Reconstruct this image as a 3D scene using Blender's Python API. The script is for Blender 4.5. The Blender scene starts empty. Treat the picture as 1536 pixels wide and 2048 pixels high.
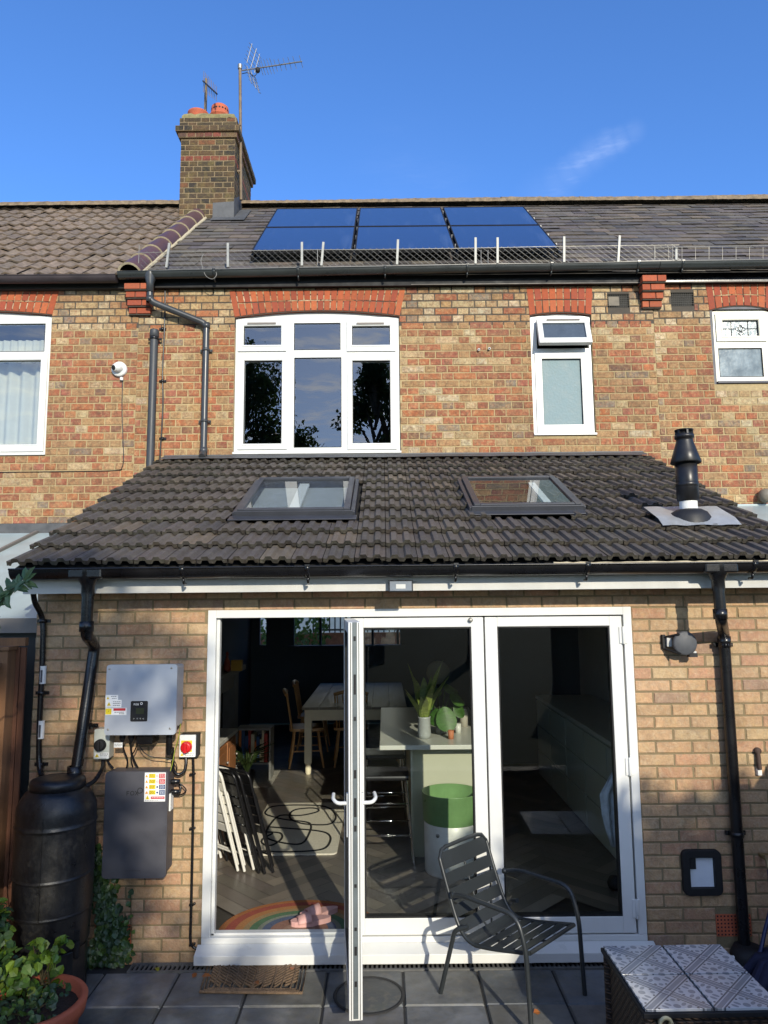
import bpy, math, random
from mathutils import Vector, Matrix, Euler
S = bpy.context.scene
COL = S.collection
R = math.radians
rnd = random.Random(7)

# ------------------------------------------------------------------ camera
HC = 2.14; FPX = 1430.0; PITCH = R(7.1); ROLL = R(-0.5)
cam_d = bpy.data.cameras.new('camera')
cam_d.sensor_fit = 'VERTICAL'; cam_d.sensor_height = 36.0; cam_d.lens = FPX / 2048 * 36
cam_d.clip_start = 0.05; cam_d.clip_end = 3000
cam = bpy.data.objects.new('camera', cam_d); COL.objects.link(cam)
CM = Matrix.Rotation(R(90) + PITCH, 3, 'X') @ Matrix.Rotation(ROLL, 3, 'Z')
cam.location = (0, 0, HC); cam.rotation_euler = CM.to_euler()
S.camera = cam
S.render.resolution_x = 768; S.render.resolution_y = 1024

# ------------------------------------------------------------------ sky and sun
SUN_EL = R(22); SUN_AZ = R(17.5)          # the sun stands behind the camera, to its right
sd = Vector((math.sin(SUN_AZ) * math.cos(SUN_EL), -math.cos(SUN_AZ) * math.cos(SUN_EL), math.sin(SUN_EL)))
W = bpy.data.worlds.new('World'); S.world = W; W.use_nodes = True
nt = W.node_tree; nt.nodes.clear()
out = nt.nodes.new('ShaderNodeOutputWorld'); bg = nt.nodes.new('ShaderNodeBackground')
sky = nt.nodes.new('ShaderNodeTexSky'); sky.sky_type = 'NISHITA'; sky.sun_disc = False
sky.sun_elevation = SUN_EL; sky.sun_rotation = math.atan2(sd.x, sd.y)
sky.air_density = 1.0; sky.dust_density = 0.3; sky.ozone_density = 5.0
bg.inputs[1].default_value = 0.15
# faint high cirrus
tc = nt.nodes.new('ShaderNodeTexCoord'); mp = nt.nodes.new('ShaderNodeMapping')
mp.inputs['Rotation'].default_value = (0, R(38), 0); mp.inputs['Scale'].default_value = (5, 5, 26.0)
nz = nt.nodes.new('ShaderNodeTexNoise'); nz.inputs['Scale'].default_value = 2.2; nz.inputs['Detail'].default_value = 8; nz.inputs['Roughness'].default_value = .62
cr = nt.nodes.new('ShaderNodeValToRGB'); cr.color_ramp.elements[0].position = .50; cr.color_ramp.elements[1].position = .80
nt.links.new(tc.outputs['Generated'], mp.inputs[0]); nt.links.new(mp.outputs[0], nz.inputs['Vector']); nt.links.new(nz.outputs[0], cr.inputs[0])
def blob(px, py, rad):
    d = CM @ Vector(((px - 768) / FPX, (1024 - py) / FPX, -1)); d.normalize()
    dp = nt.nodes.new('ShaderNodeVectorMath'); dp.operation = 'DISTANCE'; dp.inputs[1].default_value = d
    nt.links.new(tc.outputs['Generated'], dp.inputs[0])
    mr = nt.nodes.new('ShaderNodeMapRange'); mr.interpolation_type = 'SMOOTHSTEP'
    mr.inputs[1].default_value = rad; mr.inputs[2].default_value = 0; mr.inputs[3].default_value = 0; mr.inputs[4].default_value = 1
    nt.links.new(dp.outputs['Value'], mr.inputs[0]); return mr.outputs[0]
def madd(a, b, op='ADD'):
    m = nt.nodes.new('ShaderNodeMath'); m.operation = op
    for i, v in enumerate((a, b)):
        if isinstance(v, (int, float)): m.inputs[i].default_value = v
        else: nt.links.new(v, m.inputs[i])
    return m.outputs[0]
acc = None
for (px, py, rd, k) in [(1268, 264, .018, .7), (1240, 281, .020, .9), (1212, 292, .024, 1), (1186, 308, .026, 1), (1160, 328, .026, .9), (1136, 348, .026, .8), (1112, 368, .03, .6), (1085, 392, .04, .35), (830, 380, .12, .10)]:
    b = madd(blob(px, py, rd), k, 'MULTIPLY'); acc = b if acc is None else madd(acc, b, 'MAXIMUM')
sun_side = nt.nodes.new('ShaderNodeSeparateXYZ'); nt.links.new(tc.outputs['Generated'], sun_side.inputs[0])
back = nt.nodes.new('ShaderNodeMapRange'); back.inputs[1].default_value = -.1; back.inputs[2].default_value = -.6; back.inputs[4].default_value = 1.0
nt.links.new(sun_side.outputs['Y'], back.inputs[0])
acc = madd(acc, back.outputs[0], 'MAXIMUM')
nz2 = madd(cr.outputs[0], 0.25, 'ADD')
fac = madd(madd(nz2, acc, 'MULTIPLY'), madd(madd(back.outputs[0], .5, 'MULTIPLY'), .15), 'MULTIPLY')
glow = blob(0, 0, .95); gn = [nd for nd in nt.nodes if nd.bl_idname == 'ShaderNodeVectorMath'][-1]; gn.inputs[1].default_value = sd
fac = madd(fac, madd(glow, madd(madd(cr.outputs[0], .35, 'MULTIPLY'), .26), 'MULTIPLY'), 'ADD')
mx = nt.nodes.new('ShaderNodeMixRGB'); mx.inputs[2].default_value = (11.0, 11.4, 12.0, 1)
tint = nt.nodes.new('ShaderNodeMixRGB'); tint.blend_type = 'MULTIPLY'; tint.inputs[0].default_value = 1
tint.inputs[2].default_value = (.92, 1.24, 1.62, 1)
nt.links.new(sky.outputs[0], tint.inputs[1])
nt.links.new(fac, mx.inputs[0]); nt.links.new(tint.outputs[0], mx.inputs[1]); nt.links.new(mx.outputs[0], bg.inputs[0]); nt.links.new(bg.outputs[0], out.inputs[0])

sl = bpy.data.lights.new('sun', 'SUN'); sl.energy = 4.2; sl.angle = R(0.53); sl.color = (1.0, .92, .76)
so = bpy.data.objects.new('sun', sl); COL.objects.link(so)
so.rotation_euler = sd.to_track_quat('Z', 'Y').to_euler(); so.location = sd * 30

S.view_settings.view_transform = 'Standard'; S.view_settings.look = 'None'
S.view_settings.exposure = 0.22; S.view_settings.gamma = 1; S.view_settings.use_curve_mapping = False

# ------------------------------------------------------------------ measuring helpers: photograph -> place
def ray(px, py): return CM @ Vector(((px - 768) / FPX, (1024 - py) / FPX, -1))
O = Vector((0, 0, HC))
def atY(px, py, Y):
    d = ray(px, py); return O + d * (Y / d.y)
def atZ(px, py, z):
    d = ray(px, py); return O + d * ((z - HC) / d.z)
def onplane(px, py, p0, n):
    d = ray(px, py); return O + d * ((Vector(p0) - O).dot(n) / d.dot(n))
def rc(x0, y0, x1, y1, Y):                 # photo rectangle on the upright plane Y -> x0,x1,z0,z1
    a, b, c, d = atY(x0, y0, Y), atY(x1, y0, Y), atY(x0, y1, Y), atY(x1, y1, Y)
    return (a.x + c.x) / 2, (b.x + d.x) / 2, (c.z + d.z) / 2, (a.z + b.z) / 2
D1 = 4.6; D2 = 7.1; FZ = 0.12

# ------------------------------------------------------------------ materials
def lin(r, g, b, k=1.0):
    f = lambda c: (c / 255 / 12.92 if c / 255 <= .04045 else ((c / 255 + .055) / 1.055) ** 2.4) * k
    return (f(r), f(g), f(b), 1)
MATS = {}
def mat(name, col, rough=.6, metal=0, var=.12, scale=8, bump=0, bscale=60, attr=False, spec=.5, big=.0, trans=0, coat=0, stretch=(1, 1, 1), smudge=None, rv=None):
    if name in MATS: return MATS[name]
    m = bpy.data.materials.new(name); m.use_nodes = True; n = m.node_tree.nodes; l = m.node_tree.links
    p = n['Principled BSDF']; p.inputs['Roughness'].default_value = rough; p.inputs['Metallic'].default_value = metal
    p.inputs['Specular IOR Level'].default_value = spec; p.inputs['Coat Weight'].default_value = coat
    t = n.new('ShaderNodeTexCoord'); mpn = n.new('ShaderNodeMapping'); mpn.inputs['Scale'].default_value = stretch
    l.new(t.outputs['Object'], mpn.inputs[0])
    nz = n.new('ShaderNodeTexNoise'); nz.inputs['Scale'].default_value = scale; nz.inputs['Detail'].default_value = 6; nz.inputs['Roughness'].default_value = .6
    l.new(mpn.outputs[0], nz.inputs['Vector'])
    mr = n.new('ShaderNodeMapRange'); mr.inputs[1].default_value = .3; mr.inputs[2].default_value = .7; mr.inputs[3].default_value = 1 - var; mr.inputs[4].default_value = 1 + var
    l.new(nz.outputs[0], mr.inputs[0])
    vm = n.new('ShaderNodeVectorMath'); vm.operation = 'SCALE'
    if attr:
        a = n.new('ShaderNodeAttribute'); a.attribute_name = 'Col'; src = a.outputs['Color']
        for q, (sc3, st3, c3, *str3) in enumerate(smudge or ()):
            n3 = n.new('ShaderNodeTexNoise'); n3.inputs['Scale'].default_value = sc3; n3.inputs['Detail'].default_value = 7; n3.inputs['Roughness'].default_value = .7; n3.inputs['Distortion'].default_value = q * .7
            if str3:
                mm3 = n.new('ShaderNodeMapping'); mm3.inputs['Scale'].default_value = str3[0]; l.new(t.outputs['Object'], mm3.inputs[0]); l.new(mm3.outputs[0], n3.inputs['Vector'])
            else: l.new(t.outputs['Object'], n3.inputs['Vector'])
            m3 = n.new('ShaderNodeMapRange'); m3.inputs[1].default_value = .48; m3.inputs[2].default_value = .68; m3.inputs[4].default_value = st3
            x3 = n.new('ShaderNodeMixRGB'); x3.inputs[2].default_value = c3; l.new(n3.outputs[0], m3.inputs[0]); l.new(m3.outputs[0], x3.inputs[0]); l.new(src, x3.inputs[1]); src = x3.outputs[0]
        l.new(src, vm.inputs[0])
    else: vm.inputs[0].default_value = col[:3]
    last = mr.outputs[0]
    if big:
        n2 = n.new('ShaderNodeTexNoise'); n2.inputs['Scale'].default_value = 1.1; n2.inputs['Detail'].default_value = 4
        l.new(t.outputs['Object'], n2.inputs['Vector'])
        m2 = n.new('ShaderNodeMapRange'); m2.inputs[1].default_value = .35; m2.inputs[2].default_value = .65; m2.inputs[3].default_value = 1 - big; m2.inputs[4].default_value = 1 + big
        l.new(n2.outputs[0], m2.inputs[0]); mm = n.new('ShaderNodeMath'); mm.operation = 'MULTIPLY'
        l.new(last, mm.inputs[0]); l.new(m2.outputs[0], mm.inputs[1]); last = mm.outputs[0]
    l.new(last, vm.inputs['Scale']); l.new(vm.outputs[0], p.inputs['Base Color'])
    rr = n.new('ShaderNodeMapRange'); rr.inputs[1].default_value = .3; rr.inputs[2].default_value = .7; rv = min(.1, rough * .22) if rv is None else rv; rr.inputs[3].default_value = max(0, rough - rv); rr.inputs[4].default_value = min(1, rough + rv)
    l.new(nz.outputs[0], rr.inputs[0]); l.new(rr.outputs[0], p.inputs['Roughness'])
    if bump:
        b = n.new('ShaderNodeBump'); b.inputs['Strength'].default_value = bump; b.inputs['Distance'].default_value = .01
        nb = n.new('ShaderNodeTexNoise'); nb.inputs['Scale'].default_value = bscale; nb.inputs['Detail'].default_value = 5
        l.new(mpn.outputs[0], nb.inputs['Vector']); l.new(nb.outputs[0], b.inputs['Height']); l.new(b.outputs[0], p.inputs['Normal'])
    if trans:      # thin leaf / cloth: light comes through
        tr = n.new('ShaderNodeBsdfTranslucent'); ms = n.new('ShaderNodeMixShader'); ms.inputs[0].default_value = trans
        l.new(vm.outputs[0], tr.inputs[0]); l.new(p.outputs[0], ms.inputs[1]); l.new(tr.outputs[0], ms.inputs[2])
        l.new(ms.outputs[0], n['Material Output'].inputs[0])
    MATS[name] = m; return m
def glass(name, tint=(.85, .9, .88, 1), ior=1.6, rough=0.0):
    m = bpy.data.materials.new(name); m.use_nodes = True; n = m.node_tree.nodes; l = m.node_tree.links
    n.remove(n['Principled BSDF'])
    tr = n.new('ShaderNodeBsdfTransparent'); tr.inputs[0].default_value = tint
    gl = n.new('ShaderNodeBsdfGlossy'); gl.inputs['Roughness'].default_value = rough
    fr = n.new('ShaderNodeFresnel'); fr.inputs[0].default_value = ior
    tcn = n.new('ShaderNodeTexCoord'); nb = n.new('ShaderNodeTexNoise'); nb.inputs['Scale'].default_value = 2.5; nb.inputs['Detail'].default_value = 1
    b = n.new('ShaderNodeBump'); b.inputs['Strength'].default_value = .05; b.inputs['Distance'].default_value = .02
    ge = n.new('ShaderNodeNewGeometry'); mi = n.new('ShaderNodeMapRange'); mi.inputs[3].default_value = ior; mi.inputs[4].default_value = 1 / ior; l.new(ge.outputs['Backfacing'], mi.inputs[0]); l.new(mi.outputs[0], fr.inputs[0])
    l.new(tcn.outputs['Object'], nb.inputs['Vector']); l.new(nb.outputs[0], b.inputs['Height']); l.new(b.outputs[0], gl.inputs['Normal'])
    ms = n.new('ShaderNodeMixShader'); l.new(fr.outputs[0], ms.inputs[0]); l.new(tr.outputs[0], ms.inputs[1]); l.new(gl.outputs[0], ms.inputs[2])
    l.new(ms.outputs[0], n['Material Output'].inputs[0]); MATS[name] = m; return m

M_brick = mat('old_brick', None, .92, attr=True, var=.26, scale=38, bump=.6, bscale=90, big=.08, smudge=[(10, .75, lin(178, 142, 98, .66)), (24, .8, lin(200, 170, 122, .70)), (17, .7, lin(104, 76, 54, .7)), (31, .5, lin(176, 98, 66, .68)), (2.0, .35, lin(92, 74, 56, .7), (2.5, 2.5, .6))])
M_brick2 = mat('new_brick', None, .9, attr=True, var=.13, scale=30, bump=.45, bscale=90, big=.07, smudge=[(9, .45, lin(208, 180, 128, .74)), (23, .4, lin(186, 148, 108, .7)), (31, .4, lin(140, 122, 98, .7)), (1.6, .4, lin(120, 102, 78, .7), (2.2, 2.2, .7)), (13, .35, lin(214, 198, 168, .75))])
M_mort = mat('old_mortar', lin(190, 168, 124, .70), .95, var=.2, scale=30, bump=.5, bscale=150, big=.12)
M_mort2 = mat('new_mortar', lin(146, 130, 98, .70), .95, var=.15, scale=30, bump=.4, bscale=150)
M_mortd = mat('dark_pointing', lin(74, 68, 60), .95, var=.2, scale=30)
M_upvc = mat('white_upvc', lin(211, 211, 206), .35, var=.05, scale=5)
M_alu = mat('white_aluminium', lin(212, 213, 210), .34, var=.06, scale=3.5, stretch=(1, 1, .5))
M_fascia = mat('satin_fascia', lin(190, 189, 184), .35, var=.10, scale=4, stretch=(1, 1, .2))
M_gap = mat('black_rubber', lin(18, 18, 20), .7, var=.1)
M_black = mat('black_pvc', lin(22, 22, 24), .28, var=.2, scale=6, bump=.05)
M_greypvc = mat('weathered_dark_pvc', lin(56, 58, 60), .32, var=.25, scale=5)
M_gutter = mat('grey_black_gutter', lin(50, 53, 52), .30, var=.25, scale=4, stretch=(.5, 1, 1))
M_tile = mat('concrete_roof_tile', None, .62, attr=True, var=.16, scale=18, bump=.35, bscale=140, big=.16, smudge=[(5, .35, lin(104, 98, 84, .8)), (38, .45, lin(116, 112, 96, .8)), (2.2, .3, lin(52, 47, 43, .8))])
M_slate = mat('slate', None, .7, attr=True, var=.22, scale=25, bump=.45, bscale=80, big=.12, smudge=[(4, .4, lin(126, 116, 98, .8)), (20, .4, lin(62, 58, 54, .8))])
M_lead = mat('lead_flashing', lin(78, 79, 80), .6, var=.3, scale=7, bump=.2, bscale=25, stretch=(1, 1, 1))
M_terr = mat('terracotta', lin(178, 92, 62), .8, var=.15, scale=12, bump=.2)
M_glass = glass('window_glass', ior=2.5)
M_dglass = glass('door_glass', (.90, .93, .91, 1), 1.5)
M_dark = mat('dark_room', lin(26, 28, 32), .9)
# ------------------------------------------------------------------ mesh building
def rootloc(o):
    while o.parent: o = o.parent
    return o.location.copy()
def tag(o, label=None, cat=None, group=None, kind=None):
    if label: o['label'] = label
    if cat: o['category'] = cat
    if group: o['group'] = group
    if kind: o['kind'] = kind
    return o
def thing(name, label, cat, loc=(0, 0, 0), rz=0, group=None):
    o = bpy.data.objects.new(name, None); COL.objects.link(o); o.location = loc; o.rotation_euler = (0, 0, rz)
    o.empty_display_size = .1
    return tag(o, label, cat, group)
def copy_thing(root, loc, rz=None, label=None, group=None):
    r = root.copy(); COL.objects.link(r); r.location = loc
    if rz is not None: r.rotation_euler = (root.rotation_euler[0], root.rotation_euler[1], rz)
    if label: r['label'] = label
    if group: r['group'] = group
    for ch in [c for c in bpy.data.objects if c.parent == root]:
        c = ch.copy(); COL.objects.link(c); c.parent = r
        for g in [q for q in bpy.data.objects if q.parent == ch]:
            d = g.copy(); COL.objects.link(d); d.parent = c
    return r
class MB:
    def __init__(s): s.v = []; s.f = []; s.m = []; s.c = []; s.s = []
    def add(s, vs, fs, mi=0, col=None, smooth=False):
        b = len(s.v); s.v += [tuple(v) for v in vs]
        for f in fs: s.f.append([b + i for i in f]); s.m.append(mi); s.c.append(col or (1, 1, 1, 1)); s.s.append(smooth)
    def box(s, x0, x1, y0, y1, z0, z1, mi=0, col=None, T=None):
        v = [Vector(p) for p in ((x0, y0, z0), (x1, y0, z0), (x1, y1, z0), (x0, y1, z0), (x0, y0, z1), (x1, y0, z1), (x1, y1, z1), (x0, y1, z1))]
        if T: v = [T @ p for p in v]
        s.add(v, [(0, 3, 2, 1), (4, 5, 6, 7), (0, 1, 5, 4), (1, 2, 6, 5), (2, 3, 7, 6), (3, 0, 4, 7)], mi, col)
    def quad(s, a, b, c, d, mi=0, col=None): s.add([a, b, c, d], [(0, 1, 2, 3)], mi, col)
    def tube(s, pts, r, n=8, mi=0, col=None, caps=True, closed=False, sq=None):
        pts = [Vector(p) for p in pts]; k = len(pts); rs = r if isinstance(r, (list, tuple)) else [r] * k
        t0 = (pts[1] - pts[0]).normalized(); up = Vector((0, 0, 1)) if abs(t0.z) < .9 else Vector((0, 1, 0))
        a = t0.cross(up).normalized(); vs = []
        for i, p in enumerate(pts):
            if closed: t = (pts[(i + 1) % k] - pts[i - 1]).normalized()
            elif i == 0: t = t0
            elif i == k - 1: t = (pts[-1] - pts[-2]).normalized()
            else: t = ((pts[i + 1] - p).normalized() + (p - pts[i - 1]).normalized()).normalized()
            a = (a - t * a.dot(t)).normalized(); b = t.cross(a)
            for j in range(n):
                an = 2 * math.pi * j / n + (math.pi / n if n == 4 else 0); vs.append(p + (a * math.cos(an) + b * math.sin(an)) * rs[i])
        fs = []
        for i in range(k if closed else k - 1):
            for j in range(n):
                i2 = (i + 1) % k; fs.append((i * n + j, i * n + (j + 1) % n, i2 * n + (j + 1) % n, i2 * n + j))
        s.add(vs, fs, mi, col, n > 4)
        if caps and not closed:
            s.add(vs[:n], [tuple(range(n))[::-1]], mi, col); s.add(vs[-n:], [tuple(range(n))], mi, col)
    def lathe(s, prof, c=(0, 0, 0), n=24, mi=0, col=None, axis='Z', smooth=True, T=None):
        vs = []; c = Vector(c)
        for (r, h) in prof:
            for j in range(n):
                an = 2 * math.pi * j / n; x, y = r * math.cos(an), r * math.sin(an)
                p = Vector((x, y, h)) if axis == 'Z' else Vector((x, -h, y)) if axis == 'Y' else Vector((h, x, y))
                if T: p = T @ p
                vs.append(c + p)
        fs = [(i * n + j, i * n + (j + 1) % n, (i + 1) * n + (j + 1) % n, (i + 1) * n + j) for i in range(len(prof) - 1) for j in range(n)]
        s.add(vs, fs, mi, col, smooth)
    def sphere(s, c, r, n=12, mi=0, col=None, sc=(1, 1, 1)):
        s.lathe([(max(1e-4, math.sin(math.pi * i / n)) * r * sc[0], -math.cos(math.pi * i / n) * r * sc[2]) for i in range(n + 1)], c, n * 2, mi, col)
    def prism(s, poly, h, mi=0, col=None, T=None, smooth=False):   # poly in (x,y), extruded z 0..h
        n = len(poly); v = [Vector((x, y, 0)) for x, y in poly] + [Vector((x, y, h)) for x, y in poly]
        if T: v = [T @ p for p in v]
        s.add(v, [tuple(range(n))[::-1], tuple(range(n, 2 * n))], mi, col)
        s.add(v, [(i, (i + 1) % n, n + (i + 1) % n, n + i) for i in range(n)], mi, col, smooth)
    def build(s, name, mats, parent=None, bevel=0, local=False, origin=None, solid=0):
        if not isinstance(mats, (list, tuple)): mats = [mats]
        me = bpy.data.meshes.new(name); o = bpy.data.objects.new(name, me); COL.objects.link(o)
        if parent is not None:
            o.parent = parent; off = Vector((0, 0, 0)) if local else rootloc(parent)
        elif local: off = Vector((0, 0, 0))
        else:
            xs = [v[0] for v in s.v]; ys = [v[1] for v in s.v]; zs = [v[2] for v in s.v]
            off = Vector(((min(xs) + max(xs)) / 2, (min(ys) + max(ys)) / 2, min(zs))) if origin is None else Vector(origin)
            o.location = off
        me.from_pydata([(v[0] - off.x, v[1] - off.y, v[2] - off.z) for v in s.v], [], s.f)
        for m in mats: me.materials.append(m)
        me.polygons.foreach_set('material_index', s.m); me.polygons.foreach_set('use_smooth', s.s)
        ca = me.color_attributes.new('Col', 'FLOAT_COLOR', 'CORNER'); buf = []
        for p, c in zip(me.polygons, s.c): buf += list(c) * p.loop_total
        ca.data.foreach_set('color', buf); me.update()
        if bevel:
            b = o.modifiers.new('bevel', 'BEVEL'); b.width = bevel; b.segments = 2; b.limit_method = 'ANGLE'; b.angle_limit = R(40); b.harden_normals = False
        if solid:
            b = o.modifiers.new('solid', 'SOLIDIFY'); b.thickness = solid
        return o
def fillet(pts, r, n=5):
    pts = [Vector(p) for p in pts]; out = [pts[0]]
    for i in range(1, len(pts) - 1):
        p = pts[i]; a = pts[i - 1] - p; b = pts[i + 1] - p
        d = min(r, a.length * .45, b.length * .45); A = p + a.normalized() * d; B = p + b.normalized() * d
        for k in range(n + 1):
            t = k / n; out.append(A * (1 - t) ** 2 + p * 2 * t * (1 - t) + B * t * t)
    out.append(pts[-1]); return out
def smoothpath(pts, sub=5):
    pts = [Vector(p) for p in pts]; P = [pts[0]] + pts + [pts[-1]]; out = []
    for i in range(1, len(P) - 2):
        for k in range(sub):
            t = k / sub; a, b, c, d = P[i - 1], P[i], P[i + 1], P[i + 2]
            out.append(.5 * ((2 * b) + (c - a) * t + (2 * a - 5 * b + 4 * c - d) * t * t + (3 * b - a - 3 * c + d) * t ** 3))
    out.append(pts[-1]); return out
def rrect(w, h, r, n=5):
    o = []
    for cx, cy, a0 in ((w / 2 - r, h / 2 - r, 0), (-w / 2 + r, h / 2 - r, 90), (-w / 2 + r, -h / 2 + r, 180), (w / 2 - r, -h / 2 + r, 270)):
        for k in range(n + 1): o.append((cx + r * math.cos(R(a0 + 90 * k / n)), cy + r * math.sin(R(a0 + 90 * k / n))))
    return o
def faceT(x, Y, z):    # prism polygon (x,z) on an upright plane facing the camera, extruded towards the camera
    return Matrix(((1, 0, 0, x), (0, 0, -1, Y), (0, 1, 0, z), (0, 0, 0, 1)))

def wall(mb, mp, u0, u1, v0, v1, holes, T, mi=0):
    """a wall slab with rectangular openings; mp(u,v,d) places it, d<0 goes into the wall"""
    us = sorted({u0, u1} | {min(max(h[i], u0), u1) for h in holes for i in (0, 1)}); vs = sorted({v0, v1} | {min(max(h[i], v0), v1) for h in holes for i in (2, 3)})
    def solid(i, j):
        if i < 0 or j < 0 or i >= len(us) - 1 or j >= len(vs) - 1: return False
        cu, cv = (us[i] + us[i + 1]) / 2, (vs[j] + vs[j + 1]) / 2
        return not any(h[0] < cu < h[1] and h[2] < cv < h[3] for h in holes)
    for i in range(len(us) - 1):
        for j in range(len(vs) - 1):
            if not solid(i, j): continue
            a, b, c, d = us[i], us[i + 1], vs[j], vs[j + 1]
            mb.quad(mp(a, c, 0), mp(b, c, 0), mp(b, d, 0), mp(a, d, 0), mi); mb.quad(mp(b, c, -T), mp(a, c, -T), mp(a, d, -T), mp(b, d, -T), mi)
            if not solid(i - 1, j): mb.quad(mp(a, c, -T), mp(a, c, 0), mp(a, d, 0), mp(a, d, -T), mi)
            if not solid(i + 1, j): mb.quad(mp(b, c, 0), mp(b, c, -T), mp(b, d, -T), mp(b, d, 0), mi)
            if not solid(i, j - 1): mb.quad(mp(a, c, -T), mp(b, c, -T), mp(b, c, 0), mp(a, c, 0), mi)
            if not solid(i, j + 1): mb.quad(mp(a, d, 0), mp(b, d, 0), mp(b, d, -T), mp(a, d, -T), mi)
def onebrick(mb, mp, a, b, c, d, col, mi, pr=.004, ch=.004, r=rnd):
    j = lambda k=.0015: r.uniform(-k, k)
    pr += r.uniform(-.0012, .0014)
    o = [mp(a + j(), c + j(), .0003), mp(b + j(), c + j(), .0003), mp(b + j(), d + j(), .0003), mp(a + j(), d + j(), .0003)]
    i = [mp(a + ch + j(), c + ch + j(), pr), mp(b - ch + j(), c + ch + j(), pr), mp(b - ch + j(), d - ch + j(), pr), mp(a + ch + j(), d - ch + j(), pr)]
    mb.add(o + i, [(4, 5, 6, 7), (0, 1, 5, 4), (1, 2, 6, 5), (2, 3, 7, 6), (3, 0, 4, 7)], mi, col)
def bricks(mb, mp, u0, u1, v0, v1, holes, L, H, bond, colf, mi=1, jt=.010, pr=.004, voff=0, uoff=0):
    row = 0; v = v0 + voff
    while v < v1 - .01:
        c, d = v + jt / 2, min(v + H - jt / 2, v1)
        cc = max(c, v0)
        iv = [(u0, u1)]
        for h in holes:
            if h[2] < d - .006 and h[3] > cc + .006:
                nv = []
                for a, b in iv:
                    if h[1] <= a or h[0] >= b: nv.append((a, b)); continue
                    if h[0] > a: nv.append((a, h[0]))
                    if h[1] < b: nv.append((h[1], b))
                iv = nv
        if bond == 'flemish': seq = [L, L / 2]; start = (-L * .75 if row % 2 else 0)
        else: seq = [L]; start = (-L / 2 if row % 2 else 0)
        u = u0 - 2 * L + start + uoff; k = 0
        wob = .0
        while u < u1:
            w = seq[k % len(seq)]
            if bond == 'flemish' and w == L and rnd.random() < .35: half = True
            else: half = False
            for a, b in (((u + jt / 2, u + w / 2 - jt / 2), (u + w / 2 + jt / 2, u + w - jt / 2)) if half else ((u + jt / 2, u + w - jt / 2),)):
                for x0, x1 in iv:
                    aa, bb = max(a, x0 + .002), min(b, x1 - .002)
                    if bb - aa > .018 and d - cc > .015: onebrick(mb, mp, aa, bb, cc, d, colf((aa + bb) / 2, (cc + d) / 2), mi, pr)
            u += w; k += 1
        v += H; row += 1
def front(Y): return lambda u, v, d: Vector((u, Y - d, v))
def frame4(mb, x0, x1, z0, z1, w, ya, yb, mi=0, wb=None, wt=None):
    wb = wb or w; wt = wt or w
    mb.box(x0, x0 + w, ya, yb, z0, z1, mi); mb.box(x1 - w, x1, ya, yb, z0, z1, mi)
    mb.box(x0 + w, x1 - w, ya, yb, z0, z0 + wb, mi); mb.box(x0 + w, x1 - w, ya, yb, z1 - wt, z1, mi)
def pane(parent, x0, x1, z0, z1, y, m, name='pane', label=None):
    p = MB(); p.quad((x0, y, z0), (x1, y, z0), (x1, y, z1), (x0, y, z1)); o = p.build(name, m, parent)
    if label: o['label'] = label
    return o
def jit(c, k, r=rnd):
    f = 1 + r.uniform(-k, k); return (c[0] * f * (1 + r.uniform(-k, k) * .35), c[1] * f, c[2] * f * (1 + r.uniform(-k, k) * .35), 1)
def leaf(mb, p, size, nrm, col, r=rnd, mi=0, asp=.62):
    n = Vector(nrm).normalized(); t = n.cross(Vector((r.uniform(-1, 1), r.uniform(-1, 1), r.uniform(-.6, .6)))).normalized(); b = n.cross(t)
    p = Vector(p); w = size * asp / 2; h = size
    base = p; mid1 = p + t * h * .35; tip = p + t * h + n * (-.12 * h)
    vs = [base, mid1 - b * w + n * .10 * h, p + t * h * .72 - b * w * .75 + n * .04 * h, tip, p + t * h * .72 + b * w * .75 + n * .04 * h, mid1 + b * w + n * .10 * h, p + t * h * .5 - n * .02 * h]
    mb.add(vs, [(0, 6, 1), (1, 6, 2), (2, 6, 3), (3, 6, 4), (4, 6, 5), (5, 6, 0)], mi, col)
# ------------------------------------------------------------------ the houses
XL = atY(279, 590, D2).x; XR = atY(1304, 590, D2).x
EY, EZ = 6.96, 5.465; MA = R(40.6); RL_ = 3.55            # main roof: eave line, slope, slope length
ms, mc = math.sin(MA), math.cos(MA); RN = Vector((0, -ms, mc)); RP0 = Vector((0, EY, EZ))
RY, RZ = EY + RL_ * mc, EZ + RL_ * ms
def mroof(u, s, d): return Vector((u, EY + s * mc - d * ms, EZ + s * ms + d * mc))
def mroof_px(px, py, off=0):                                    # photo -> (x, s) on the main roof
    p = onplane(px, py, RP0 + RN * off, RN); return p.x, (p.y - EY + off * ms) / mc
LY, LZ = 4.30, 2.355; LA = R(23.2); LL = (D2 - LY) / math.cos(LA)
ls, lc = math.sin(LA), math.cos(LA); LN = Vector((0, -ls, lc)); LP0 = Vector((0, LY, LZ))
def lroof(u, s, d): return Vector((u, LY + s * lc - d * ls, LZ + s * ls + d * lc))
def lroof_px(px, py, off=0):
    p = onplane(px, py, LP0 + LN * off, LN); return p.x, (p.y - LY) / lc

house = thing('terraced_house', 'brick terraced house in the middle with tiled rear extension and white glazed doors', 'house', (0, 5.9, 0))
houseL = thing('terraced_house', 'left neighbouring brick house with brown pantile roof and net curtained window', 'house', ((XL - 2.2), 7.5, 0))
houseR = thing('terraced_house', 'right neighbouring brick house with slate roof and leaded bathroom window', 'house', ((XR + 1.6), 7.5, 0))

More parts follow.
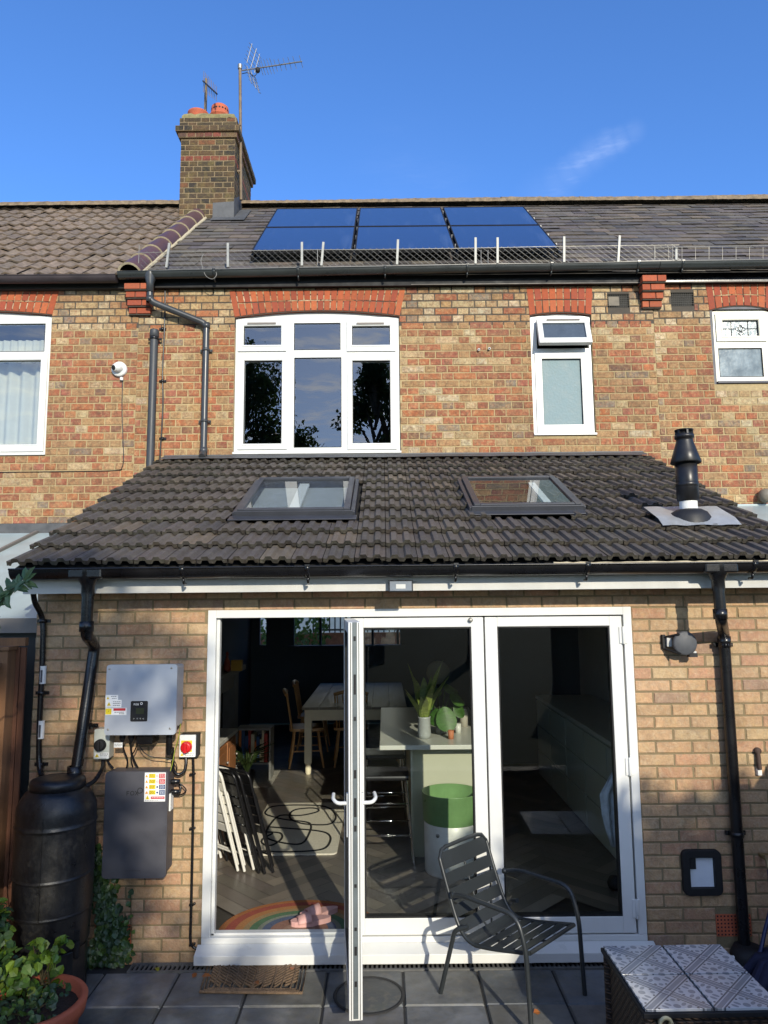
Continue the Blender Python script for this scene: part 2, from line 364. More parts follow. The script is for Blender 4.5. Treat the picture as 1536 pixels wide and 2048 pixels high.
PAL = dict(red=[(176, 106, 76), (184, 110, 78), (166, 98, 74), (178, 108, 88), (192, 120, 84)], orange=[(198, 124, 80), (190, 116, 74)],
           tan=[(188, 150, 106), (178, 142, 100), (194, 156, 108)], cream=[(216, 194, 150), (204, 178, 132), (222, 204, 166)], dark=[(138, 98, 76), (146, 106, 86), (128, 98, 84)], grey=[(150, 138, 120)])
ZT = atY(768, 652, D2).z; ZB = atY(768, 905, D2).z; ZM = atY(768, 945, D2).z
def oldcol(u, v):
    t = rnd.random()
    if v > ZT: w = [('cream', .50), ('tan', .32), ('red', .09), ('orange', .04), ('grey', .05)]
    elif v < ZM - .05 or (u > XR + .62 and v < atY(1480, 770, D2).z): w = [('cream', .26), ('tan', .22), ('red', .32), ('orange', .12), ('grey', .05), ('dark', .03)]
    else: w = [('red', .42), ('tan', .27), ('orange', .11), ('cream', .12), ('dark', .05), ('grey', .03)]
    for k, p in w:
        t -= p
        if t <= 0: break
    return jit(lin(*rnd.choice(PAL[k]), .64), .15)
def newcol(u, v):
    t = rnd.random(); c = (206, 167, 128) if t < .55 else (200, 153, 120) if t < .82 else (210, 178, 138) if t < .94 else (180, 148, 124)
    return jit(lin(*c, .70), .09)

# window rectangles on the upper wall
def wr(a): return rc(*a, D2)
w1 = wr((-232, 634, 97, 913)); w2 = wr((468, 633, 800, 909)); w3 = wr((1064, 634, 1187, 872)); w4 = wr((1424, 620, 1548, 768))
z_low = 2.45; z_eave = 5.50
def up_(w, pm, py): return (w[0], w[1], w[2], atY(pm, py, D2).z + .002)
h1, h2, h3, h4 = up_(w1, -67, 622), up_(w2, 634, 622), up_(w3, 1125, 625), up_(w4, 1486, 612)
vent_a = wr((1215, 588, 1258, 615)); vent_b = wr((1342, 585, 1387, 612))
def upper(house_, x0, x1, z0, holes, low_holes=()):
    mb = MB(); f = front(D2)
    wall(mb, f, x0, x1, z0, ZT, list(holes) + list(low_holes), .28, 0); wall(mb, f, x0, x1, ZT, z_eave, holes, .28, 2)
    bricks(mb, f, x0, x1, z0, z_eave, list(holes) + list(low_holes), .236, .0772, 'flemish', oldcol, 1, .0105, .0055, voff=0)
    return mb.build('upper_wall' if house_ == house else 'wall', [M_mort, M_brick, M_mortd], house_)
upper(house, XL, XR, z_low, [h2, h3, vent_a])
upper(houseL, -8.2, XL, .0, [h1])
upper(houseR, XR, 6.6, .0, [h4, vent_b])

M_arch = mat('orange_arch_brick', None, .85, attr=True, var=.16, scale=40, bump=.3, bscale=120)
def arch(par, w, pxl, pxr, ytop, yspring, ycrown, nb):
    x0, x1 = w[0] - .01, w[1] + .01; xc = (x0 + x1) / 2; hf = (x1 - x0) / 2
    m = (pxl + pxr) / 2; zt = atY(m, ytop - 6, D2).z; zs = atY(m, yspring, D2).z; zc = atY(m, ycrown, D2).z; ri = zc - zs
    mb = MB(); f = front(D2)
    cv = lambda x: zs + ri * (1 - (x / hf) ** 2)
    mb.add([f(xc + x, cv(x) - .004, .002) for x in [-hf - .0 + 2 * hf * i / 16 for i in range(17)]] + [f(xc + hf + .05, zt, .002), f(xc - hf - .05, zt, .002)], [tuple(range(19))], 1)
    # reveal thickness
    for i in range(16):
        a, b = -hf + 2 * hf * i / 16, -hf + 2 * hf * (i + 1) / 16
        mb.quad(f(xc + b, cv(b), .002), f(xc + a, cv(a), .002), f(xc + a, cv(a), -.1), f(xc + b, cv(b), -.1), 0, lin(150, 80, 50, .7))
    for i in range(nb):
        a, b = -1 + 2 * i / nb, -1 + 2 * (i + 1) / nb; g = .004
        def P(t, q):   # t across, q up: 0 bottom curve, 1 middle joint, 2 top
            x = t * hf * (1 + .035 * q); zb = cv(t * hf)
            zmid = zb + (zt - zb) * (.50 if abs(t) < .93 else .5)
            return x + xc, (zb, zmid, zt)[q]
        for q in (0, 1):
            if (i in (0, nb - 1)) and q == 1: continue
            q1 = 2 if i in (0, nb - 1) else q + 1
            (xa, za), (xb, zb_), (xc2, zc2), (xd, zd) = P(a, q), P(b, q), P(b, q1), P(a, q1)
            col = jit(lin(*rnd.choice([(190, 98, 60), (180, 88, 54), (172, 84, 58), (198, 108, 66)]), .66), .13)
            o = [f(xa + g, za + g * .9, .0025), f(xb - g, zb_ + g * .9, .0025), f(xc2 - g, zc2 - g, .0025), f(xd + g, zd - g, .0025)]
            n_ = [f(xa + g + .003, za + g + .003, .009), f(xb - g - .003, zb_ + g + .003, .009), f(xc2 - g - .003, zc2 - g - .003, .009), f(xd + g + .003, zd - g - .003, .009)]
            mb.add(o + n_, [(4, 5, 6, 7), (0, 1, 5, 4), (1, 2, 6, 5), (2, 3, 7, 6), (3, 0, 4, 7)], 0, col)
    mb.build('brick_arch', [M_arch, M_mortd], par); return zs, ri
arcs = [arch(houseL, w1, -232, 97, 588, 632, 622, 24), arch(house, w2, 468, 800, 586, 634, 622, 26), arch(house, w3, 1064, 1186, 580, 631, 625, 9), arch(houseR, w4, 1424, 1548, 573, 621, 612, 9)]

def window(par, w, arc, glasses, sashes, label=None, sill=True, m=M_upvc, yf=D2 + .025, gl=None, tilt=None, sillm=None, openings=()):
    x0, x1, z0, z1 = w; zs, ri = arc; f = front(yf)
    mb = MB(); G = [rc(*g, yf) for g in glasses]; SH = [rc(*s, yf) for s in sashes]
    wall(mb, f, x0 + .004, x1 - .004, z0 + .03, zs + .002, G + [rc(*o_, yf) for o_ in openings], .06)
    xc = (x0 + x1) / 2; hf = (x1 - x0) / 2 - .004
    poly = [(-hf, zs + .001)] + [(hf, zs + .001)] + [(hf - 2 * hf * i / 14, zs + .002 + (ri) * (1 - ((hf - 2 * hf * i / 14) / hf) ** 2) * .98) for i in range(15)]
    mb.prism(poly, .05, 0, None, Matrix(((1, 0, 0, xc), (0, 0, -1, yf + .06), (0, 1, 0, 0), (0, 0, 0, 1))))
    win = mb.build('window', m, par, bevel=.003)
    if label: win['label'] = label
    for (a, b, c, d), g in [(s, None) for s in SH]:
        s = MB(); hs = [q for q in G if q[0] > a - .01 and q[1] < b + .01 and q[2] > c - .01 and q[3] < d + .01]
        wall(s, front(yf - .016), a, b, c, d, hs, .014); 
        for q in hs: frame4(s, q[0] - .016, q[1] + .016, q[2] - .016, q[3] + .016, .012, yf - .021, yf - .016)
        s.build('sash', m, win, bevel=.003)
    for i, q in enumerate(G):
        g = (gl[i] if gl else M_glass); pane(win, q[0] - .005, q[1] + .005, q[2] - .005, q[3] + .005, yf + .012, g)
        k = MB(); frame4(k, q[0], q[1], q[2], q[3], .005, yf - .002, yf + .011); k.build('gasket', M_gap, win)
    if sill:
        s = MB(); s.box(x0 - .002, x1 + .006, D2 - .022, yf + .05, z0 + .006, z0 + .029); s.build('sill', sillm or m, win, bevel=.004)
    return win
M_trick = mat('trickle_vent', lin(120, 112, 104), .5)
def trickle(win, px0, px1, py, yf=D2 + .005):
    a = rc(px0, py - 1.5, px1, py + 1.5, yf); t = MB(); t.box(a[0], a[1], yf - .012, yf, a[2], a[3]); t.build('trickle_vent', M_trick, win)

win2 = window(house, w2, arcs[1], [(488, 653, 563, 691), (588, 646, 681, 700), (704, 653, 780, 691), (488, 722, 564, 888), (588, 715, 683, 895), (705, 722, 781, 887)],
              [(477, 642, 573, 703), (694, 642, 791, 703), (477, 711, 575, 899), (695, 711, 793, 899)], 'wide white three light bedroom window')
trickle(win2, 495, 552, 647); trickle(win2, 713, 768, 647)
M_frost = mat('frosted_glass', lin(120, 139, 142), .55, var=.08, scale=14, bump=.3, bscale=45, spec=.25)
win3 = window(house, w3, arcs[2], [(1085, 718, 1164, 850)], [(1072, 707, 1178, 866)], 'narrow white bathroom window with frosted pane', gl=[M_frost], openings=[(1073, 642, 1177, 697)])
# the top sash stands open, hinged along its head
p = rc(1073, 640, 1177, 697, D2); hz = p[3]; ln = p[3] - p[2] + .01; a_ = R(19)
T = Matrix.Translation((0, D2 - .004, hz)) @ Matrix.Rotation(-a_, 4, 'X')
s = MB()
for b in ((p[0], p[0] + .052, -ln, 0), (p[1] - .052, p[1], -ln, 0), (p[0] + .052, p[1] - .052, -.062, 0), (p[0] + .052, p[1] - .052, -ln, -ln + .062)): s.box(b[0], b[1], -.03, .02, b[2], b[3], T=T)
sash = s.build('sash', M_upvc, win3, bevel=.003)
g = MB(); v = [T @ Vector(q) for q in ((p[0] + .05, -.01, -ln + .06), (p[1] - .05, -.01, -ln + .06), (p[1] - .05, -.01, -.06), (p[0] + .05, -.01, -.06))]; g.quad(*v); g.build('pane', mat('obscured_glass', lin(70, 80, 92), .12, bump=.5, bscale=40), win3)
trv = MB(); trv.box(p[0] + .10, p[1] - .10, -.042, -.031, -.036, -.024, T=T); trv.build('trickle_vent', M_trick, win3)
M_cream = mat('cream_upvc', lin(214, 210, 192), .4, var=.04)
M_greyp = mat('grey_painted_reveal', lin(84, 84, 88), .6)
win4 = window(houseR, (w4[0] + .03, w4[1], w4[2], w4[3]), arcs[3], [(1444, 641, 1516, 673), (1438, 696, 1526, 754)], [(1431, 628, 1531, 683)], 'small cream window with leaded flower pane above a dark sill', m=M_cream, sillm=M_greyp,
              gl=[mat('leaded_pale_glass', lin(150, 160, 160), .2, bump=.3, bscale=30), mat('misty_glass', lin(112, 124, 128), .15, var=.35, scale=9, bump=.12, bscale=30)])
fr = MB(); frame4(fr, w4[0], w4[1] + .2, w4[2], w4[3] + .04, .028, D2 + .004, D2 + .06); fr.build('reveal_frame', M_greyp, win4)
q = rc(1444, 641, 1516, 673, D2 + .025); yl = D2 + .034; ld = MB(); cx = (q[0] + q[1]) / 2 + .01; cz = (q[2] + q[3]) / 2
for xx in (q[0] + .10, q[1] - .10): ld.tube([(xx, yl, q[2]), (xx, yl, q[3])], .0035, 5)
ld.tube([(q[0], yl, cz), (cx - .06, yl, cz)], .0035, 5); ld.tube([(cx + .06, yl, cz), (q[1], yl, cz)], .0035, 5)
for s_ in (-1, 1):
    for sc_ in (.4, 1.0): ld.tube([(cx + s_ * sc_ * .055 * math.sin(t / 8 * math.pi), yl, cz - .03 + .09 * t / 8 * (.6 + .4 * (1 - sc_))) for t in range(9)], .003, 5)
    ld.tube([(cx, yl, cz - .03), (cx + s_ * .03, yl, cz - .05), (cx, yl, cz - .07)], .003, 5)
ld.build('leading', M_gap, win4)
M_sash1 = window(houseL, w1, arcs[0], [(-215, 648, -150, 704), (-135, 648, 90, 704), (-215, 722, -150, 890), (-130, 722, 79, 890)], [(-142, 709, 92, 904)], 'wide white window with net curtains and a fixed top light')
# curtains hang inside the neighbour's window
def curtain(name, label, x0, x1, z0, z1, Y, m, folds=9, amp=.025, group=None):
    mb = MB(); n = folds * 8; vs = []
    for i in range(n + 1):
        x = x0 + (x1 - x0) * i / n; y = Y + amp * math.sin(i / 8 * 2 * math.pi) + rnd.uniform(-.004, .004)
        vs += [(x, y, z0), (x + rnd.uniform(-.003, .003), y * 1, z1)]
    mb.add(vs, [(2 * i, 2 * i + 2, 2 * i + 3, 2 * i + 1) for i in range(n)], 0, None, True)
    o = mb.build(name, m); return tag(o, label, 'curtain', group)
M_net = mat('net_curtain', lin(226, 224, 212), .9, var=.06, scale=6, trans=.35)
a = rc(-135, 645, 92, 706, D2 + .12); curtain('net_curtain', 'short ruched net curtain across the top light of the left neighbour\'s window', a[0], a[1] + .05, a[2] - .05, a[2] + .14, D2 + .14, M_net, 16, .012)
a = rc(-220, 735, 80, 892, D2 + .22); curtain('curtain', 'long cream curtain with soft folds behind the lower pane of the left neighbour\'s window', a[0], a[1] + .02, a[2] - .1, a[3] + .04, D2 + .20, M_net, 11, .03)
# rooms behind the upper windows
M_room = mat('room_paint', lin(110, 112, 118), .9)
def room(par, x0, x1, z0, z1, y0, y1, m=None):
    mb = MB(); P = lambda x, y, z: (x, y, z)
    mb.quad(P(x0, y1, z0), P(x1, y1, z0), P(x1, y1, z1), P(x0, y1, z1)); mb.quad(P(x0, y0, z0), P(x0, y1, z0), P(x0, y1, z1), P(x0, y0, z1)); mb.quad(P(x1, y1, z0), P(x1, y0, z0), P(x1, y0, z1), P(x1, y1, z1))
    mb.quad(P(x0, y0, z0), P(x1, y0, z0), P(x1, y1, z0), P(x0, y1, z0)); mb.quad(P(x0, y1, z1), P(x1, y1, z1), P(x1, y0, z1), P(x0, y0, z1))
    mb.build('room_shell', m or M_room, par)
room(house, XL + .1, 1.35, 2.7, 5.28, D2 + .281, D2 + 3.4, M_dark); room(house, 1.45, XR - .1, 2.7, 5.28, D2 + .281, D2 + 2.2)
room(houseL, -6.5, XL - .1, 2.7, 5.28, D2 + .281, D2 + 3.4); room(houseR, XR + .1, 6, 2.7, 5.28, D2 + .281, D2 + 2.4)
a = rc(560, 655, 681, 660, D2 + .3); bl = MB(); bl.box(-1.0, -.28, D2 + .75, D2 + .78, a[2] + .22, a[3] + .25); tag(bl.build('blind_rail', M_upvc), 'white blind rail seen high inside the middle upstairs window', 'rail')

# vents, plugs, corbels
M_vent = mat('dusty_vent', lin(70, 68, 62), .8, var=.3, scale=30)
for par, w, bust in ((house, vent_a, True), (houseR, vent_b, False)):
    v = MB(); v.box(w[0], w[1], D2 + .03, D2 + .035, w[2], w[3], 1); n = 12
    for i in range(n + 1): x = w[0] + (w[1] - w[0]) * i / n; v.box(x - .0025, x + .0025, D2 + .004, D2 + .012, w[2], w[3])
    for i in range(7): z = w[2] + (w[3] - w[2]) * i / 6; v.box(w[0], w[1], D2 + .0, D2 + .006, z - .0025, z + .0025)
    if bust: v.box(w[0] + .01, w[0] + .12, D2 - .002, D2 + .004, w[2] + .02, w[3] - .03, 2)
    v.build('wall_vent', [M_vent, M_gap, mat('rust_plate', lin(120, 112, 98), .8, var=.3)], par)
for px, py in ((957, 701), (978, 699)):
    c = atY(px, py, D2); v = MB(); v.lathe([(.008, .03), (.013, .03), (.013, 0), (.008, 0), (.008, .03)], (c.x, D2 - .004, c.z), 12, 0, axis='Y'); tag(v.build('wall_plug', M_upvc), 'tiny white ring plug in the upper brick wall, ' + ('left of the pair' if px < 970 else 'right of the pair'), 'wall plug', 'white plugs in the wall between the upstairs windows')
def corbel(par, pxl, pxr, pyt, pyb, n=4):
    a = rc(pxl, pyt, pxr, pyb, D2 - .06); h = (a[3] - a[2]) / n; mb = MB()
    for i in range(n):
        k = n - 1 - i; z0 = a[2] + i * h; dp = .05 + .032 * i; wd = -.012 * (n - 1 - i)
        mb.box(a[0] - wd * .6, a[1] + wd * .6, D2 - dp + .012, D2 - .001, z0, z0 + h, 1)
        half = (a[0] + a[1]) / 2 + (.03 if i % 2 else -.03)
        for (x0, x1) in ((a[0] - wd * .6 - .003, half - .004), (half + .004, a[1] + wd * .6 + .003)):
            mb.box(x0, x1, D2 - dp, D2 - .003, z0 + .012, z0 + h - .002, 0, jit(lin(*rnd.choice([(184, 92, 58), (170, 84, 58), (192, 102, 66)]), .66), .12))
    mb.build('brick_corbel', [M_arch, M_mortd], par, bevel=.003)
corbel(house, 254, 304, 573, 628); corbel(house, 1281, 1327, 557, 615)

# eaves: soffit, fascia
fl = MB(); fl.box(XL + .09, XR - .09, EY + .10, D2 + .03, z_eave - .12, z_eave - .02); fl.box(XL + .1, XR - .09, EY + .072, EY + .10, z_eave - .13, z_eave + .02, 1)
fl.build('eaves_board', [M_black, M_gap], house)
gl_ = MB(); gl_.box(.3, XR - .09, EY + .066, EY + .0715, z_eave - .128, z_eave - .118); gl_.build('peeling_fascia', mat('peeling_paint', lin(104, 99, 92), .7, var=.7, scale=9, stretch=(.6, 1, 2)), house)
fl = MB(); fl.box(-8.2, XL - .01, EY + .08, D2 + .03, z_eave - .13, z_eave - .02); fl.build('eaves_board', mat('old_black_board', lin(44, 42, 38), .8, var=.4, scale=4), houseL)
fl = MB(); fl.box(XR + .07, 6.6, EY + .08, D2 + .03, z_eave - .12, z_eave - .02); fl.build('eaves_board', M_black, houseR)
fl = MB(); fl.box(XR + .12, 6.6, EY + .07, EY + .079, z_eave - .124, z_eave - .115); fl.build('peeling_fascia', MATS['peeling_paint'], houseR)

# main roofs
def slates(par, x0, x1):
    mb = MB(); g = .178; wd = .255; rows = int(RL_ / g) + 1
    mb.quad(mroof(x0, -.02, -.012), mroof(x1, -.02, -.012), mroof(x1, RL_, -.012), mroof(x0, RL_, -.012), 0, lin(40, 38, 36))
    for k in range(rows):
        s0 = k * g; u = x0 - (wd / 2 if k % 2 else 0) - rnd.uniform(0, .01)
        while u < x1:
            a, b = max(u + .002, x0), min(u + wd - .002, x1); u += wd
            if b - a < .03: continue
            l0 = .012 + rnd.uniform(0, .008); l1 = l0 + rnd.uniform(-.004, .004); ds = rnd.uniform(-.012, .008); s1 = min(s0 + g + .03, RL_)
            c = jit(lin(*rnd.choice([(92, 86, 81), (100, 93, 86), (84, 79, 77), (108, 98, 86), (94, 87, 83)]), .88), .16)
            v = [mroof(a, s0 + ds, l0), mroof(b, s0 + ds + rnd.uniform(-.006, .006), l1), mroof(b, s1, .001), mroof(a, s1, .001), mroof(a, s0 + ds, l0 - .009), mroof(b, s0 + ds, l1 - .009)]
            mb.add(v, [(0, 1, 2, 3), (4, 5, 1, 0)], 0, c)
    return mb.build('roof', M_slate, par)
roofM = slates(house, XL + .04, XR + .0); roofR = slates(houseR, XR + .001, 6.8)
M_pan = mat('brown_pantile', None, .85, attr=True, var=.4, scale=22, bump=.5, bscale=60, big=.12)
mb = MB(); g = .262; wv = .166; rows = int(RL_ / g) + 1
for k in range(rows):
    s0 = k * g; x = -8.2 - rnd.uniform(0, .03); xe = XL + .10
    while x < xe:
        c = jit(lin(*rnd.choice([(122, 107, 92), (128, 112, 96), (114, 101, 88), (122, 106, 90)]), .85), .05); ds = rnd.uniform(-.016, .012); n = 9; vs = []; lj = rnd.uniform(-.004, .010)
        for i in range(n + 1):
            u = x + wv * i / n; ph = i / n; h = .018 * math.exp(-((ph - .3) / .17) ** 2) - .006 * math.sin(math.pi * max(0, ph - .55) / .45) - .006 + lj
            vs += [mroof(u, s0 + ds, h + .034), mroof(u, min(s0 + g + .03, RL_), h + .008), mroof(u, s0 + ds, h + .014)]
        mb.add(vs, [(3 * i, 3 * i + 3, 3 * i + 4, 3 * i + 1) for i in range(n)], 0, c, True); mb.add(vs, [(3 * i + 2, 3 * i + 5, 3 * i + 3, 3 * i) for i in range(n)], 0, c)
        x += wv
mb.quad(mroof(-8.2, -.01, -.012), mroof(xe, -.01, -.012), mroof(xe, RL_, -.012), mroof(-8.2, RL_, -.012), 0, lin(40, 36, 32))
roofL = mb.build('roof', M_pan, houseL)
# far slope, hidden from the garden
for par, a, b in ((house, XL + .04, XR), (houseL, -8.2, XL + .04), (houseR, XR, 6.8)):
    q = MB(); q.quad((a, RY, RZ), (b, RY, RZ), (b, RY + RL_ * mc, EZ), (a, RY + RL_ * mc, EZ), 0, lin(80, 74, 70)); q.build('street_side_roof', M_slate, par)
    q = MB(); q.box(a, b, RY + RL_ * mc - .35, RY + RL_ * mc - .1, 2.5, EZ + .25); q.build('street_side_wall', M_mort, par)
M_ridge = mat('lichened_ridge', lin(122, 106, 84), .95, var=.45, scale=16, bump=.8, bscale=30)
def ridge(par, x0, x1, lift=0):
    mb = MB(); n = int((x1 - x0) / .045); nn = 9; vs = []
    for i in range(n + 1):
        x = x0 + (x1 - x0) * i / n; seg = (x % .45) / .45; hh = .115 + (.008 if seg < .06 else 0) + rnd.uniform(-.005, .005) + lift + .012 * math.sin(x * 1.3)
        for j in range(nn):
            an = math.pi * (j / (nn - 1)); vs.append((x, RY - .02 - math.cos(an) * .17, RZ - .05 + math.sin(an) * hh + rnd.uniform(-.003, .003)))
    mb.add(vs, [(i * nn + j, (i + 1) * nn + j, (i + 1) * nn + j + 1, i * nn + j + 1) for i in range(n) for j in range(nn - 1)], 0)
    mb.build('ridge', M_ridge, par)
ridge(houseL, -8.2, XL + .05); ridge(house, XL + .1, 1.7, -.005); ridge(house, 1.7, XR, .008); ridge(houseR, XR, 6.8, .012)
# line of plum coloured half-round tiles between the two roofs
mb = MB(); n = 9; (xa, sa), (xb, sb) = mroof_px(292, 520), mroof_px(418, 418); sa = .03
nn = 12
for k in range(n):
    t0, t1 = k / n, (k + 1) / n + .015; vs = []
    for t, rr in ((t0, .125), (t1, .108)):
        x = xa + (xb - xa) * t; s_ = sa + (sb - sa) * t
        for j in range(nn + 1): an = math.pi * j / nn; vs.append(mroof(x - math.cos(an) * rr, s_, .005 + math.sin(an) * rr))
    c = jit(lin(96, 70, 72, .8), .12); mb.add(vs, [(j, j + 1, nn + 2 + j, nn + 1 + j) for j in range(nn)], 0, c, True)
    vs = []
    for rr in (.127, .104):
        x = xa + (xb - xa) * t0; s_ = sa + (sb - sa) * t0
        for j in range(nn + 1): an = math.pi * j / nn; vs.append(mroof(x - math.cos(an) * rr, s_ - .002, .005 + math.sin(an) * rr))
    mb.add(vs, [(j, nn + 1 + j, nn + 2 + j, j + 1) for j in range(nn)], 1)
mb.tube([mroof(xa + .12 + (xb - xa) * i / 30 + rnd.uniform(-.008, .008), sa + (sb - sa) * i / 30, .014) for i in range(31)], .022, 6, 1)
mb.build('party_line_tile', [mat('plum_tile', None, .45, attr=True, var=.12, scale=6, big=.1), mat('pale_mortar', lin(176, 164, 136), .95, var=.25, scale=20)], house)

# main gutters
def gutter(par, x0, x1, Y, za, zb, r=.056, m=M_gutter, clips=(), clipm=None, name='gutter'):
    mb = MB(); n = 10; vs = []
    for (x, z) in ((x0, za), (x1, zb)):
        for rr in (r, r - .004):
            for j in range(n + 1): an = math.pi * j / n; vs.append((x, Y - math.cos(an) * rr, z - math.sin(an) * rr * 1.05))
    k = n + 1
    mb.add(vs, [(j, j + 1, 2 * k + j + 1, 2 * k + j) for j in range(n)], 0, None, True); mb.add(vs, [(k + j, 3 * k + j, 3 * k + j + 1, k + j + 1) for j in range(n)], 0, None, True)
    mb.add(vs, [(j, k + j, k + j + 1, j + 1) for j in range(n)] + [(2 * k + j, 2 * k + j + 1, 3 * k + j + 1, 3 * k + j) for j in range(n)], 0)
    mb.tube([(x0, Y - r, za), (x1, Y - r, zb)], .006, 6)
    mb.add([vs[j] for j in range(n + 1)], [tuple(range(n + 1))]); mb.add([vs[2 * k + j] for j in range(n + 1)], [tuple(range(n + 1))])
    g_ = mb.build(name, m, par)
    for cx in clips:
        z = za + (zb - za) * (cx - x0) / (x1 - x0); c = MB(); vs = []
        for x in (cx - .014, cx + .014):
            for j in range(n + 1): an = math.pi * j / n; vs.append((x, Y - math.cos(an) * (r + .007), z + .006 - math.sin(an) * (r + .007) * 1.05))
        c.add(vs, [(j, j + 1, k + j + 1, k + j) for j in range(n)], 0, None, True); c.box(cx - .014, cx + .014, Y - r - .012, Y - r + .005, z, z + .012)
        c.tube([(cx, Y + .03, z - r * 1.05 - .03), (cx, Y - .01, z - r * 1.05 - .028), (cx, Y - .02, z - r * 1.05)], .008, 6)
        c.build('gutter_clip', clipm or m, g_, solid=.004)
    return g_
GY = EY - .012
za = atY(240, 548, GY).z + .0; zb = atY(1340, 528, GY).z
xa = atY(238, 555, GY).x; xb = atY(1540, 535, GY).x
gz = lambda x: za + (zb - za) * (x - xa) / (XR - xa)
clips = [atY(px, 545, GY).x for px in (430, 597, 770, 934, 1102, 1275)]
gutter(house, xa, XR + .02, GY, za, gz(XR), clips=clips)
gutter(houseR, XR + .025, 6.8, GY, gz(XR), gz(XR) + .02, clips=[atY(1363, 540, GY).x], m=M_gutter)
gutter(houseL, -8.2, xa - .02, GY + .01, atY(0, 553, GY).z, atY(240, 553, GY).z, .058, m=mat('old_iron_gutter', lin(52, 44, 46), .6, var=.35, scale=6))
# upper downpipes
def clamp(par, c, r, m=M_black, rot=False):
    mb = MB(); mb.lathe([(r, -.014), (r + .006, -.014), (r + .006, .014), (r, .014)], c, 14); mb.box(c[0] - r - .028, c[0] + r + .028, c[1] + r * .55, c[1] + r * .55 + .01, c[2] - .012, c[2] + .012)
    for s_ in (-1, 1): mb.lathe([(.0001, 0.006), (.006, .006), (.006, 0)], (c[0] + s_ * (r + .019), c[1] + r * .55, c[2]), 8, axis='Y')
    mb.build('pipe_clip', m, par)
Yp = D2 - .055
a = atY(300, 575, GY); b = atY(300, 603, GY + .02); c = atY(413, 648, Yp); d = atY(413, 905, Yp); a.y = GY; a.z = gz(a.x) - .04
path = fillet([a, (a.x, GY + .01, b.z), (c.x, Yp, c.z), (c.x, Yp, d.z), (c.x + .0, Yp - .06, d.z - .055)], .06, 6)
mb = MB(); mb.tube(path, .034, 14); mb.lathe([(.062, .045), (.060, .0), (.038, -.07), (.038, -.16), (.034, -.161)], a, 16)
for zz in (b.z + .02, c.z - .02, d.z + .02): mb.lathe([(.034, -.03), (.039, -.03), (.039, .03), (.034, .03)], (a.x if zz == b.z + .02 else c.x, GY + .01 if zz == b.z + .02 else Yp, zz), 16)
dp = mb.build('downpipe', M_greypvc, house, bevel=0)
for py in (700, 842): clamp(dp, (c.x, Yp, atY(413, py, Yp).z), .034, M_greypvc)
a = atY(309, 660, D2 - .075); b = atY(306, 948, D2 - .075)
mb = MB(); mb.tube([(a.x, D2 - .075, b.z), (a.x, D2 - .075, a.z)], .040, 16); mb.lathe([(.040, -.10), (.046, -.10), (.046, -.01), (.043, 0), (.033, 0), (.033, -.05), (.001, -.05)], (a.x, D2 - .075, a.z), 18)
sp = mb.build('soil_pipe', mat('faded_black_pvc', lin(58, 60, 62), .5, var=.2, scale=3), house); clamp(sp, (a.x, D2 - .075, a.z - .09), .041)
def cable(par, pts, r=.004, m=M_black, name='cable', sub=5):
    mb = MB(); mb.tube(smoothpath(pts, sub), r, 6); return mb.build(name, m, par)
pts = [atY(px, py, D2 - .016) for px, py in ((330, 562), (330, 620), (328, 680), (325, 745), (326, 800), (324, 850), (321, 895), (319, 928))]
cb = cable(house, pts, .0085)
for py in (658, 762, 877): clamp(cb, (atY(325, py, D2 - .016).x, D2 - .016, atY(325, py, D2 - .016).z), .008)
# ------------------------------------------------------------------ chimney
def P_(x, y, z): return Vector((x, y, z))
cY = 9.02; cx0 = atY(361, 330, cY).x; cx1 = atY(469, 330, cY).x; cD = 1.15; cz0 = atY(415, 440, cY).z; cz1 = atY(415, 277, cY).z
M_cb = mat('sooty_brick', None, .95, attr=True, var=.35, scale=35, bump=.7, bscale=80, big=.15, smudge=[(12, .6, lin(52, 46, 38)), (9, .5, lin(122, 108, 60, .9))])
def ccol(u, v):
    k = rnd.random(); row = int(v / .0772)
    if row in (row_red,): c = (120, 62, 48)
    else: c = (70, 58, 43) if k < .5 else (88, 68, 46) if k < .78 else (48, 43, 38) if k < .93 else (104, 70, 45)
    return jit(lin(*c, .95), .16)
row_red = int(atY(415, 308, cY).z / .0772)
def chimney_block(mb, x0, x1, y0, y1, z0, z1, colf, H=.0772):
    fs = [(lambda u, v, d: Vector((u, y0 - d, v)), x0, x1), (lambda u, v, d: Vector((x1 + d, u, v)), y0, y1), (lambda u, v, d: Vector((x0 - d, -u, v)), -y1, -y0)]
    for mp, u0, u1 in fs:
        mb.quad(mp(u0, z0, 0), mp(u1, z0, 0), mp(u1, z1, 0), mp(u0, z1, 0), 0); bricks(mb, mp, u0, u1, z0, z1, [], .232, H, 'flemish', colf, 1, .011, .004)
    mb.quad((x0, y1, z0), (x0, y1, z1), (x1, y1, z1), (x1, y1, z0), 0); mb.quad((x0, y0, z1), (x1, y0, z1), (x1, y1, z1), (x0, y1, z1), 0); mb.quad((x0, y0, z0), (x0, y1, z0), (x1, y1, z0), (x1, y0, z0), 0)
mb = MB()
chimney_block(mb, cx0, cx1, cY, cY + cD, cz0, cz1, ccol)
redc = lambda u, v: jit(lin(*rnd.choice([(120, 64, 52), (104, 60, 52), (92, 70, 58)])), .15)
chimney_block(mb, cx0 - .03, cx1 + .03, cY - .03, cY + cD + .03, cz1, cz1 + .075, redc)
chimney_block(mb, cx0 - .065, cx1 + .065, cY - .065, cY + cD + .065, cz1 + .0755, cz1 + .15, ccol)
chimney_block(mb, cx0 - .02, cx1 + .02, cY - .02, cY + cD + .02, cz1 + .1505, cz1 + .29, ccol)
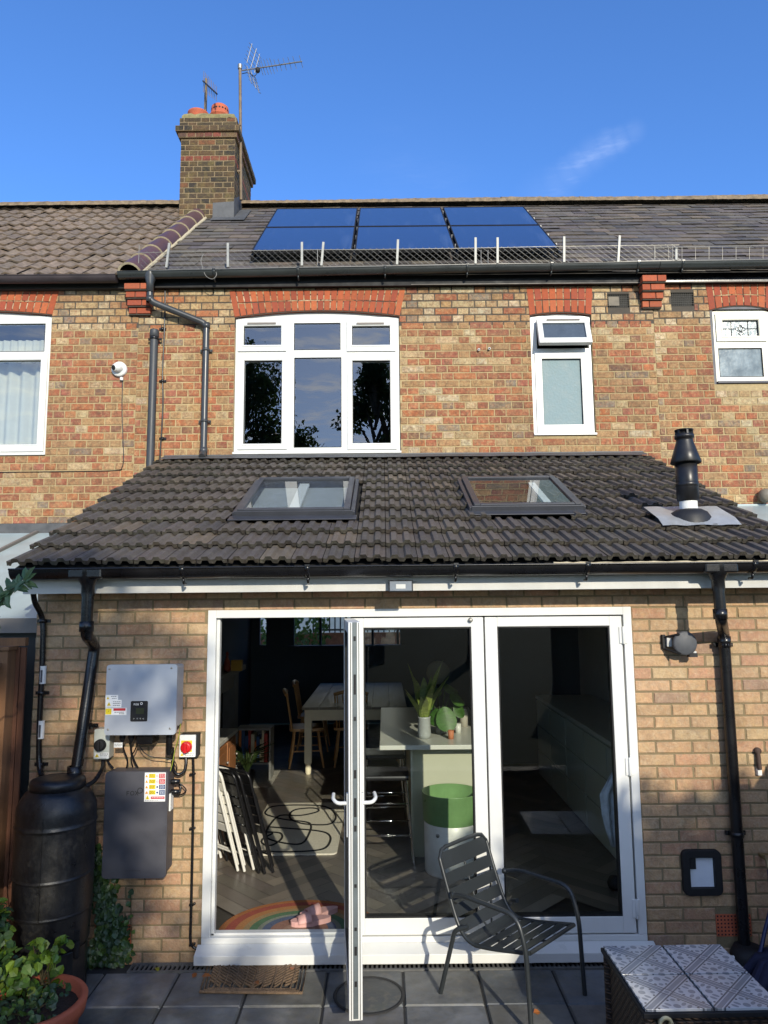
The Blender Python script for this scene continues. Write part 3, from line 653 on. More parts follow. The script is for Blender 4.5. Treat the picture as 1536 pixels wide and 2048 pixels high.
# weathered mortar cap
n = 10; vs = []
for j in range(4):
    k = (0, .01, .06, .12)[j]; h = (0, .06, .10, .115)[j]
    for i in range(4 * n):
        t = i / n; e = int(t); f_ = t - e; cs = [(cx0, cY), (cx1, cY), (cx1, cY + cD), (cx0, cY + cD)]; a, b = cs[e % 4], cs[(e + 1) % 4]
        x = a[0] + (b[0] - a[0]) * f_; y = a[1] + (b[1] - a[1]) * f_; mx_, my_ = (cx0 + cx1) / 2, cY + cD / 2
        vs.append((mx_ + (x - mx_) * (1 - k) + rnd.uniform(-.012, .012), my_ + (y - my_) * (1 - k) + rnd.uniform(-.012, .012), cz1 + .29 + h + rnd.uniform(-.015, .015)))
N = 4 * n; mb.add(vs, [(j * N + i, j * N + (i + 1) % N, (j + 1) * N + (i + 1) % N, (j + 1) * N + i) for j in range(3) for i in range(N)] + [tuple(range(3 * N, 4 * N))], 2)
chim = mb.build('chimney', [mat('sooty_mortar', lin(150, 130, 98, .7), .95, var=.3, scale=25), M_cb, mat('mossy_cap', lin(126, 118, 80), .95, var=.45, scale=9, bump=.9, bscale=25)], house)
ctop = cz1 + .405
c = atY(397, 222, cY + .28); mb = MB(); q = (c.x, cY + .28, ctop - .03)
mb.lathe([(.105, 0), (.105, .02), (.112, .05), (.125, .12), (.145, .165), (.148, .185), (.135, .195), (.12, .19), (.10, .05)], q, 24); mb.build('chimney_pot', M_terr, chim)
c = atY(440, 222, cY + .28); q = (c.x, cY + .28, ctop - .03); mb = MB()
mb.lathe([(.118, 0), (.118, .11), (.138, .125), (.145, .14), (.138, .155), (.122, .16), (.122, .25), (.118, .275), (.095, .295), (.0001, .30)], q, 24)
for i in range(18): a_ = i / 18 * 2 * math.pi; mb.lathe([(.0001, .1235), (.014, .1235)], (q[0], q[1], q[2] + .215), 8, 1, T=Matrix.Rotation(a_, 3, 'Z') @ Matrix.Rotation(R(90), 3, 'Y'))
mb.build('chimney_pot', [M_terr, M_gap], chim)
for dy in (.62, .92):
    mb = MB(); mb.lathe([(.11, 0), (.11, .10), (.13, .12), (.12, .14), (.10, .13)], ((cx0 + cx1) / 2 + .17, cY + dy, ctop - .05), 20); mb.build('chimney_pot', M_terr, chim)
# lead round its foot
mb = MB(); (xa, sa), (xb, sb) = mroof_px(436, 418), mroof_px(500, 418); sz = (cY - EY) / mc
v = [mroof(cx1 - .28, sz - .16, .03), mroof(cx1 + .17, sz - .16, .03), mroof(cx1 + .17, sz + .5, .03), mroof(cx1 + .012, sz + .5, .03), mroof(cx1 + .012, sz + .002, .03), mroof(cx1 - .28, sz + .002, .03)]
mb.add(v, [(0, 1, 4, 5), (1, 2, 3, 4)]); mb.quad((cx1 - .28, cY - .008, cz0), (cx1 + .01, cY - .008, cz0), (cx1 + .01, cY - .008, cz0 + .26), (cx1 - .28, cY - .008, cz0 + .24))
mb.quad((cx1 + .008, cY - .008, cz0), (cx1 + .008, cY + .5, cz0 + .4), (cx1 + .008, cY + .5, cz0 + .65), (cx1 + .008, cY - .008, cz0 + .30)); mb.build('lead_flashing', M_lead, house, solid=.003)

# ------------------------------------------------------------------ aerials
M_alum = mat('weathered_aluminium', lin(150, 148, 142), .45, .6, var=.3, scale=20)
M_rust = mat('rusty_pole', lin(120, 104, 84), .7, .3, var=.35, scale=12)
ay = cY + .18; base = atY(482, 400, ay); top = atY(480, 134, ay)
an = thing('tv_aerial', 'tall pole aerial with long comb boom strapped to the right side of the chimney', 'aerial', (base.x, ay, base.z))
mb = MB(); mb.tube([(base.x, ay, base.z), (top.x, ay, top.z)], .021, 10); pole = mb.build('pole', M_rust, an)
for py in (252, 344):
    z = atY(480, py, ay).z; mb = MB(); mb.box(cx1 - .1, top.x + .035, ay - .03, ay - .022, z - .012, z + .012); mb.lathe([(.021, -.015), (.028, -.015), (.028, .015), (.021, .015)], (top.x + (base.x - top.x) * .3, ay, z), 10); mb.build('strap', M_rust, an)
b0 = atY(484, 141, ay); b1 = atY(604, 123, ay - .35); bd = b1 - b0
mb = MB(); mb.tube([b0, b1], .009, 6); mb.lathe([(.03, -.03), (.034, .03)], (top.x, ay, top.z), 8); boom = mb.build('boom', M_alum, an)
mb = MB(); pd = bd.normalized(); up = Vector((0, 0, 1)); sdv = pd.cross(up).normalized()
for i, t in enumerate((.32, .36, .41, .46, .51, .57, .64, .72, .80, .88, .985)): 
    p = b0 + bd * t; h = .075 if i > 4 else .095; tt = (up * .7 + sdv * .7).normalized(); mb.tube([p - tt * h, p + tt * h], .0035, 5)
mb.build('director_rod', M_alum, an)
mb = MB(); p = b0 + bd * .15
for sg in (-1, 1):
    for k in range(5):
        c0 = p + (up * .7 + sdv * .7) * 0 + up * sg * (.05 + .055 * k) + pd * (-.0 + .0 * k) + pd * abs(k) * .018; mb.tube([c0 - sdv * .16, c0 + sdv * .16], .0035, 5)
    mb.tube([p + up * sg * .02, p + up * sg * .30 + pd * .09], .006, 5)
    for s2 in (-.1, .1): mb.tube([p + sdv * s2 + up * sg * .02, p + sdv * s2 + up * sg * .30 + pd * .08], .005, 5)
mb.build('reflector', M_alum, an)
mb = MB(); q = b0 + bd * .27; mb.sphere(q - up * .03, .035, 6, sc=(1, 1, 1.2)); mb.tube(smoothpath([q - up * .06, q + Vector((-.05, 0, -.12)), b0 + bd * .12 - up * .05, b0 - up * .05]), .005, 5); mb.build('balun', M_gap, an)
ay2 = cY + .75; p0 = atY(411, 212, ay2); p1 = atY(409, 163, ay2)
an2 = thing('tv_aerial', 'small dark aerial on a short post behind the chimney pots', 'aerial', (p0.x, ay2, p0.z))
mb = MB(); mb.tube([(p0.x, ay2, ctop - .1), (p0.x, ay2, p1.z + .04)], .022, 8); mb.build('pole', M_rust, an2)
b0 = atY(406, 162, ay2); b1 = atY(434, 188, ay2 - .8); bd = b1 - b0; pd = bd.normalized(); sdv = pd.cross(up).normalized()
mb = MB(); mb.tube([b0, b1], .011, 6); mb.build('boom', M_gap, an2)
mb = MB()
for i in range(9): p = b0 + bd * (.05 + i * .115); h = .17 - .008 * i; mb.tube([p - up * h, p + up * h], .0035, 5)
mb.build('director_rod', M_rust, an2)

# ------------------------------------------------------------------ solar panels
M_pv = bpy.data.materials.new('solar_cells'); M_pv.use_nodes = True; n_ = M_pv.node_tree.nodes; l_ = M_pv.node_tree.links; pr = n_['Principled BSDF']
pr.inputs['Base Color'].default_value = (.006, .008, .022, 1); pr.inputs['Roughness'].default_value = .16; pr.inputs['Coat Weight'].default_value = 1; pr.inputs['Coat Roughness'].default_value = .06; pr.inputs['Specular IOR Level'].default_value = 1.0
t_ = n_.new('ShaderNodeTexCoord'); w_ = n_.new('ShaderNodeTexNoise'); mp_ = n_.new('ShaderNodeMapping'); mp_.inputs['Scale'].default_value = (9, .7, 1); mp_.inputs['Rotation'].default_value = (0, 0, R(8))
l_.new(t_.outputs['Object'], mp_.inputs[0]); l_.new(mp_.outputs[0], w_.inputs['Vector']); w_.inputs['Scale'].default_value = 1.0; w_.inputs['Detail'].default_value = 4
c_ = n_.new('ShaderNodeValToRGB'); c_.color_ramp.elements[0].position = .56; c_.color_ramp.elements[0].color = (.016, .030, .095, 1); c_.color_ramp.elements[1].position = .85; c_.color_ramp.elements[1].color = (.09, .12, .20, 1)
l_.new(w_.outputs[0], c_.inputs[0]); l_.new(c_.outputs[0], pr.inputs['Base Color'])
tops = [mroof_px(px, 415, .14)[0] for px in (557, 712, 714, 872, 876, 1050)]; s_top = mroof_px(800, 415, .14)[1]; s_bot = mroof_px(800, 501, .13)[1]
bots = [mroof_px(px, 501, .13)[0] for px in (503, 707, 711, 912, 917, 1118)]
X0, X1 = (tops[0] + bots[0]) / 2, (tops[5] + bots[5]) / 2; pw = (X1 - X0 - .03 * 2) / 3; s_top -= .02; ph = (s_top - s_bot - .02) / 2
first = None
for r_ in range(2):
    for c in range(3):
        x = X0 + c * (pw + .03); s0 = s_bot + r_ * (ph + .02); loc = mroof(x, s0, .11)
        lab = '%s black framed blue solar panel in the %s row on the slate roof' % (('leftmost', 'middle', 'rightmost')[c], ('lower', 'upper')[r_])
        if first is None:
            first = thing('solar_panel', lab, 'solar panel', loc, 0, 'solar panels on the slate roof'); first.rotation_euler = (MA, 0, 0)
            mb = MB(); mb.box(.012, pw - .012, .012, ph - .012, .004, .032); mb.build('glass_face', M_pv, first, local=True)
            mb = MB(); mb.box(0, .0118, 0, ph, 0, .036); mb.box(pw - .0118, pw, 0, ph, 0, .036); mb.box(.0118, pw - .0118, 0, .0118, 0, .036); mb.box(.0118, pw - .0118, ph - .0118, ph, 0, .036); mb.build('frame', M_gap, first, local=True)
        else: copy_thing(first, loc, None, lab)
rl = MB()
for c in range(4):
    x = X0 - .02 + c * (pw + .03) + (.0 if c < 3 else .0)
    rl.box(x + .0, x + .03, 0, 1, 0, 1, T=Matrix.Translation(mroof(0, s_bot, .04)) @ Matrix.Rotation(MA, 4, 'X') @ Matrix.Diagonal((1, s_top - s_bot, .05, 1)))
    for k in range(5):
        p = mroof(x + .012, s_bot + (s_top - s_bot) * (k + .5) / 5, .10); rl.box(p.x - .007, p.x + .007, p.y - .010, p.y + .010, p.z - .01, p.z + .040, 1)
tag(rl.build('mounting_rail', [M_gap, M_greypvc]), 'dark rails with metal clamps under the solar panels', 'rail')

# ------------------------------------------------------------------ wire guard along the gutter
M_wire = mat('galvanised_wire', lin(128, 126, 120), .5, .5, var=.2)
M_post = mat('galvanised_post', lin(150, 150, 143), .5, .35, var=.2)
gy = EY + .03
x0 = atY(277, 535, gy).x; x1 = atY(1362, 520, gy).x
zb0 = atY(277, 541, gy).z; zt0 = atY(277, 500, gy).z; zb1 = atY(1362, 521, gy).z; zt1 = atY(1362, 486, gy).z
gd = thing('wire_guard', 'chain link wire guard on short grey posts along the roof gutter', 'wire fence', ((x0 + x1) / 2, gy, zb0))
mb = MB(); hgt = zt0 - zb0; L_ = x1 - x0; sp_ = .068
zz = lambda x, t: (zb0 + (zb1 - zb0) * (x - x0) / L_) * (1 - t) + (zt0 + (zt1 - zt0) * (x - x0) / L_) * t
k = int(L_ / sp_)
for i in range(-3, k + 1):
    for sg in (0, 1):
        xa, xb = x0 + i * sp_, x0 + i * sp_ + hgt * 1.0
        if sg: xa, xb = xb, xa
        pts = []
        for t in (0, .33, .66, 1):
            x = xa + (xb - xa) * t
            if x0 - .01 <= x <= x1 + .01: pts.append((x + rnd.uniform(-.004, .004), gy + (.004 if sg else 0) + .02 * t, zz(x, t)))
        if len(pts) > 1: mb.tube(pts, .0014, 3, caps=False)
for t in (0, .93): mb.tube([(x0 + L_ * q / 12, gy + .02 * t, zz(x0 + L_ * q / 12, t) + rnd.uniform(-.006, .006)) for q in range(13)], .0028, 4)
mb.tube([(x0, gy, zz(x0, 0)), (x0, gy, zz(x0, 1) + .05)], .004, 5)
mb.build('chain_link_mesh', M_wire, gd)
for px, ytop, ybot, lean in ((339, 487, 536, -6), (456, 487, 535, 0), (604, 485, 532, 0), (647, 485, 532, -4), (796, 480, 530, -2), (951, 476, 528, 0), (995, 476, 527, 0), (1128, 474, 525, 0), (1239, 472, 525, -3), (1352, 495, 521, 0)):
    a = atY(px, ytop, gy + .03); b = atY(px + lean, ybot, gy); mb = MB(); w_ = .012
    mb.tube([b, a], .016, 4); mb.build('post', M_post, gd)
for px in (635, 962, 976, 1345): a = atY(px, 500, gy + .02); b = atY(px, 530, gy); mb = MB(); mb.tube([b, a], .005, 5); mb.build('thin_post', M_wire, gd)
a = smoothpath([atY(px, py, gy - .09) for px, py in ((407, 508), (402, 520), (405, 535), (412, 552), (425, 558), (433, 550), (430, 540))]); mb = MB(); mb.tube(a, .004, 5); mb.build('loose_wire', M_wire, gd)
g2 = thing('wire_guard', 'plain wire framed guard along the right neighbour\'s gutter', 'wire fence', (XR + 1.4, gy, zb1))
mb = MB(); 
for py in (492, 519): mb.tube([atY(1308, py + 3, gy), atY(1700, py - 3, gy)], .004, 5)
for px in (1309, 1345): mb.tube([atY(px, 492, gy), atY(px, 521, gy)], .004, 5)
for i in range(16): a = atY(1310 + i * 27, 494, gy); mb.tube([a, atY(1310 + i * 27, 519, gy)], .0018, 4)
mb.build('wire_frame', M_wire, g2)
# ------------------------------------------------------------------ rear extension: tiled lean-to roof
lx0 = (lroof_px(24, 1128)[0] + lroof_px(312, 930)[0]) / 2; lx1 = lroof_px(1302, 922)[0] + .02
skl = []
for qd in (((523, 957), (689, 955), (700, 1012), (498, 1014)), ((930, 955), (1090, 953), (1150, 1000), (964, 1006))):
    P4 = [lroof_px(px, py, .09) for px, py in qd]; skl.append([(P4[0][0] + P4[3][0]) / 2, (P4[1][0] + P4[2][0]) / 2, (P4[2][1] + P4[3][1]) / 2, (P4[0][1] + P4[1][1]) / 2])
fx, fs = lroof_px(1378, 1052)
M_deck = mat('dark_deck', lin(24, 23, 22), .9)
mb = MB(); tw = .1905; gg = .2825; rows = 11; prof = [(0, .004), (.012, 0), (.024, .0), (.034, .02), (.066, .021), (.078, .002), (.092, .0), (.108, .0), (.120, .02), (.150, .021), (.162, .003), (.186, .004)]
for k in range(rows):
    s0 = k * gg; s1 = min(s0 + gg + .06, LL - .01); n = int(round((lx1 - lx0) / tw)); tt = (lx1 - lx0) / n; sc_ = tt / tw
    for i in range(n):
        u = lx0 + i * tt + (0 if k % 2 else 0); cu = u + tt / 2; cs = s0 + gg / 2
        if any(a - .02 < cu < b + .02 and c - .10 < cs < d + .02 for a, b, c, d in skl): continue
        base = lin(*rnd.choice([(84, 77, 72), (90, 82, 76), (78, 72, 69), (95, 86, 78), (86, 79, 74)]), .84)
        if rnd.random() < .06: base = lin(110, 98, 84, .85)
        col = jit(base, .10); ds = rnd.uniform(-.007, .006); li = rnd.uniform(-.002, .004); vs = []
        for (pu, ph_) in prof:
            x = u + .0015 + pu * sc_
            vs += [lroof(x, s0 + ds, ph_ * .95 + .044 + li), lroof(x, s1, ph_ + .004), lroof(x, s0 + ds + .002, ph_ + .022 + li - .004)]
        m = len(prof); mb.add(vs, [(3 * j, 3 * j + 3, 3 * j + 4, 3 * j + 1) for j in range(m - 1)], 0, col); mb.add(vs, [(3 * j + 2, 3 * j + 5, 3 * j + 3, 3 * j) for j in range(m - 1)], 0, jit(lin(46, 42, 36), .35))  # front lips darker: moss and dirt, with the shade under them put into colour
        if i in (0, n - 1):
            j = 0 if i == 0 else m - 1; a, b = vs[3 * j], vs[3 * j + 1]; mb.quad(a, b, b - LN * .03, a - LN * .03, 0, col)
mb.quad(lroof(lx0 + .03, .0, -.01), lroof(lx1 - .03, .0, -.01), lroof(lx1 - .03, LL, -.01), lroof(lx0 + .03, LL, -.01), 1)
mb.quad(lroof(lx1 - .03, .03, -.08), lroof(lx0 + .03, .03, -.08), lroof(lx0 + .03, LL, -.08), lroof(lx1 - .03, LL, -.08), 1)
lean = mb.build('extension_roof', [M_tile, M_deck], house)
# mortar bedding on the right part of the eaves
mb = MB(); mb.tube([lroof(lx1 - 1.65 + 1.6 * i / 40, -.012, .0 + rnd.uniform(-.003, .003)) for i in range(41)], .014, 6); mb.build('mortar_bed', MATS['pale_mortar'], lean)
# lead at the head of the roof
mb = MB(); n = 40; vs = []
for i in range(n + 1):
    x = lx0 + .05 + (lx1 - lx0 - .09) * i / n; w_ = rnd.uniform(-.003, .003)
    vs += [(x, D2 - .012, atY(768, 907, D2).z + w_), (x, D2 - .014, LZ + LL * ls + .055), lroof(x, LL - .15, .062 + w_)]
mb.add(vs, [(3 * i + j, 3 * i + 3 + j, 3 * i + 4 + j, 3 * i + 1 + j) for i in range(n) for j in (0, 1)], 0, None, False); mb.build('lead_flashing', M_lead, lean)
# roof windows
M_sky = mat('skylight_frame', lin(66, 68, 74), .4, .3, var=.12, scale=5); M_skyin = mat('skylight_lining', lin(150, 154, 154), .8)
for i, (a, b, c, d) in enumerate(skl):
    T = Matrix.Translation(lroof(0, 0, 0)) @ Matrix.Rotation(LA, 4, 'X'); f_ = .046
    mb = MB()
    for (x0, x1, s0, s1, h) in ((a - f_, a, c - f_, d + f_, .098), (b, b + f_, c - f_, d + f_, .098), (a, b, c - f_, c, .096), (a, b, d, d + f_, .100)): mb.box(x0, x1, s0, s1, .0, h, T=T)
    for (x0, x1) in ((a - f_ - .035, a - f_ - .004), (b + f_ + .004, b + f_ + .035)): mb.box(x0, x1, c - .05, d + .06, .0, .075, T=T)
    mb.box(a - f_ - .02, b + f_ + .02, c - f_ - .012, c - f_ - .001, .02, .085, T=T)
    mb.box(a - f_ - .05, b + f_ + .05, c - f_ - .11, c - f_ - .013, .045, .052, T=T)
    sk = mb.build('roof_window', M_sky, lean, bevel=.004)
    p = MB(); p.add([T @ Vector(q) for q in ((a, c, .084), (b, c, .084), (b, d, .084), (a, d, .084))], [(0, 1, 2, 3)]); p.build('pane', glass('skylight_glass%d' % i, (.8, .85, .85, 1), 1.9), sk)
    p = MB(); p.box(a - .02, b + .02, c - .02, d + .02, .004, .012, T=T); p.build('lining', M_deck if i else M_skyin, sk)
    p = MB(); p.box(a + (b - a) * (.74 if i else .42), a + (b - a) * (.82 if i else .53), c, d, .03, .05, T=T); p.build('glazing_bar_or_reflection', M_upvc, sk)  # white strip under the pane stands in for a mirrored window frame
# flue
M_flue = mat('black_flue', lin(34, 34, 36), .38, .3, var=.3, scale=9)
fp = lroof(fx, fs, .03); fY = fp.y; Z_ = lambda py: atY(1366, py, fY).z
fl = thing('flue', 'black metal stove flue with conical cowl on the right of the tiled extension roof', 'flue', tuple(fp))
mb = MB(); zb = fp.z
mb.lathe([(.150, -.02), (.142, .03), (.120, .065), (.085, .085), (.070, .088), (.001, .09)], (fp.x, fY, zb), 28); mb.build('rubber_boot', mat('rubber_boot', lin(28, 28, 30), .6), fl)
mb = MB(); mb.lathe([(.060, .05), (.060, Z_(985) - zb)], (fp.x, fY, zb), 24); mb.build('inner_pipe', mat('white_enamel', lin(225, 225, 220), .35), fl)
z = lambda py: Z_(py) - zb
mb = MB(); mb.lathe([(.060, z(1003)), (.074, z(1001)), (.074, z(930)), (.068, z(929)), (.072, z(926)), (.072, z(862 + 60)), (.100, z(927)), (.104, z(925)), (.082, z(905)), (.058, z(884)), (.056, z(878)), (.066, z(877)), (.066, z(870)), (.052, z(869))], (fp.x, fY, zb), 28)
mb.lathe([(.0715, z(975)), (.0765, z(974)), (.0765, z(966)), (.0715, z(965))], (fp.x, fY, zb), 28); mb.build('pipe', M_flue, fl)
mb = MB(); mb.lathe([(.045, z(869)), (.045, z(862)), (.062, z(862)), (.064, z(860)), (.001, z(858))], (fp.x, fY, zb), 24)
for k in range(6): a_ = k * R(60); mb.box(-.006, .006, .040, .06, z(870), z(862), T=Matrix.Translation((fp.x, fY, zb)) @ Matrix.Rotation(a_, 4, 'Z'))
mb.build('cap', M_flue, fl)
T = Matrix.Translation(lroof(0, 0, 0)) @ Matrix.Rotation(LA, 4, 'X'); mb = MB(); xa, sa_ = lroof_px(1333, 1068); xb = lroof_px(1474, 1066)[0]; n = 16; vs = []
for j in range(5):
    for i in range(n + 1): 
        s_ = sa_ - .0 + .38 * j / 4; x = xa - .03 + (xb - xa + .05) * i / n; vs.append(T @ Vector((x, s_ + rnd.uniform(-.004, .004), .084 + .002 * math.sin(x * 30) - (.022 if j == 0 else 0))))
mb.add(vs, [(j * (n + 1) + i, j * (n + 1) + i + 1, (j + 1) * (n + 1) + i + 1, (j + 1) * (n + 1) + i) for j in range(4) for i in range(n)], 0, None, True); mb.build('lead_slate', mat('bright_lead', lin(170, 172, 172), .35, .35, var=.15, scale=9, bump=.3, bscale=14), fl)

# fascia, gutter
FY = LY + .07; z0f = (atY(60, 1190, FY).z + atY(1480, 1174, FY).z) / 2; EWL = atY(71, 1300, D1).x; EWR = lx1 - .04
fxl = atY(46, 1175, FY).x
mb = MB(); mb.box(fxl, lx1 + .02, FY, FY + .02, z0f, LZ - .02); mb.box(fxl, lx1 + .02, FY + .0205, D1 - .001, z0f + .012, z0f + .022); mb.box(fxl, fxl + .02, FY + .02, D2 - .02, z0f + .03, LZ - .02)
mb.build('fascia', M_fascia, house, bevel=.002)
GY2 = LY - .005; ga = atY(20, 1139, GY2 - .05); gb = atY(1536, 1131, GY2 - .05)
gutter(house, ga.x, lx1 + .05, GY2 - .01, ga.z, ga.z + .004, .060, M_black, clips=[atY(px, 1140, GY2).x for px in (370, 617, 910, 1170, 1500)])
def outlet(par, x, Y, zt):
    mb = MB(); mb.lathe([(.064, .0), (.064, -.055), (.05, -.075), (.038, -.10), (.038, -.16)], (x, Y, zt + .0), 18)
    mb.box(x - .10, x + .10, Y - .062, Y + .05, zt - .058, zt + .004); mb.build('gutter_outlet', M_black, par, bevel=.012)
gzz = ga.z
xo = atY(178, 1170, GY2).x; xo2 = atY(1435, 1170, GY2).x; outlet(house, xo, GY2 - .01, gzz); outlet(house, xo2, GY2 - .01, gzz)
# left downpipe runs to the water butt
Ybutt = 4.28; PW = .034
b1 = atY(163, 1270, GY2); b2 = atY(188, 1292, D1 - .07); b3 = atY(163, 1500, D1 - .16)
mb = MB(); path = fillet([(xo, GY2 - .01, gzz - .06), (xo, GY2 - .01, b1.z), (b2.x, D1 - .06, b2.z), (b3.x - .01, Ybutt + .10, b3.z - .20)], .05, 6); mb.tube(path, PW, 16)
for q in ((xo, GY2 - .01, b1.z + .05),): mb.lathe([(PW, -.03), (.041, -.03), (.041, .03), (PW, .03)], q, 16)
mb.lathe([(PW, -.06), (.043, -.06), (.043, .02), (PW, .02)], (b3.x - .010, Ybutt + .10, b3.z - .10), 16); mb.build('downpipe', M_black, house)
c3 = atY(180, 1452, D1 - .1); clamp(house, (c3.x - .02, D1 - .105, c3.z), PW)
# right downpipe
c1 = atY(1436, 1240, GY2); c2 = atY(1448, 1266, D1 - .06); c4 = atY(1487, 1888, D1 - .06)
mb = MB(); path = fillet([(xo2, GY2 - .01, gzz - .06), (xo2 + .003, GY2 - .01, c1.z), (c2.x, D1 - .055, c2.z), (c2.x + .0, D1 - .055, .06)], .045, 6); mb.tube(path, PW, 16)
for q in ((xo2, GY2 - .01, c1.z + .035), (c2.x, D1 - .055, c2.z - .05)): mb.lathe([(PW, -.03), (.040, -.03), (.040, .03), (PW, .03)], q, 16)
mb.build('downpipe', M_black, house)
for py in (1290, 1668): q = atY(1448, py, D1 - .055); clamp(house, (c2.x, D1 - .055, q.z), PW)

# extension wall with the door opening
dx0 = (atY(416, 1222, D1).x + atY(404, 1885, D1).x) / 2; dx1 = (atY(1262, 1214, D1).x + atY(1292, 1870, D1).x) / 2; dz1 = (atY(416, 1221, D1).z + atY(1262, 1213, D1).z) / 2; dz0 = .065
WH = LZ - .03
cf = rc(1362, 1697, 1440, 1788, D1); cfh = (cf[0] + .03, cf[1] - .03, cf[2] + .03, cf[3] - .03)
ab1 = rc(190, 1850, 263, 1890, D1); ab2 = rc(1432, 1828, 1502, 1872, D1)
mb = MB(); f = front(D1); holes = [(dx0, dx1, -.1, dz1), cfh]
wall(mb, f, EWL, EWR, -.05, WH, holes, .28, 0); bricks(mb, f, EWL, EWR, -.02, WH, holes + [ab1, ab2], .2255, .0752, 'stretcher', newcol, 1, .0105, .005, uoff=.06)
ml = lambda u, v, d: Vector((EWL - d, -u, v)); mb.quad(ml(-D2, -.05, 0), ml(-D1, -.05, 0), ml(-D1, WH, 0), ml(-D2, WH, 0), 0); bricks(mb, ml, -D2, -D1, -.02, WH, [], .2255, .0752, 'stretcher', newcol, 1, .0105, .005)
mb.quad((EWR, D1, -.05), (EWR, D2, -.05), (EWR, D2, WH), (EWR, D1, WH), 0)
mb.build('extension_wall', [M_mort2, M_brick2], house)
def airbrick(w):
    mb = MB(); mb.box(w[0], w[1], D1 - .0045, D1 + .02, w[2], w[3]); nx, nz_ = 10, 6
    for i in range(nx):
        for j in range(nz_): x = w[0] + (w[1] - w[0]) * (i + .5) / nx; z = w[2] + (w[3] - w[2]) * (j + .5) / nz_; mb.box(x - .0045, x + .0045, D1 - .0055, D1 - .004, z - .0045, z + .0045, 1)
    mb.build('air_brick', [M_terr, M_gap], house)
airbrick(ab1); airbrick(ab2)

# ------------------------------------------------------------------ glazed doors
dfw = .052; yA, yB = D1 - .012, D1 + .065
mb = MB(); mb.box(dx0, dx0 + dfw, yA, yB, dz0 + .07, dz1); mb.box(dx1 - dfw, dx1, yA, yB, dz0 + .07, dz1); mb.box(dx0 + dfw, dx1 - dfw, yA, yB, dz1 - .05, dz1); mb.box(dx0, dx1, yA, yB, dz0 + .035, dz0 + .0695)
mb.box(dx0 + dfw, dx0 + dfw + .02, yA + .03, yB, dz0 + .07, dz1 - .05); mb.box(dx0 + dfw, dx1 - dfw, yA + .03, yB - .002, dz0 + .0698, dz0 + .085)
df = mb.build('door_frame', M_alu, house, bevel=.003)
mb = MB(); mb.add([Vector(q) for q in ((dx0 - .02, D1 - .10, dz0 - .045), (dx1 + .035, D1 - .10, dz0 - .045), (dx1 + .035, D1 - .10, dz0 + .008), (dx0 - .02, D1 - .10, dz0 + .008), (dx0 - .02, D1 - .013, dz0 + .034), (dx1 + .035, D1 - .013, dz0 + .034), (dx0 - .02, D1 - .013, dz0 - .045), (dx1 + .035, D1 - .013, dz0 - .045))],
    [(0, 1, 2, 3), (3, 2, 5, 4), (0, 3, 4, 6), (1, 7, 5, 2), (0, 6, 7, 1)]); mb.box(dx0, dx1, D1 - .013, yB, dz0 - .05, dz0 + .0345); mb.build('sill', M_alu, df, bevel=.003)
def dleaf(x0, x1, z0, z1, name, stile=.078, T=None, loc=None, yc=0.0, th=.055):
    mb = MB(); b = .095; t_ = .06; mb.box(x0, x0 + stile, yc, yc + th, z0, z1, T=T); mb.box(x1 - stile, x1, yc, yc + th, z0, z1, T=T); mb.box(x0 + stile, x1 - stile, yc, yc + th, z0, z0 + b, T=T); mb.box(x0 + stile, x1 - stile, yc, yc + th, z1 - t_, z1, T=T)
    L_ = mb.build(name, M_alu, house, bevel=.003)
    for yy in (yc + .012, yc + th - .012):
        p = MB(); p.add([(T @ Vector(q) if T else Vector(q)) for q in ((x0 + stile, yy, z0 + b), (x1 - stile, yy, z0 + b), (x1 - stile, yy, z1 - t_), (x0 + stile, yy, z1 - t_))], [(0, 1, 2, 3)]); p.build('pane', M_dglass, L_)
        break
    k = MB(); g = .009; q = (x0 + stile, x1 - stile, z0 + b, z1 - t_)
    for bx in ((q[0], q[0] + g, q[2], q[3]), (q[1] - g, q[1], q[2], q[3]), (q[0] + g, q[1] - g, q[2], q[2] + g), (q[0] + g, q[1] - g, q[3] - g, q[3])): k.box(bx[0], bx[1], yc + .003, yc + th - .003, bx[2], bx[3], T=T)
    k.build('gasket', M_gap, L_); return L_
lz0, lz1 = dz0 + .078, dz1 - .058
xm = atY(974, 1500, D1).x; xh = atY(703, 1500, D1).x; xr = dx1 - dfw - .012
backing = MB(); backing.box(xm - .02, xm + .02, D1 + .045, D1 + .055, lz0, lz1); backing.box(dx1 - dfw - .03, dx1 - dfw - .001, D1 + .045, D1 + .055, lz0, lz1); backing.box(xh, dx1 - dfw, D1 + .045, D1 + .055, lz1 - .01, dz1 - .051); backing.box(xh, dx1 - dfw, D1 + .045, D1 + .055, dz0 + .0855, lz0 + .01); backing.build('gap_seal', M_gap, df)
lfm = dleaf(xh, xm - .005, lz0, lz1, 'door_leaf', yc=D1 - .012); lfr = dleaf(xm + .005, xr, lz0, lz1, 'door_leaf', yc=D1 - .012)
h0 = Vector((xh - .0, D1 - .03)); tipx = atZ(716, 2030, .15).x; ang = math.atan2(-( (D1 - .03) - 3.76), tipx - h0.x)
T = Matrix.Translation((xh - .012, D1 - .035, 0)) @ Matrix.Rotation(ang, 4, 'Z')
Lw = .845
lfo = dleaf(0, Lw, lz0 - .01, lz1, 'open_door_leaf', .085, T=T, yc=-.033, th=.066); lfo['label'] = 'outward opened edge-on door leaf'
mb = MB()                                                 # lock edge furniture
mb.box(Lw + .0002, Lw + .004, -.012, .012, lz0, lz1, 0, T=T)
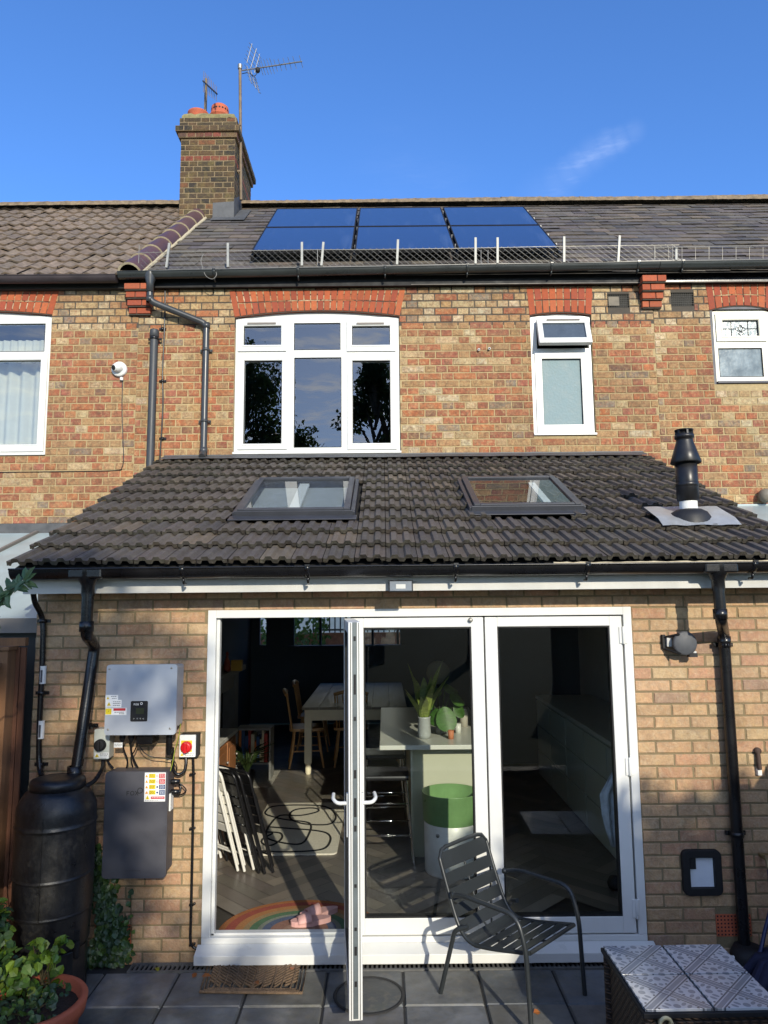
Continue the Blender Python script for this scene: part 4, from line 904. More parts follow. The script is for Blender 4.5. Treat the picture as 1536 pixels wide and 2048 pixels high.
for zc_, hh in ((.30, .012), (.55, .008), (.75, .008), (1.02, .014), (1.12, .045), (1.28, .02), (1.55, .01), (1.72, .05), (1.95, .012), (.45, .02)): mb.box(Lw + .004, Lw + .0062, -.006, .006, zc_ - hh, zc_ + hh, 1, T=T)
mb.build('lock_plate', [mat('grey_gasket', lin(96, 104, 106), .5, .2, var=.2), M_gap], lfo)
mb = MB(); mb.box(.05, Lw - .002, .0332, .0345, lz0 - .005, lz0 + .01, T=T)
for yy in (-.0215, .0215): mb.box(Lw + .0004, Lw + .0022, yy - .0016, yy + .0016, lz0 - .005, lz1 - .002, T=T)
mb.build('edge_seal', M_gap, lfo)
for sg in (-1, 1):
    mb = MB(); zc_ = 1.13; y0 = sg * .034
    mb.tube([T @ Vector(q) for q in fillet([(Lw - .04, y0, zc_), (Lw - .04, y0 + sg * .055, zc_), (Lw - .075, y0 + sg * .075, zc_ + .012), (Lw - .14, y0 + sg * .072, zc_ + .02)], .03, 5)], .0095, 10)
    mb.box(Lw - .055, Lw - .025, min(y0, y0 + sg * .008), max(y0, y0 + sg * .008), zc_ - .16, zc_ + .05, T=T); mb.build('handle', M_alu, lfo, bevel=.002)
for z in (atY(1250, 1270, D1).z, atY(1262, 1532, D1).z, atY(1275, 1815, D1).z):
    mb = MB(); mb.lathe([(.001, -.055), (.009, -.055), (.009, .055), (.001, .055)], (xr + .005, D1 - .022, z), 12); mb.box(xr - .02, xr + .03, D1 - .019, D1 - .0125, z - .052, z + .052); mb.build('hinge', M_alu, lfr, bevel=.002)
q = atY(941, 1240, D1 - .02); mb = MB(); mb.lathe([(.001, .02), (.014, .02), (.015, 0)], (q.x, D1 - .013, q.z), 16, axis='Y'); mb.build('door_stop', M_alum, lfm)

# ------------------------------------------------------------------ wall-mounted things
q = rc(777, 1160, 826, 1184, FY - .06); fd = thing('flood_light', 'small black flood light under the middle of the gutter', 'flood light', ((q[0] + q[1]) / 2, FY - .03, q[2]))
mb = MB(); mb.box(q[0], q[1], FY - .06, FY - .03, q[2], q[3]); mb.box((q[0] + q[1]) / 2 - .02, (q[0] + q[1]) / 2 + .02, FY - .03, FY, q[2] + .01, q[3] - .02); mb.build('body', M_black, fd, bevel=.004)
mb = MB(); mb.box(q[0] + .008, q[1] - .008, FY - .0625, FY - .0601, q[2] + .008, q[3] - .008); mb.build('lens', mat('grey_lens', lin(120, 126, 134), .2), fd); mb = MB(); mb.box(q[0] + .045, q[1] - .045, FY - .0645, FY - .0628, q[2] + .02, q[3] - .025); mb.build('led_panel', M_fascia, fd)
# dome camera
q = atY(238, 738, D2 - .03); cm_ = thing('security_camera', 'round white dome security camera on the upper brick wall', 'security camera', (q.x, D2, q.z))
mb = MB(); mb.lathe([(.001, .035), (.070, .035), (.078, .028), (.078, 0)], (q.x, D2 - .005, q.z), 28, axis='Y'); mb.lathe([(.018, -.03), (.018, .0)], (q.x + .03, D2 - .03, q.z - .09), 10); mb.build('base', M_upvc, cm_)
mb = MB(); T = Matrix.Rotation(R(18), 3, 'X') @ Matrix.Rotation(R(-28), 3, 'Z'); mb.lathe([(.0001, .044), (.018, .044), (.028, .050), (.034, .042), (.047, .018), (.050, -.005), (.050, -.03)], (q.x - .008, D2 - .055, q.z + .006), 28, axis='Y', T=T); mb.build('ball', M_upvc, cm_)
mb = MB(); mb.lathe([(.0001, .054), (.016, .052), (.021, .048), (.027, .0505)], (q.x - .008, D2 - .055, q.z + .006), 20, axis='Y', T=T); mb.build('lens', M_gap, cm_)
pts = [atY(px, py, D2 - .008) for px, py in ((245, 762), (244, 820), (246, 880), (247, 915), (244, 935), (232, 941), (150, 943), (70, 944), (0, 945), (-120, 948))]
tag(cable(None, pts, .005), 'thin dark cable running down from the dome camera and left along the wall', 'cable')
# vent cowl on the right
q = atY(1374, 1287, D1 - .12); vc = thing('wall_vent_cowl', 'round grey vent cowl projecting from the lower right brick wall', 'vent', (q.x, D1, q.z))
mb = MB(); mb.lathe([(.0001, .10), (.066, .10), (.074, .093), (.074, .078), (.070, .07)], (q.x, D1, q.z), 28, axis='Y'); mb.build('cap', mat('grey_vent_cap', lin(74, 76, 80), .6, var=.1, scale=40), vc)
mb = MB(); mb.lathe([(.052, .08), (.052, 0)], (q.x, D1, q.z), 20, axis='Y'); mb.box(q.x - .115, q.x - .095, D1 - .03, D1, q.z - .035, q.z + .05)
for dz in (.04, -.045): mb.tube([(q.x - .105, D1 - .02, q.z + dz * .8), (q.x - .04, D1 - .11, q.z + dz * 1.4)], .008, 5)
mb.box(q.x + .02, q.x + .07, D1 - .10, D1 - .06, q.z - .085, q.z - .06); mb.build('bracket', M_gap, vc)
mb = MB(); mb.box(q.x - .0945, q.x - .065, D1 - .05, D1 - .01, q.z - .022, q.z + .032); mb.lathe([(.001, .02), (.012, .02), (.012, 0)], (q.x + .06, D1 - .08, q.z - .07), 10); mb.build('latch', M_fascia, vc)
# cat flap
cat_ = thing('cat_flap', 'black framed cat flap low in the brick wall to the right of the doors', 'cat flap', ((cf[0] + cf[1]) / 2, D1, cf[2]))
cxm, czm = (cf[0] + cf[1]) / 2, (cf[2] + cf[3]) / 2; w_, h_ = cf[1] - cf[0], cf[3] - cf[2]
def ring(mb, w, h, r, t, dep, Tm, tt=None):
    a = rrect(w, h, r); b = rrect(w - 2 * t, h - 2 * t, max(.004, r - t)); n = len(a); vs = []
    for z in (0, dep):
        vs += [Tm @ Vector((x, y, z)) for x, y in a] + [Tm @ Vector((x, y, z)) for x, y in b]
    fs = []
    for i in range(n):
        j = (i + 1) % n; fs += [(2 * n + i, 2 * n + j, 3 * n + j, 3 * n + i), (i, j, 2 * n + j, 2 * n + i), (n + j, n + i, 3 * n + i, 3 * n + j)]
    mb.add(vs, fs)
mb = MB(); ring(mb, w_, h_, .035, .045, .03, faceT(cxm, D1 - .004, czm)); mb.box(cfh[0], cfh[0] + .012, D1 - .003, D1 + .26, cfh[2], cfh[3]); mb.box(cfh[1] - .012, cfh[1], D1 - .003, D1 + .26, cfh[2], cfh[3]); mb.box(cfh[0], cfh[1], D1 - .003, D1 + .26, cfh[2], cfh[2] + .012); mb.box(cfh[0], cfh[1], D1 - .003, D1 + .26, cfh[3] - .012, cfh[3]); mb.build('frame', M_gap, cat_, bevel=.004)
mb = MB(); mb.box(cxm - w_ / 2 + .046, cxm + w_ / 2 - .046, D1 - .012, D1 - .008, czm - h_ / 2 + .046, czm + h_ / 2 - .046); mb.build('flap', mat('smoky_flap', lin(206, 212, 220), .25, var=.12, scale=4), cat_)
mb = MB(); mb.box(cxm - .07, cxm - .035, D1 - .024, D1 - .0125, czm + .02, czm + .10); mb.build('latch', M_gap, cat_)

# neighbours' lean-to at the left, scraps at the right
cons = thing('glazed_lean_to', 'pale polycarbonate lean-to roof beyond the fence at the left', 'lean-to', (-4.4, 5.8, 0))
M_poly = mat('milky_polycarbonate', lin(158, 172, 172), .35, var=.12, scale=3)
z1 = atY(60, 1068, D2 - .05).z; yb = 4.75; zb_ = atY(50, 1250, yb).z + .02; xr_ = EWL - .05
mb = MB(); mb.add([(-8, D2 - .02, z1), (xr_, D2 - .02, z1), (xr_, yb, zb_), (-8, yb, zb_)], [(0, 1, 2, 3)]); mb.build('roof_sheet', M_poly, cons, solid=.012)
mb = MB()
for x in (-2.75, -3.45, -4.15, -4.85): mb.tube([(x, D2 - .03, z1 + .02), (x, yb, zb_ + .02)], .022, 4)
mb.box(-8, xr_, yb - .04, yb - .001, zb_ - .07, zb_ + .025); mb.build('glazing_bar_or_reflection', mat('brown_bar', lin(110, 104, 98), .5), cons)
mb = MB(); mb.box(-8, xr_, yb + .02, yb + .06, 0, zb_ - .071); mb.build('wall', mat('dark_render', lin(60, 62, 60), .8), cons)
mb = MB(); mb.box(-8.2, lx0 + .15, D2 - .012, D2 - .003, z1 - .02, z1 + .11); mb.build('lead_flashing', M_lead, houseL, solid=.004)
mb = MB(); p = atY(1500, 1022, D2 - .02); mb.add([(p.x - .25, D2 - .02, p.z + .05), (6.6, D2 - .02, p.z + .05), (6.6, 5.0, p.z - .5), (lx1 + .06, 5.0, p.z - .5), (lx1 + .06, D2 - .02, p.z + .03)], [(0, 1, 2, 3, 4)])
o = mb.build('lean_to_roof', M_poly, solid=.02); tag(o, 'pale flat roof of the right neighbour\'s extension at the frame edge', 'roof')
mb = MB(); mb.box(lx1 + .08, 6.6, 5.05, 5.2, 0, p.z - .52); tag(mb.build('garden_wall', M_mort), 'plain wall under the right neighbour\'s pale flat roof', 'wall')
q = atY(1533, 990, D2 - .12); mb = MB(); mb.lathe([(.001, .14), (.05, .13), (.07, .09), (.07, .05), (.045, .04), (.045, 0)], (q.x + .02, D2 - .0, q.z), 18, axis='Y'); tag(mb.build('boiler_terminal', mat('grey_terminal', lin(120, 112, 98), .6)), 'round grey boiler flue terminal on the far right of the brick wall', 'flue terminal')
# ------------------------------------------------------------------ ground, patio
M_soil = mat('lawn', lin(70, 84, 44, .7), .95, var=.4, scale=20, bump=.5)
mb = MB(); mb.quad((-900, -900, -.05), (900, -900, -.05), (900, 900, -.05), (-900, 900, -.05)); tag(mb.build('ground', M_soil, origin=(0, 0, -.05)), kind='structure')
M_patio = mat('riven_slate_slab', None, .6, attr=True, var=.30, scale=6, bump=.9, bscale=8, big=.16, smudge=[(3.2, .5, lin(70, 68, 62, .7)), (17, .4, lin(136, 128, 112, .7)), (7, .35, lin(88, 92, 74, .7))])
M_joint = mat('dark_joint', lin(42, 42, 42), .95, var=.3, scale=30)
mb = MB(); mb.box(-3.6, 3.6, 2.0, D1 - .005, -.045, -.012, 1)
ys = [4.475, 4.11, 3.50, 3.10, 2.5, 2.03]
g = .0055
for r_ in range(len(ys) - 1):
    x = -3.55 + (0 if r_ % 2 == 0 else 0); 
    xs = [-3.50, -2.95, -2.52, -2.085, -1.65, -1.215, -.785, -.35, .085, .52, .955, 1.40, 1.84, 2.27, 2.7, 3.14, 3.55]
    i = 0
    while i < len(xs) - 1:
        st = 2 if (r_ not in (0, 1) and rnd.random() < .45 and i < len(xs) - 2) else 1
        x0, x1 = xs[i] + g, xs[i + st] - g; i += st; y1, y0 = ys[r_] - g, ys[r_ + 1] + g
        c = jit(lin(*rnd.choice([(118, 120, 122), (108, 113, 118), (126, 124, 120), (112, 114, 116)]), .66), .14); zt = rnd.uniform(-.003, .003); b = .007
        vs = [(x0, y0, -.012), (x1, y0, -.012), (x1, y1, -.012), (x0, y1, -.012), (x0 + b, y0 + b, zt), (x1 - b, y0 + b, zt), (x1 - b, y1 - b, zt), (x0 + b, y1 - b, zt)]
        mb.add(vs, [(4, 5, 6, 7), (0, 1, 5, 4), (1, 2, 6, 5), (2, 3, 7, 6), (3, 0, 4, 7)], 0, c)
tag(mb.build('patio', [M_patio, M_joint], origin=(0, 1.5, 0)), kind='structure')
mb = MB(); mb.box(-60, 60, -60, 1.86, -.045, .48, 0)
tag(mb.build('raised_lawn', M_soil, origin=(0, 1.5, 0)), kind='structure')
rw = thing('retaining_wall', 'low brick retaining wall with stone coping between patio and raised lawn', 'wall', (0, 1.93, 0)); mb = MB(); mb.box(-3.6, 3.6, 1.861, 1.99, -.04, .46)
fb = lambda u, v, d: Vector((-u, 1.99 + d, v)); bricks(mb, fb, -3.6, 3.6, 0, .45, [], .2255, .0752, 'stretcher', newcol, 1, .0105, .005); mb.build('brickwork', [M_mort2, M_brick2], rw)
mb = MB(); x = -3.6
while x < 3.5: mb.box(x, x + .59, 1.84, 2.03, .461, .505, 0, jit(lin(112, 112, 108, .7), .1)); x += .6
mb.build('coping', M_patio, rw, bevel=.006)
# drain channel
dx_a = atZ(270, 1920, 0).x; mb = MB(); y0, y1 = 4.478, 4.585
M_drain = mat('grey_drain', lin(92, 92, 90), .7, var=.25, scale=20)
mb.box(dx_a, 2.6, y0, y0 + .018, -.02, .002); mb.box(dx_a, 2.6, y1 - .018, y1, -.02, .002); mb.box(dx_a, 2.6, y0 + .018, y1 - .018, -.030, -.012, 1)
x = dx_a
while x < 2.6: mb.box(x, x + .013, y0 + .018, y1 - .018, -.011, .001); x += .0275
tag(mb.build('drain_channel', [M_drain, M_gap]), 'slotted grey drain channel running along the foot of the wall and doors', 'drain')
# round slab cover
cc = atZ(738, 1991, 0); mb = MB(); mb.lathe([(.178, .0035), (.178, .007), (.186, .007), (.196, .004), (.196, .0035)], (cc.x, cc.y, 0), 48, 1); mb.lathe([(.0001, .0045), (.176, .0045), (.178, .003)], (cc.x, cc.y, 0), 48, 0, jit(lin(84, 88, 92, .6), .1))
tag(mb.build('inspection_cover', [M_patio, M_joint]), 'round stone inspection cover set in the patio under the open door', 'manhole cover')

# ------------------------------------------------------------------ inside
M_floor = bpy.data.materials.new('herringbone_floor'); M_floor.use_nodes = True
M_fl = mat('grey_oak_floor', None, .38, attr=True, var=.12, scale=9, bump=.06, bscale=60, stretch=(1, 1, 1)); bpy.data.materials.remove(M_floor)
RX0, RX1, RY0, RY1 = EWL + .14, 2.45, D1 + .28, 12.3
mb = MB(); mb.quad((RX0 - .3, D1 + .06, FZ - .008), (RX1 + .2, D1 + .06, FZ - .008), (RX1 + .2, RY1, FZ - .008), (RX0 - .3, RY1, FZ - .008), 0, lin(50, 46, 42)); 
pw_, pl_ = .115, .575
Tf = Matrix.Rotation(R(45), 4, 'Z')
for a in range(-60, 60):
    for b in range(-18, 18):
        for o_ in (0, 1):
            # herringbone: steps of pw along the diagonal
            ox = a * pw_ + b * 2 * pl_ * .5 * 2; oy = a * pw_ - 0
            ox = a * pw_ + b * 2 * pl_; x0, y0_ = (ox, oy) if o_ == 0 else (ox + pl_ , oy)
            w, h = (pl_, pw_) if o_ == 0 else (pw_, pl_)
            if o_: y0_ = oy + pw_ - pl_ 
            c = Vector((x0 + w / 2, y0_ + h / 2, 0)); c = Tf @ c; c.y += 8.5
            if not (RX0 - .1 < c.x < RX1 and D1 + .35 < c.y < 10.5): continue
            q = [Tf @ Vector(v) for v in ((x0 + .0015, y0_ + .0015, 0), (x0 + w - .0015, y0_ + .0015, 0), (x0 + w - .0015, y0_ + h - .0015, 0), (x0 + .0015, y0_ + h - .0015, 0))]
            zt = FZ + rnd.uniform(-.0004, .0004) - (.001 if o_ else 0)
            mb.add([(v.x, v.y + 8.5, zt) for v in q], [(0, 1, 2, 3)], 0, jit(lin(*rnd.choice([(128, 120, 110), (116, 109, 100), (138, 128, 116), (110, 104, 96)]), .75), .1))
mb.build('interior_floor', M_fl, house)
M_iw = mat('dark_blue_wall', lin(78, 88, 100), .9, var=.08); M_iw2 = mat('pale_interior_wall', lin(196, 198, 194), .9, var=.05)
mb = MB(); P = lambda *a: a
mb.quad((RX0, RY0, FZ), (RX0, D2, FZ), (RX0, D2, 2.5), (RX0, RY0, 2.5), 1); mb.quad((RX0 - .2, D2, FZ), (RX0 - .2, RY1, FZ), (RX0 - .2, RY1, 2.5), (RX0 - .2, D2, 2.5), 0)
mb.quad((RX1, RY0, FZ), (RX1, RY1, FZ), (RX1, RY1, 2.5), (RX1, RY0, 2.5), 1); mb.quad((RX0 - .2, RY0 - .02, 2.43), (RX1, RY0 - .02, 2.43), (RX1, RY1, 2.43), (RX0 - .2, RY1, 2.43), 1)
bw = rc(586, 1150, 800, 1290, RY1); bw2 = rc(520, 1150, 533, 1290, RY1)
wall(mb, front(RY1), RX0 - .2, RX1, FZ, 2.5, [(bw[0], bw[1], bw[2], 2.3), (bw2[0], bw2[1], bw2[2], 2.3)], .1, 0)
mb.build('interior_wall', [M_iw, M_iw2], house)
mb = MB(); 
for px in (586, 641, 692, 745, 795): x = atY(px, 1240, RY1).x; mb.box(x - .02, x + .02, RY1 - .01, RY1 + .05, bw[2], 2.3)
mb.box(bw[0] - .08, bw[1] + .08, RY1 - .14, RY1 - .001, bw[2] - .04, bw[2]); mb.build('front_window', M_iw, house)
p = MB(); p.quad((bw[0], RY1 + .02, bw[2]), (bw[1], RY1 + .02, bw[2]), (bw[1], RY1 + .02, 2.3), (bw[0], RY1 + .02, 2.3)); p.build('front_window_pane', M_glass, house)
# street side, glimpsed through the house
M_render = mat('white_render', lin(226, 222, 212), .9)
mb = MB(); mb.box(-7, 9, 24, 27, -.04, 7); hs = tag(mb.build('street_house', M_render), 'pale house across the street seen through the far window', 'house')
mb = MB(); mb.box(-5, 7, 16.0, 16.2, -.04, 1.45, 1); 
tag(mb.build('street_wall', [M_terr, mat('street_brick', lin(170, 110, 84), .9, var=.3, scale=12)]), 'low red brick wall across the road seen through the far window', 'wall')
mb = MB()
for i in range(40): x = -1.6 + i * .12; mb.box(x, x + .03, 15.97, 15.995, 1.46, 2.8)
mb.box(-1.6, 3.2, 15.96, 15.999, 1.50, 1.54); tag(mb.build('street_railing', mat('dark_rail', lin(70, 74, 78), .5)), 'thin upright railings beyond the far window', 'railing')
mb = MB()
for i in range(900):
    a = rnd.uniform(0, 6.28); r_ = rnd.random() ** .5 * .9; p = (-2.1 + r_ * math.cos(a), 15.4 + rnd.uniform(-.3, .3), 1.6 + r_ * math.sin(a)); leaf(mb, p, rnd.uniform(.07, .13), (rnd.uniform(-1, 1), -1, rnd.uniform(0, 1)), jit(lin(96, 128, 50, .8), .3))
tag(mb.build('street_hedge', mat('leaf_green', None, .5, attr=True, var=.2, scale=20, trans=.3)), 'bright green hedge seen through the far window', 'hedge')

def ph(px, py, z=FZ): return atZ(px, py, z)
def boxobj(name, parts, label=None, cat=None, group=None, bevel=.003, parent=None):
    mb = MB(); mats = []
    for b, m in parts:
        if m not in mats: mats.append(m)
        mb.box(*b, mats.index(m))
    o = mb.build(name, mats, parent, bevel=bevel)
    if label: tag(o, label, cat, group)
    return o
# rugs
M_rug = mat('cream_rug', lin(206, 200, 182), .98, var=.12, scale=60, bump=1.0, bscale=150); M_yarn = mat('black_yarn', lin(22, 22, 22), .98, bump=.6, bscale=200)
pz = FZ + .012
a = ph(490, 1712); b = ph(668, 1712); c = ph(683, 1609); d = ph(527, 1609)
rx0, rx1 = a.x - .05, b.x + .02; rg = thing('rug', 'cream rug with looping black line pattern on the floor inside the open door', 'rug', ((rx0 + rx1) / 2, (a.y + d.y) / 2, FZ))
mb = MB(); ww, hh = rx1 - rx0, d.y - a.y; mb.prism(rrect(ww, hh, .05), .013, 0, None, Matrix.Translation(((rx0 + rx1) / 2, (a.y + d.y) / 2, FZ + .001))); mb.build('pile', M_rug, rg)
mb = MB()
for line in (((530, 1625), (545, 1614), (600, 1611), (650, 1614), (669, 1627), (670, 1640), (655, 1650), (610, 1649), (583, 1640), (580, 1628), (592, 1620), (620, 1617), (636, 1619), (633, 1625), (600, 1632), (560, 1632), (540, 1650), (532, 1668), (540, 1680), (580, 1689), (605, 1687), (618, 1668), (622, 1652), (612, 1645), (570, 1640), (545, 1634), (533, 1630), (530, 1625)),
             ((505, 1702), (560, 1705), (620, 1703), (650, 1697), (661, 1680), (655, 1668), (630, 1662), (580, 1658), (540, 1655)), ((528, 1665), (560, 1667), (563, 1678), (545, 1691), (528, 1690), (524, 1680), (545, 1668))):
    mb.tube([v for v in smoothpath([ph(px, py, pz) for px, py in line], 4)], .011, 6)
mb.build('line_pattern', M_yarn, rg)
# rainbow mat
rc_ = (ph(440, 1857).x + .50, 4.70); rm = thing('door_mat', 'half round coir door mat with a rainbow of stripes just inside the open door', 'door mat', (rc_[0], rc_[1], FZ)); n = 30
M_rb = mat('coir_fibre', None, .95, attr=True, var=.2, scale=90, bump=.8, bscale=200)
mb = MB(); cols = [(168, 104, 56), (158, 76, 58), (176, 122, 70), (160, 134, 92), (84, 118, 84), (132, 138, 122), (86, 98, 122), (150, 110, 92), (158, 126, 106)]
rr = [.50, .46, .40, .35, .31, .26, .23, .18, .10, 0]
for k in range(9):
    for i in range(n):
        a0, a1 = math.pi * i / n, math.pi * (i + 1) / n; q = [(rc_[0] + r_ * math.cos(t), rc_[1] + r_ * .88 * math.sin(t), FZ + .012) for r_, t in ((rr[k], a0), (rr[k], a1), (rr[k + 1], a1), (rr[k + 1], a0))]
        mb.add(q, [(0, 1, 2, 3)], 0, jit(lin(*cols[k], .8), .05))
for i in range(n): a0, a1 = math.pi * i / n, math.pi * (i + 1) / n; mb.quad(*[(rc_[0] + .5 * math.cos(t), rc_[1] + .44 * math.sin(t), z) for t, z in ((a0, FZ + .001), (a1, FZ + .001), (a1, FZ + .012), (a0, FZ + .012))], 0, lin(60, 45, 30))
mb.build('striped_pile', M_rb, rm)
# slippers
M_pink = mat('pink_foam', lin(206, 160, 152), .7, var=.05)
def slipper(loc, rz, label, src=None):
    if src: return copy_thing(src, loc, rz, label)
    t = thing('slipper', label, 'slipper', loc, rz, 'pair of pink slippers on the rainbow mat'); out_ = []
    for i in range(20): an = 2 * math.pi * i / 20; out_.append((.13 * math.cos(an), .047 * math.sin(an) * (1.08 if math.cos(an) > 0 else .85)))
    mb = MB(); mb.prism(out_, .03, 0); mb.build('sole', M_pink, t, bevel=.008, local=True)
    mb = MB(); vs = []
    for j in range(5):
        x = -.0 + .085 * j / 4
        for i in range(11): an = math.pi * i / 10; vs.append((x, .052 * math.cos(an), .02 + .052 * math.sin(an) * (1 - .12 * j)))
    mb.add(vs, [(j * 11 + i, j * 11 + i + 1, (j + 1) * 11 + i + 1, (j + 1) * 11 + i) for j in range(4) for i in range(10)], 0, None, True); mb.build('strap', M_pink, t, local=True, solid=.008); return t
s1 = ph(632, 1838, FZ + .03); s2 = ph(668, 1828, FZ + .03)
sl1 = slipper((s1.x - .03, s1.y - .02, FZ + .013), R(195), 'front pink slider slipper, toe pointing left on the rainbow mat'); slipper((s1.x + .01, s1.y + .10, FZ + .013), R(205), 'rear pink slider slipper, behind the other on the rainbow mat', sl1)
# outdoor rope mat is in the garden part
# folded chairs leaning by the left jamb
M_cw = mat('white_chair_paint', lin(214, 212, 204), .45, var=.05); M_ck = mat('black_chair_metal', lin(20, 20, 22), .35)
def foldchair(name, label, m, loc, rz, lean, group):
    t = thing(name, label, 'folding chair', loc, rz, group); t.rotation_euler = (0, lean, rz)
    mb = MB(); mb.tube(fillet([(0, -.20, 0), (0, -.20, .80), (0, .20, .80), (0, .20, 0)], .06, 5), .011, 8); mb.build('front_frame', m, t, local=True)
    mb = MB(); mb.tube(fillet([(.025, -.18, .03), (.025, -.18, .62), (.025, .18, .62), (.025, .18, .03)], .03, 4), .009, 8); mb.tube([(.025, -.18, .12), (.025, .18, .12)], .008, 6); mb.build('rear_frame', m, t, local=True)
    mb = MB(); 
    for k in range(5): mb.box(.006, .016, -.165, .165, .30 + k * .075, .36 + k * .075)
    mb.build('seat', m, t, local=True, bevel=.002)
    mb = MB()
    for k in range(2): mb.box(-.006, .006, -.19, .19, .64 + k * .075, .70 + k * .075)
    mb.build('backrest', m, t, local=True, bevel=.002); return t
fc = ph(488, 1752); base = Vector((fc.x - .04, fc.y + .16, FZ + .012))
posn = ['leftmost', 'second', 'third']
f0 = foldchair('folding_chair', 'leftmost white folding chair leaning flat against the cabinet', M_cw, (base.x - .17, base.y + .05, FZ + .012), R(48), R(-17), 'white folding chairs leaning by the left jamb')
copy_thing(f0, (base.x - .115, base.y + .04, FZ + .012), R(47), 'middle white folding chair leaning between two others by the cabinet'); copy_thing(f0, (base.x - .06, base.y + .07, FZ + .012), R(50), 'third white folding chair leaning next to the black ones')
f1 = foldchair('folding_chair', 'leftmost black folding chair leaning against the white ones', M_ck, (base.x, base.y, FZ + .012), R(48), R(-18), 'black folding chairs leaning by the left jamb')
copy_thing(f1, (base.x + .05, base.y - .01, FZ + .012), R(46), 'middle black folding chair in the leaning row'); copy_thing(f1, (base.x + .10, base.y + .01, FZ + .012), R(49), 'rightmost black folding chair at the front of the leaning row')
# cabinet
M_oak = mat('orange_oak', lin(150, 100, 62), .5, var=.2, scale=6, stretch=(1, 1, .2)); M_wtop = mat('white_worktop', lin(196, 196, 188), .35)
xc = atZ(476, 1453, .75).x; cb_ = thing('cabinet', 'low oak cabinet with white top along the left inside wall', 'cabinet', (xc - .2, 7.3, FZ))
mb = MB(); mb.box(RX0 - .1, xc, 6.75, 8.15, FZ, .71); mb.build('carcass', M_oak, cb_, bevel=.003)
mb = MB(); mb.box(RX0 - .1, xc + .02, 6.7, 8.2, .711, .75); mb.build('top', M_wtop, cb_, bevel=.004)
for y in (6.8, 7.25, 7.7):
    mb = MB(); mb.box(xc + .001, xc + .018, y, y + .42, FZ + .06, .68); mb.box(xc + .0185, xc + .024, y + .06, y + .36, FZ + .12, .62); dd = mb.build('door', M_oak, cb_, bevel=.004)
    mb = MB(); mb.sphere((xc + .035, y + .38, .5), .014, 6); mb.build('knob', M_alum, dd)
# fireplace / mantel further in
M_mantel = mat('grey_white_mantel', lin(128, 128, 124), .6)
fpx = -1.95
boxobj('fireplace', [((RX0 - .19, fpx, 8.5, 8.7, FZ, 1.25), M_mantel), ((RX0 - .19, fpx, 9.5, 9.7, FZ, 1.25), M_mantel), ((RX0 - .19, fpx + .08, 8.42, 9.78, 1.2505, 1.31), M_mantel), ((RX0 - .19, fpx - .02, 8.701, 9.499, 1.05, 1.25), M_mantel), ((RX0 - .19, fpx - .16, 8.701, 9.499, FZ, 1.049), M_gap)], 'pale painted fireplace surround in the dark left part of the room', 'fireplace')
q = atY(474, 1282, 8.9); boxobj('ornament', [((q.x - .06, q.x + .07, 8.86, 8.94, 1.312, 1.44), mat('yellow_tin', lin(176, 140, 50), .5))], 'small yellow tin on the fireplace shelf', 'tin')
q = atY(455, 1283, 8.8); mb = MB(); mb.lathe([(.03, 0), (.045, .02), (.035, .12), (.012, .17), (.018, .22), (.001, .24)], (q.x, 8.8, 1.312), 12); tag(mb.build('ornament', mat('red_ornament', lin(150, 70, 54), .5)), 'red figurine on the fireplace shelf', 'ornament')
# toy crate and rug beyond
q = ph(500, 1530); cr_ = thing('bookcase', 'small white bookcase of colourful books beside the cabinet', 'bookcase', (-1.62, 8.6, FZ))
mb = MB(); x0, x1, y0, y1, z0, z1 = -1.72, -1.32, 8.45, 8.7, FZ + .18, .70; mb.box(x0, x0 + .02, y0, y1, FZ, z1); mb.box(x1 - .02, x1, y0, y1, FZ, z1); mb.box(x0 + .02, x1 - .02, y0, y1, z0, z0 + .02); mb.box(x0 + .02, x1 - .02, y0, y1, z1 - .02, z1); mb.box(x0 + .02, x1 - .02, y1 - .01, y1, z0 + .02, z1 - .02); mb.build('frame', M_mantel, cr_)
x = x0 + .03
for i in range(11):
    w = rnd.uniform(.02, .04); h = rnd.uniform(.24, .40)
    if x + w > x1 - .03: break
    mb = MB(); mb.box(x, x + w, y0 + .02, y1 - .05, z0 + .021, z0 + h); nm = rnd.choice([('red', (160, 50, 40)), ('orange', (206, 120, 50)), ('blue', (50, 80, 120)), ('green', (70, 120, 70)), ('cream', (200, 190, 160))])
    tag(mb.build('book', mat('book_' + nm[0], lin(*nm[1]), .7)), ('first', 'second', 'third', 'fourth', 'fifth', 'sixth', 'seventh', 'eighth', 'ninth', 'tenth', 'eleventh')[i] + ' book from the left, with a ' + nm[0] + ' spine, in the small bookcase', 'book', 'books in the small bookcase'); x += w + .003
mb = MB(); q = (-1.55, 8.25, FZ); pt = thing('pot_plant', 'dark spiky plant in a black pot in front of the bookcase', 'plant', q); mb.lathe([(.001, 0), (.07, 0), (.09, .16), (.08, .16), (.08, .13), (.001, .13)], q, 16); mb.build('pot', M_gap, pt); mb = MB()
M_leaf = MATS['leaf_green']
for i in range(60):
    a = rnd.uniform(0, 6.28); l = rnd.uniform(.2, .42); d_ = Vector((math.cos(a) * .6, math.sin(a) * .6, 1)); p0 = Vector(q) + Vector((0, 0, .14)); mb.tube([p0, p0 + d_ * l * .6, p0 + d_ * l * .8 + Vector((math.cos(a) * .12, math.sin(a) * .12, -.03))], [.006, .008, .002], 3, 0, jit(lin(52, 70, 34, .7), .25), caps=False)
mb.build('foliage', M_leaf, pt)
a = ph(515, 1555); mb = MB(); mb.box(a.x - .34, a.x + .22, a.y - .45, a.y + .35, FZ + .001, FZ + .008, 0)
tag(mb.build('rug', mat('small_woven_rug', lin(150, 146, 136), .95, var=.35, scale=26, bump=.4)), 'small grey speckled rug beyond the folding chairs', 'rug')
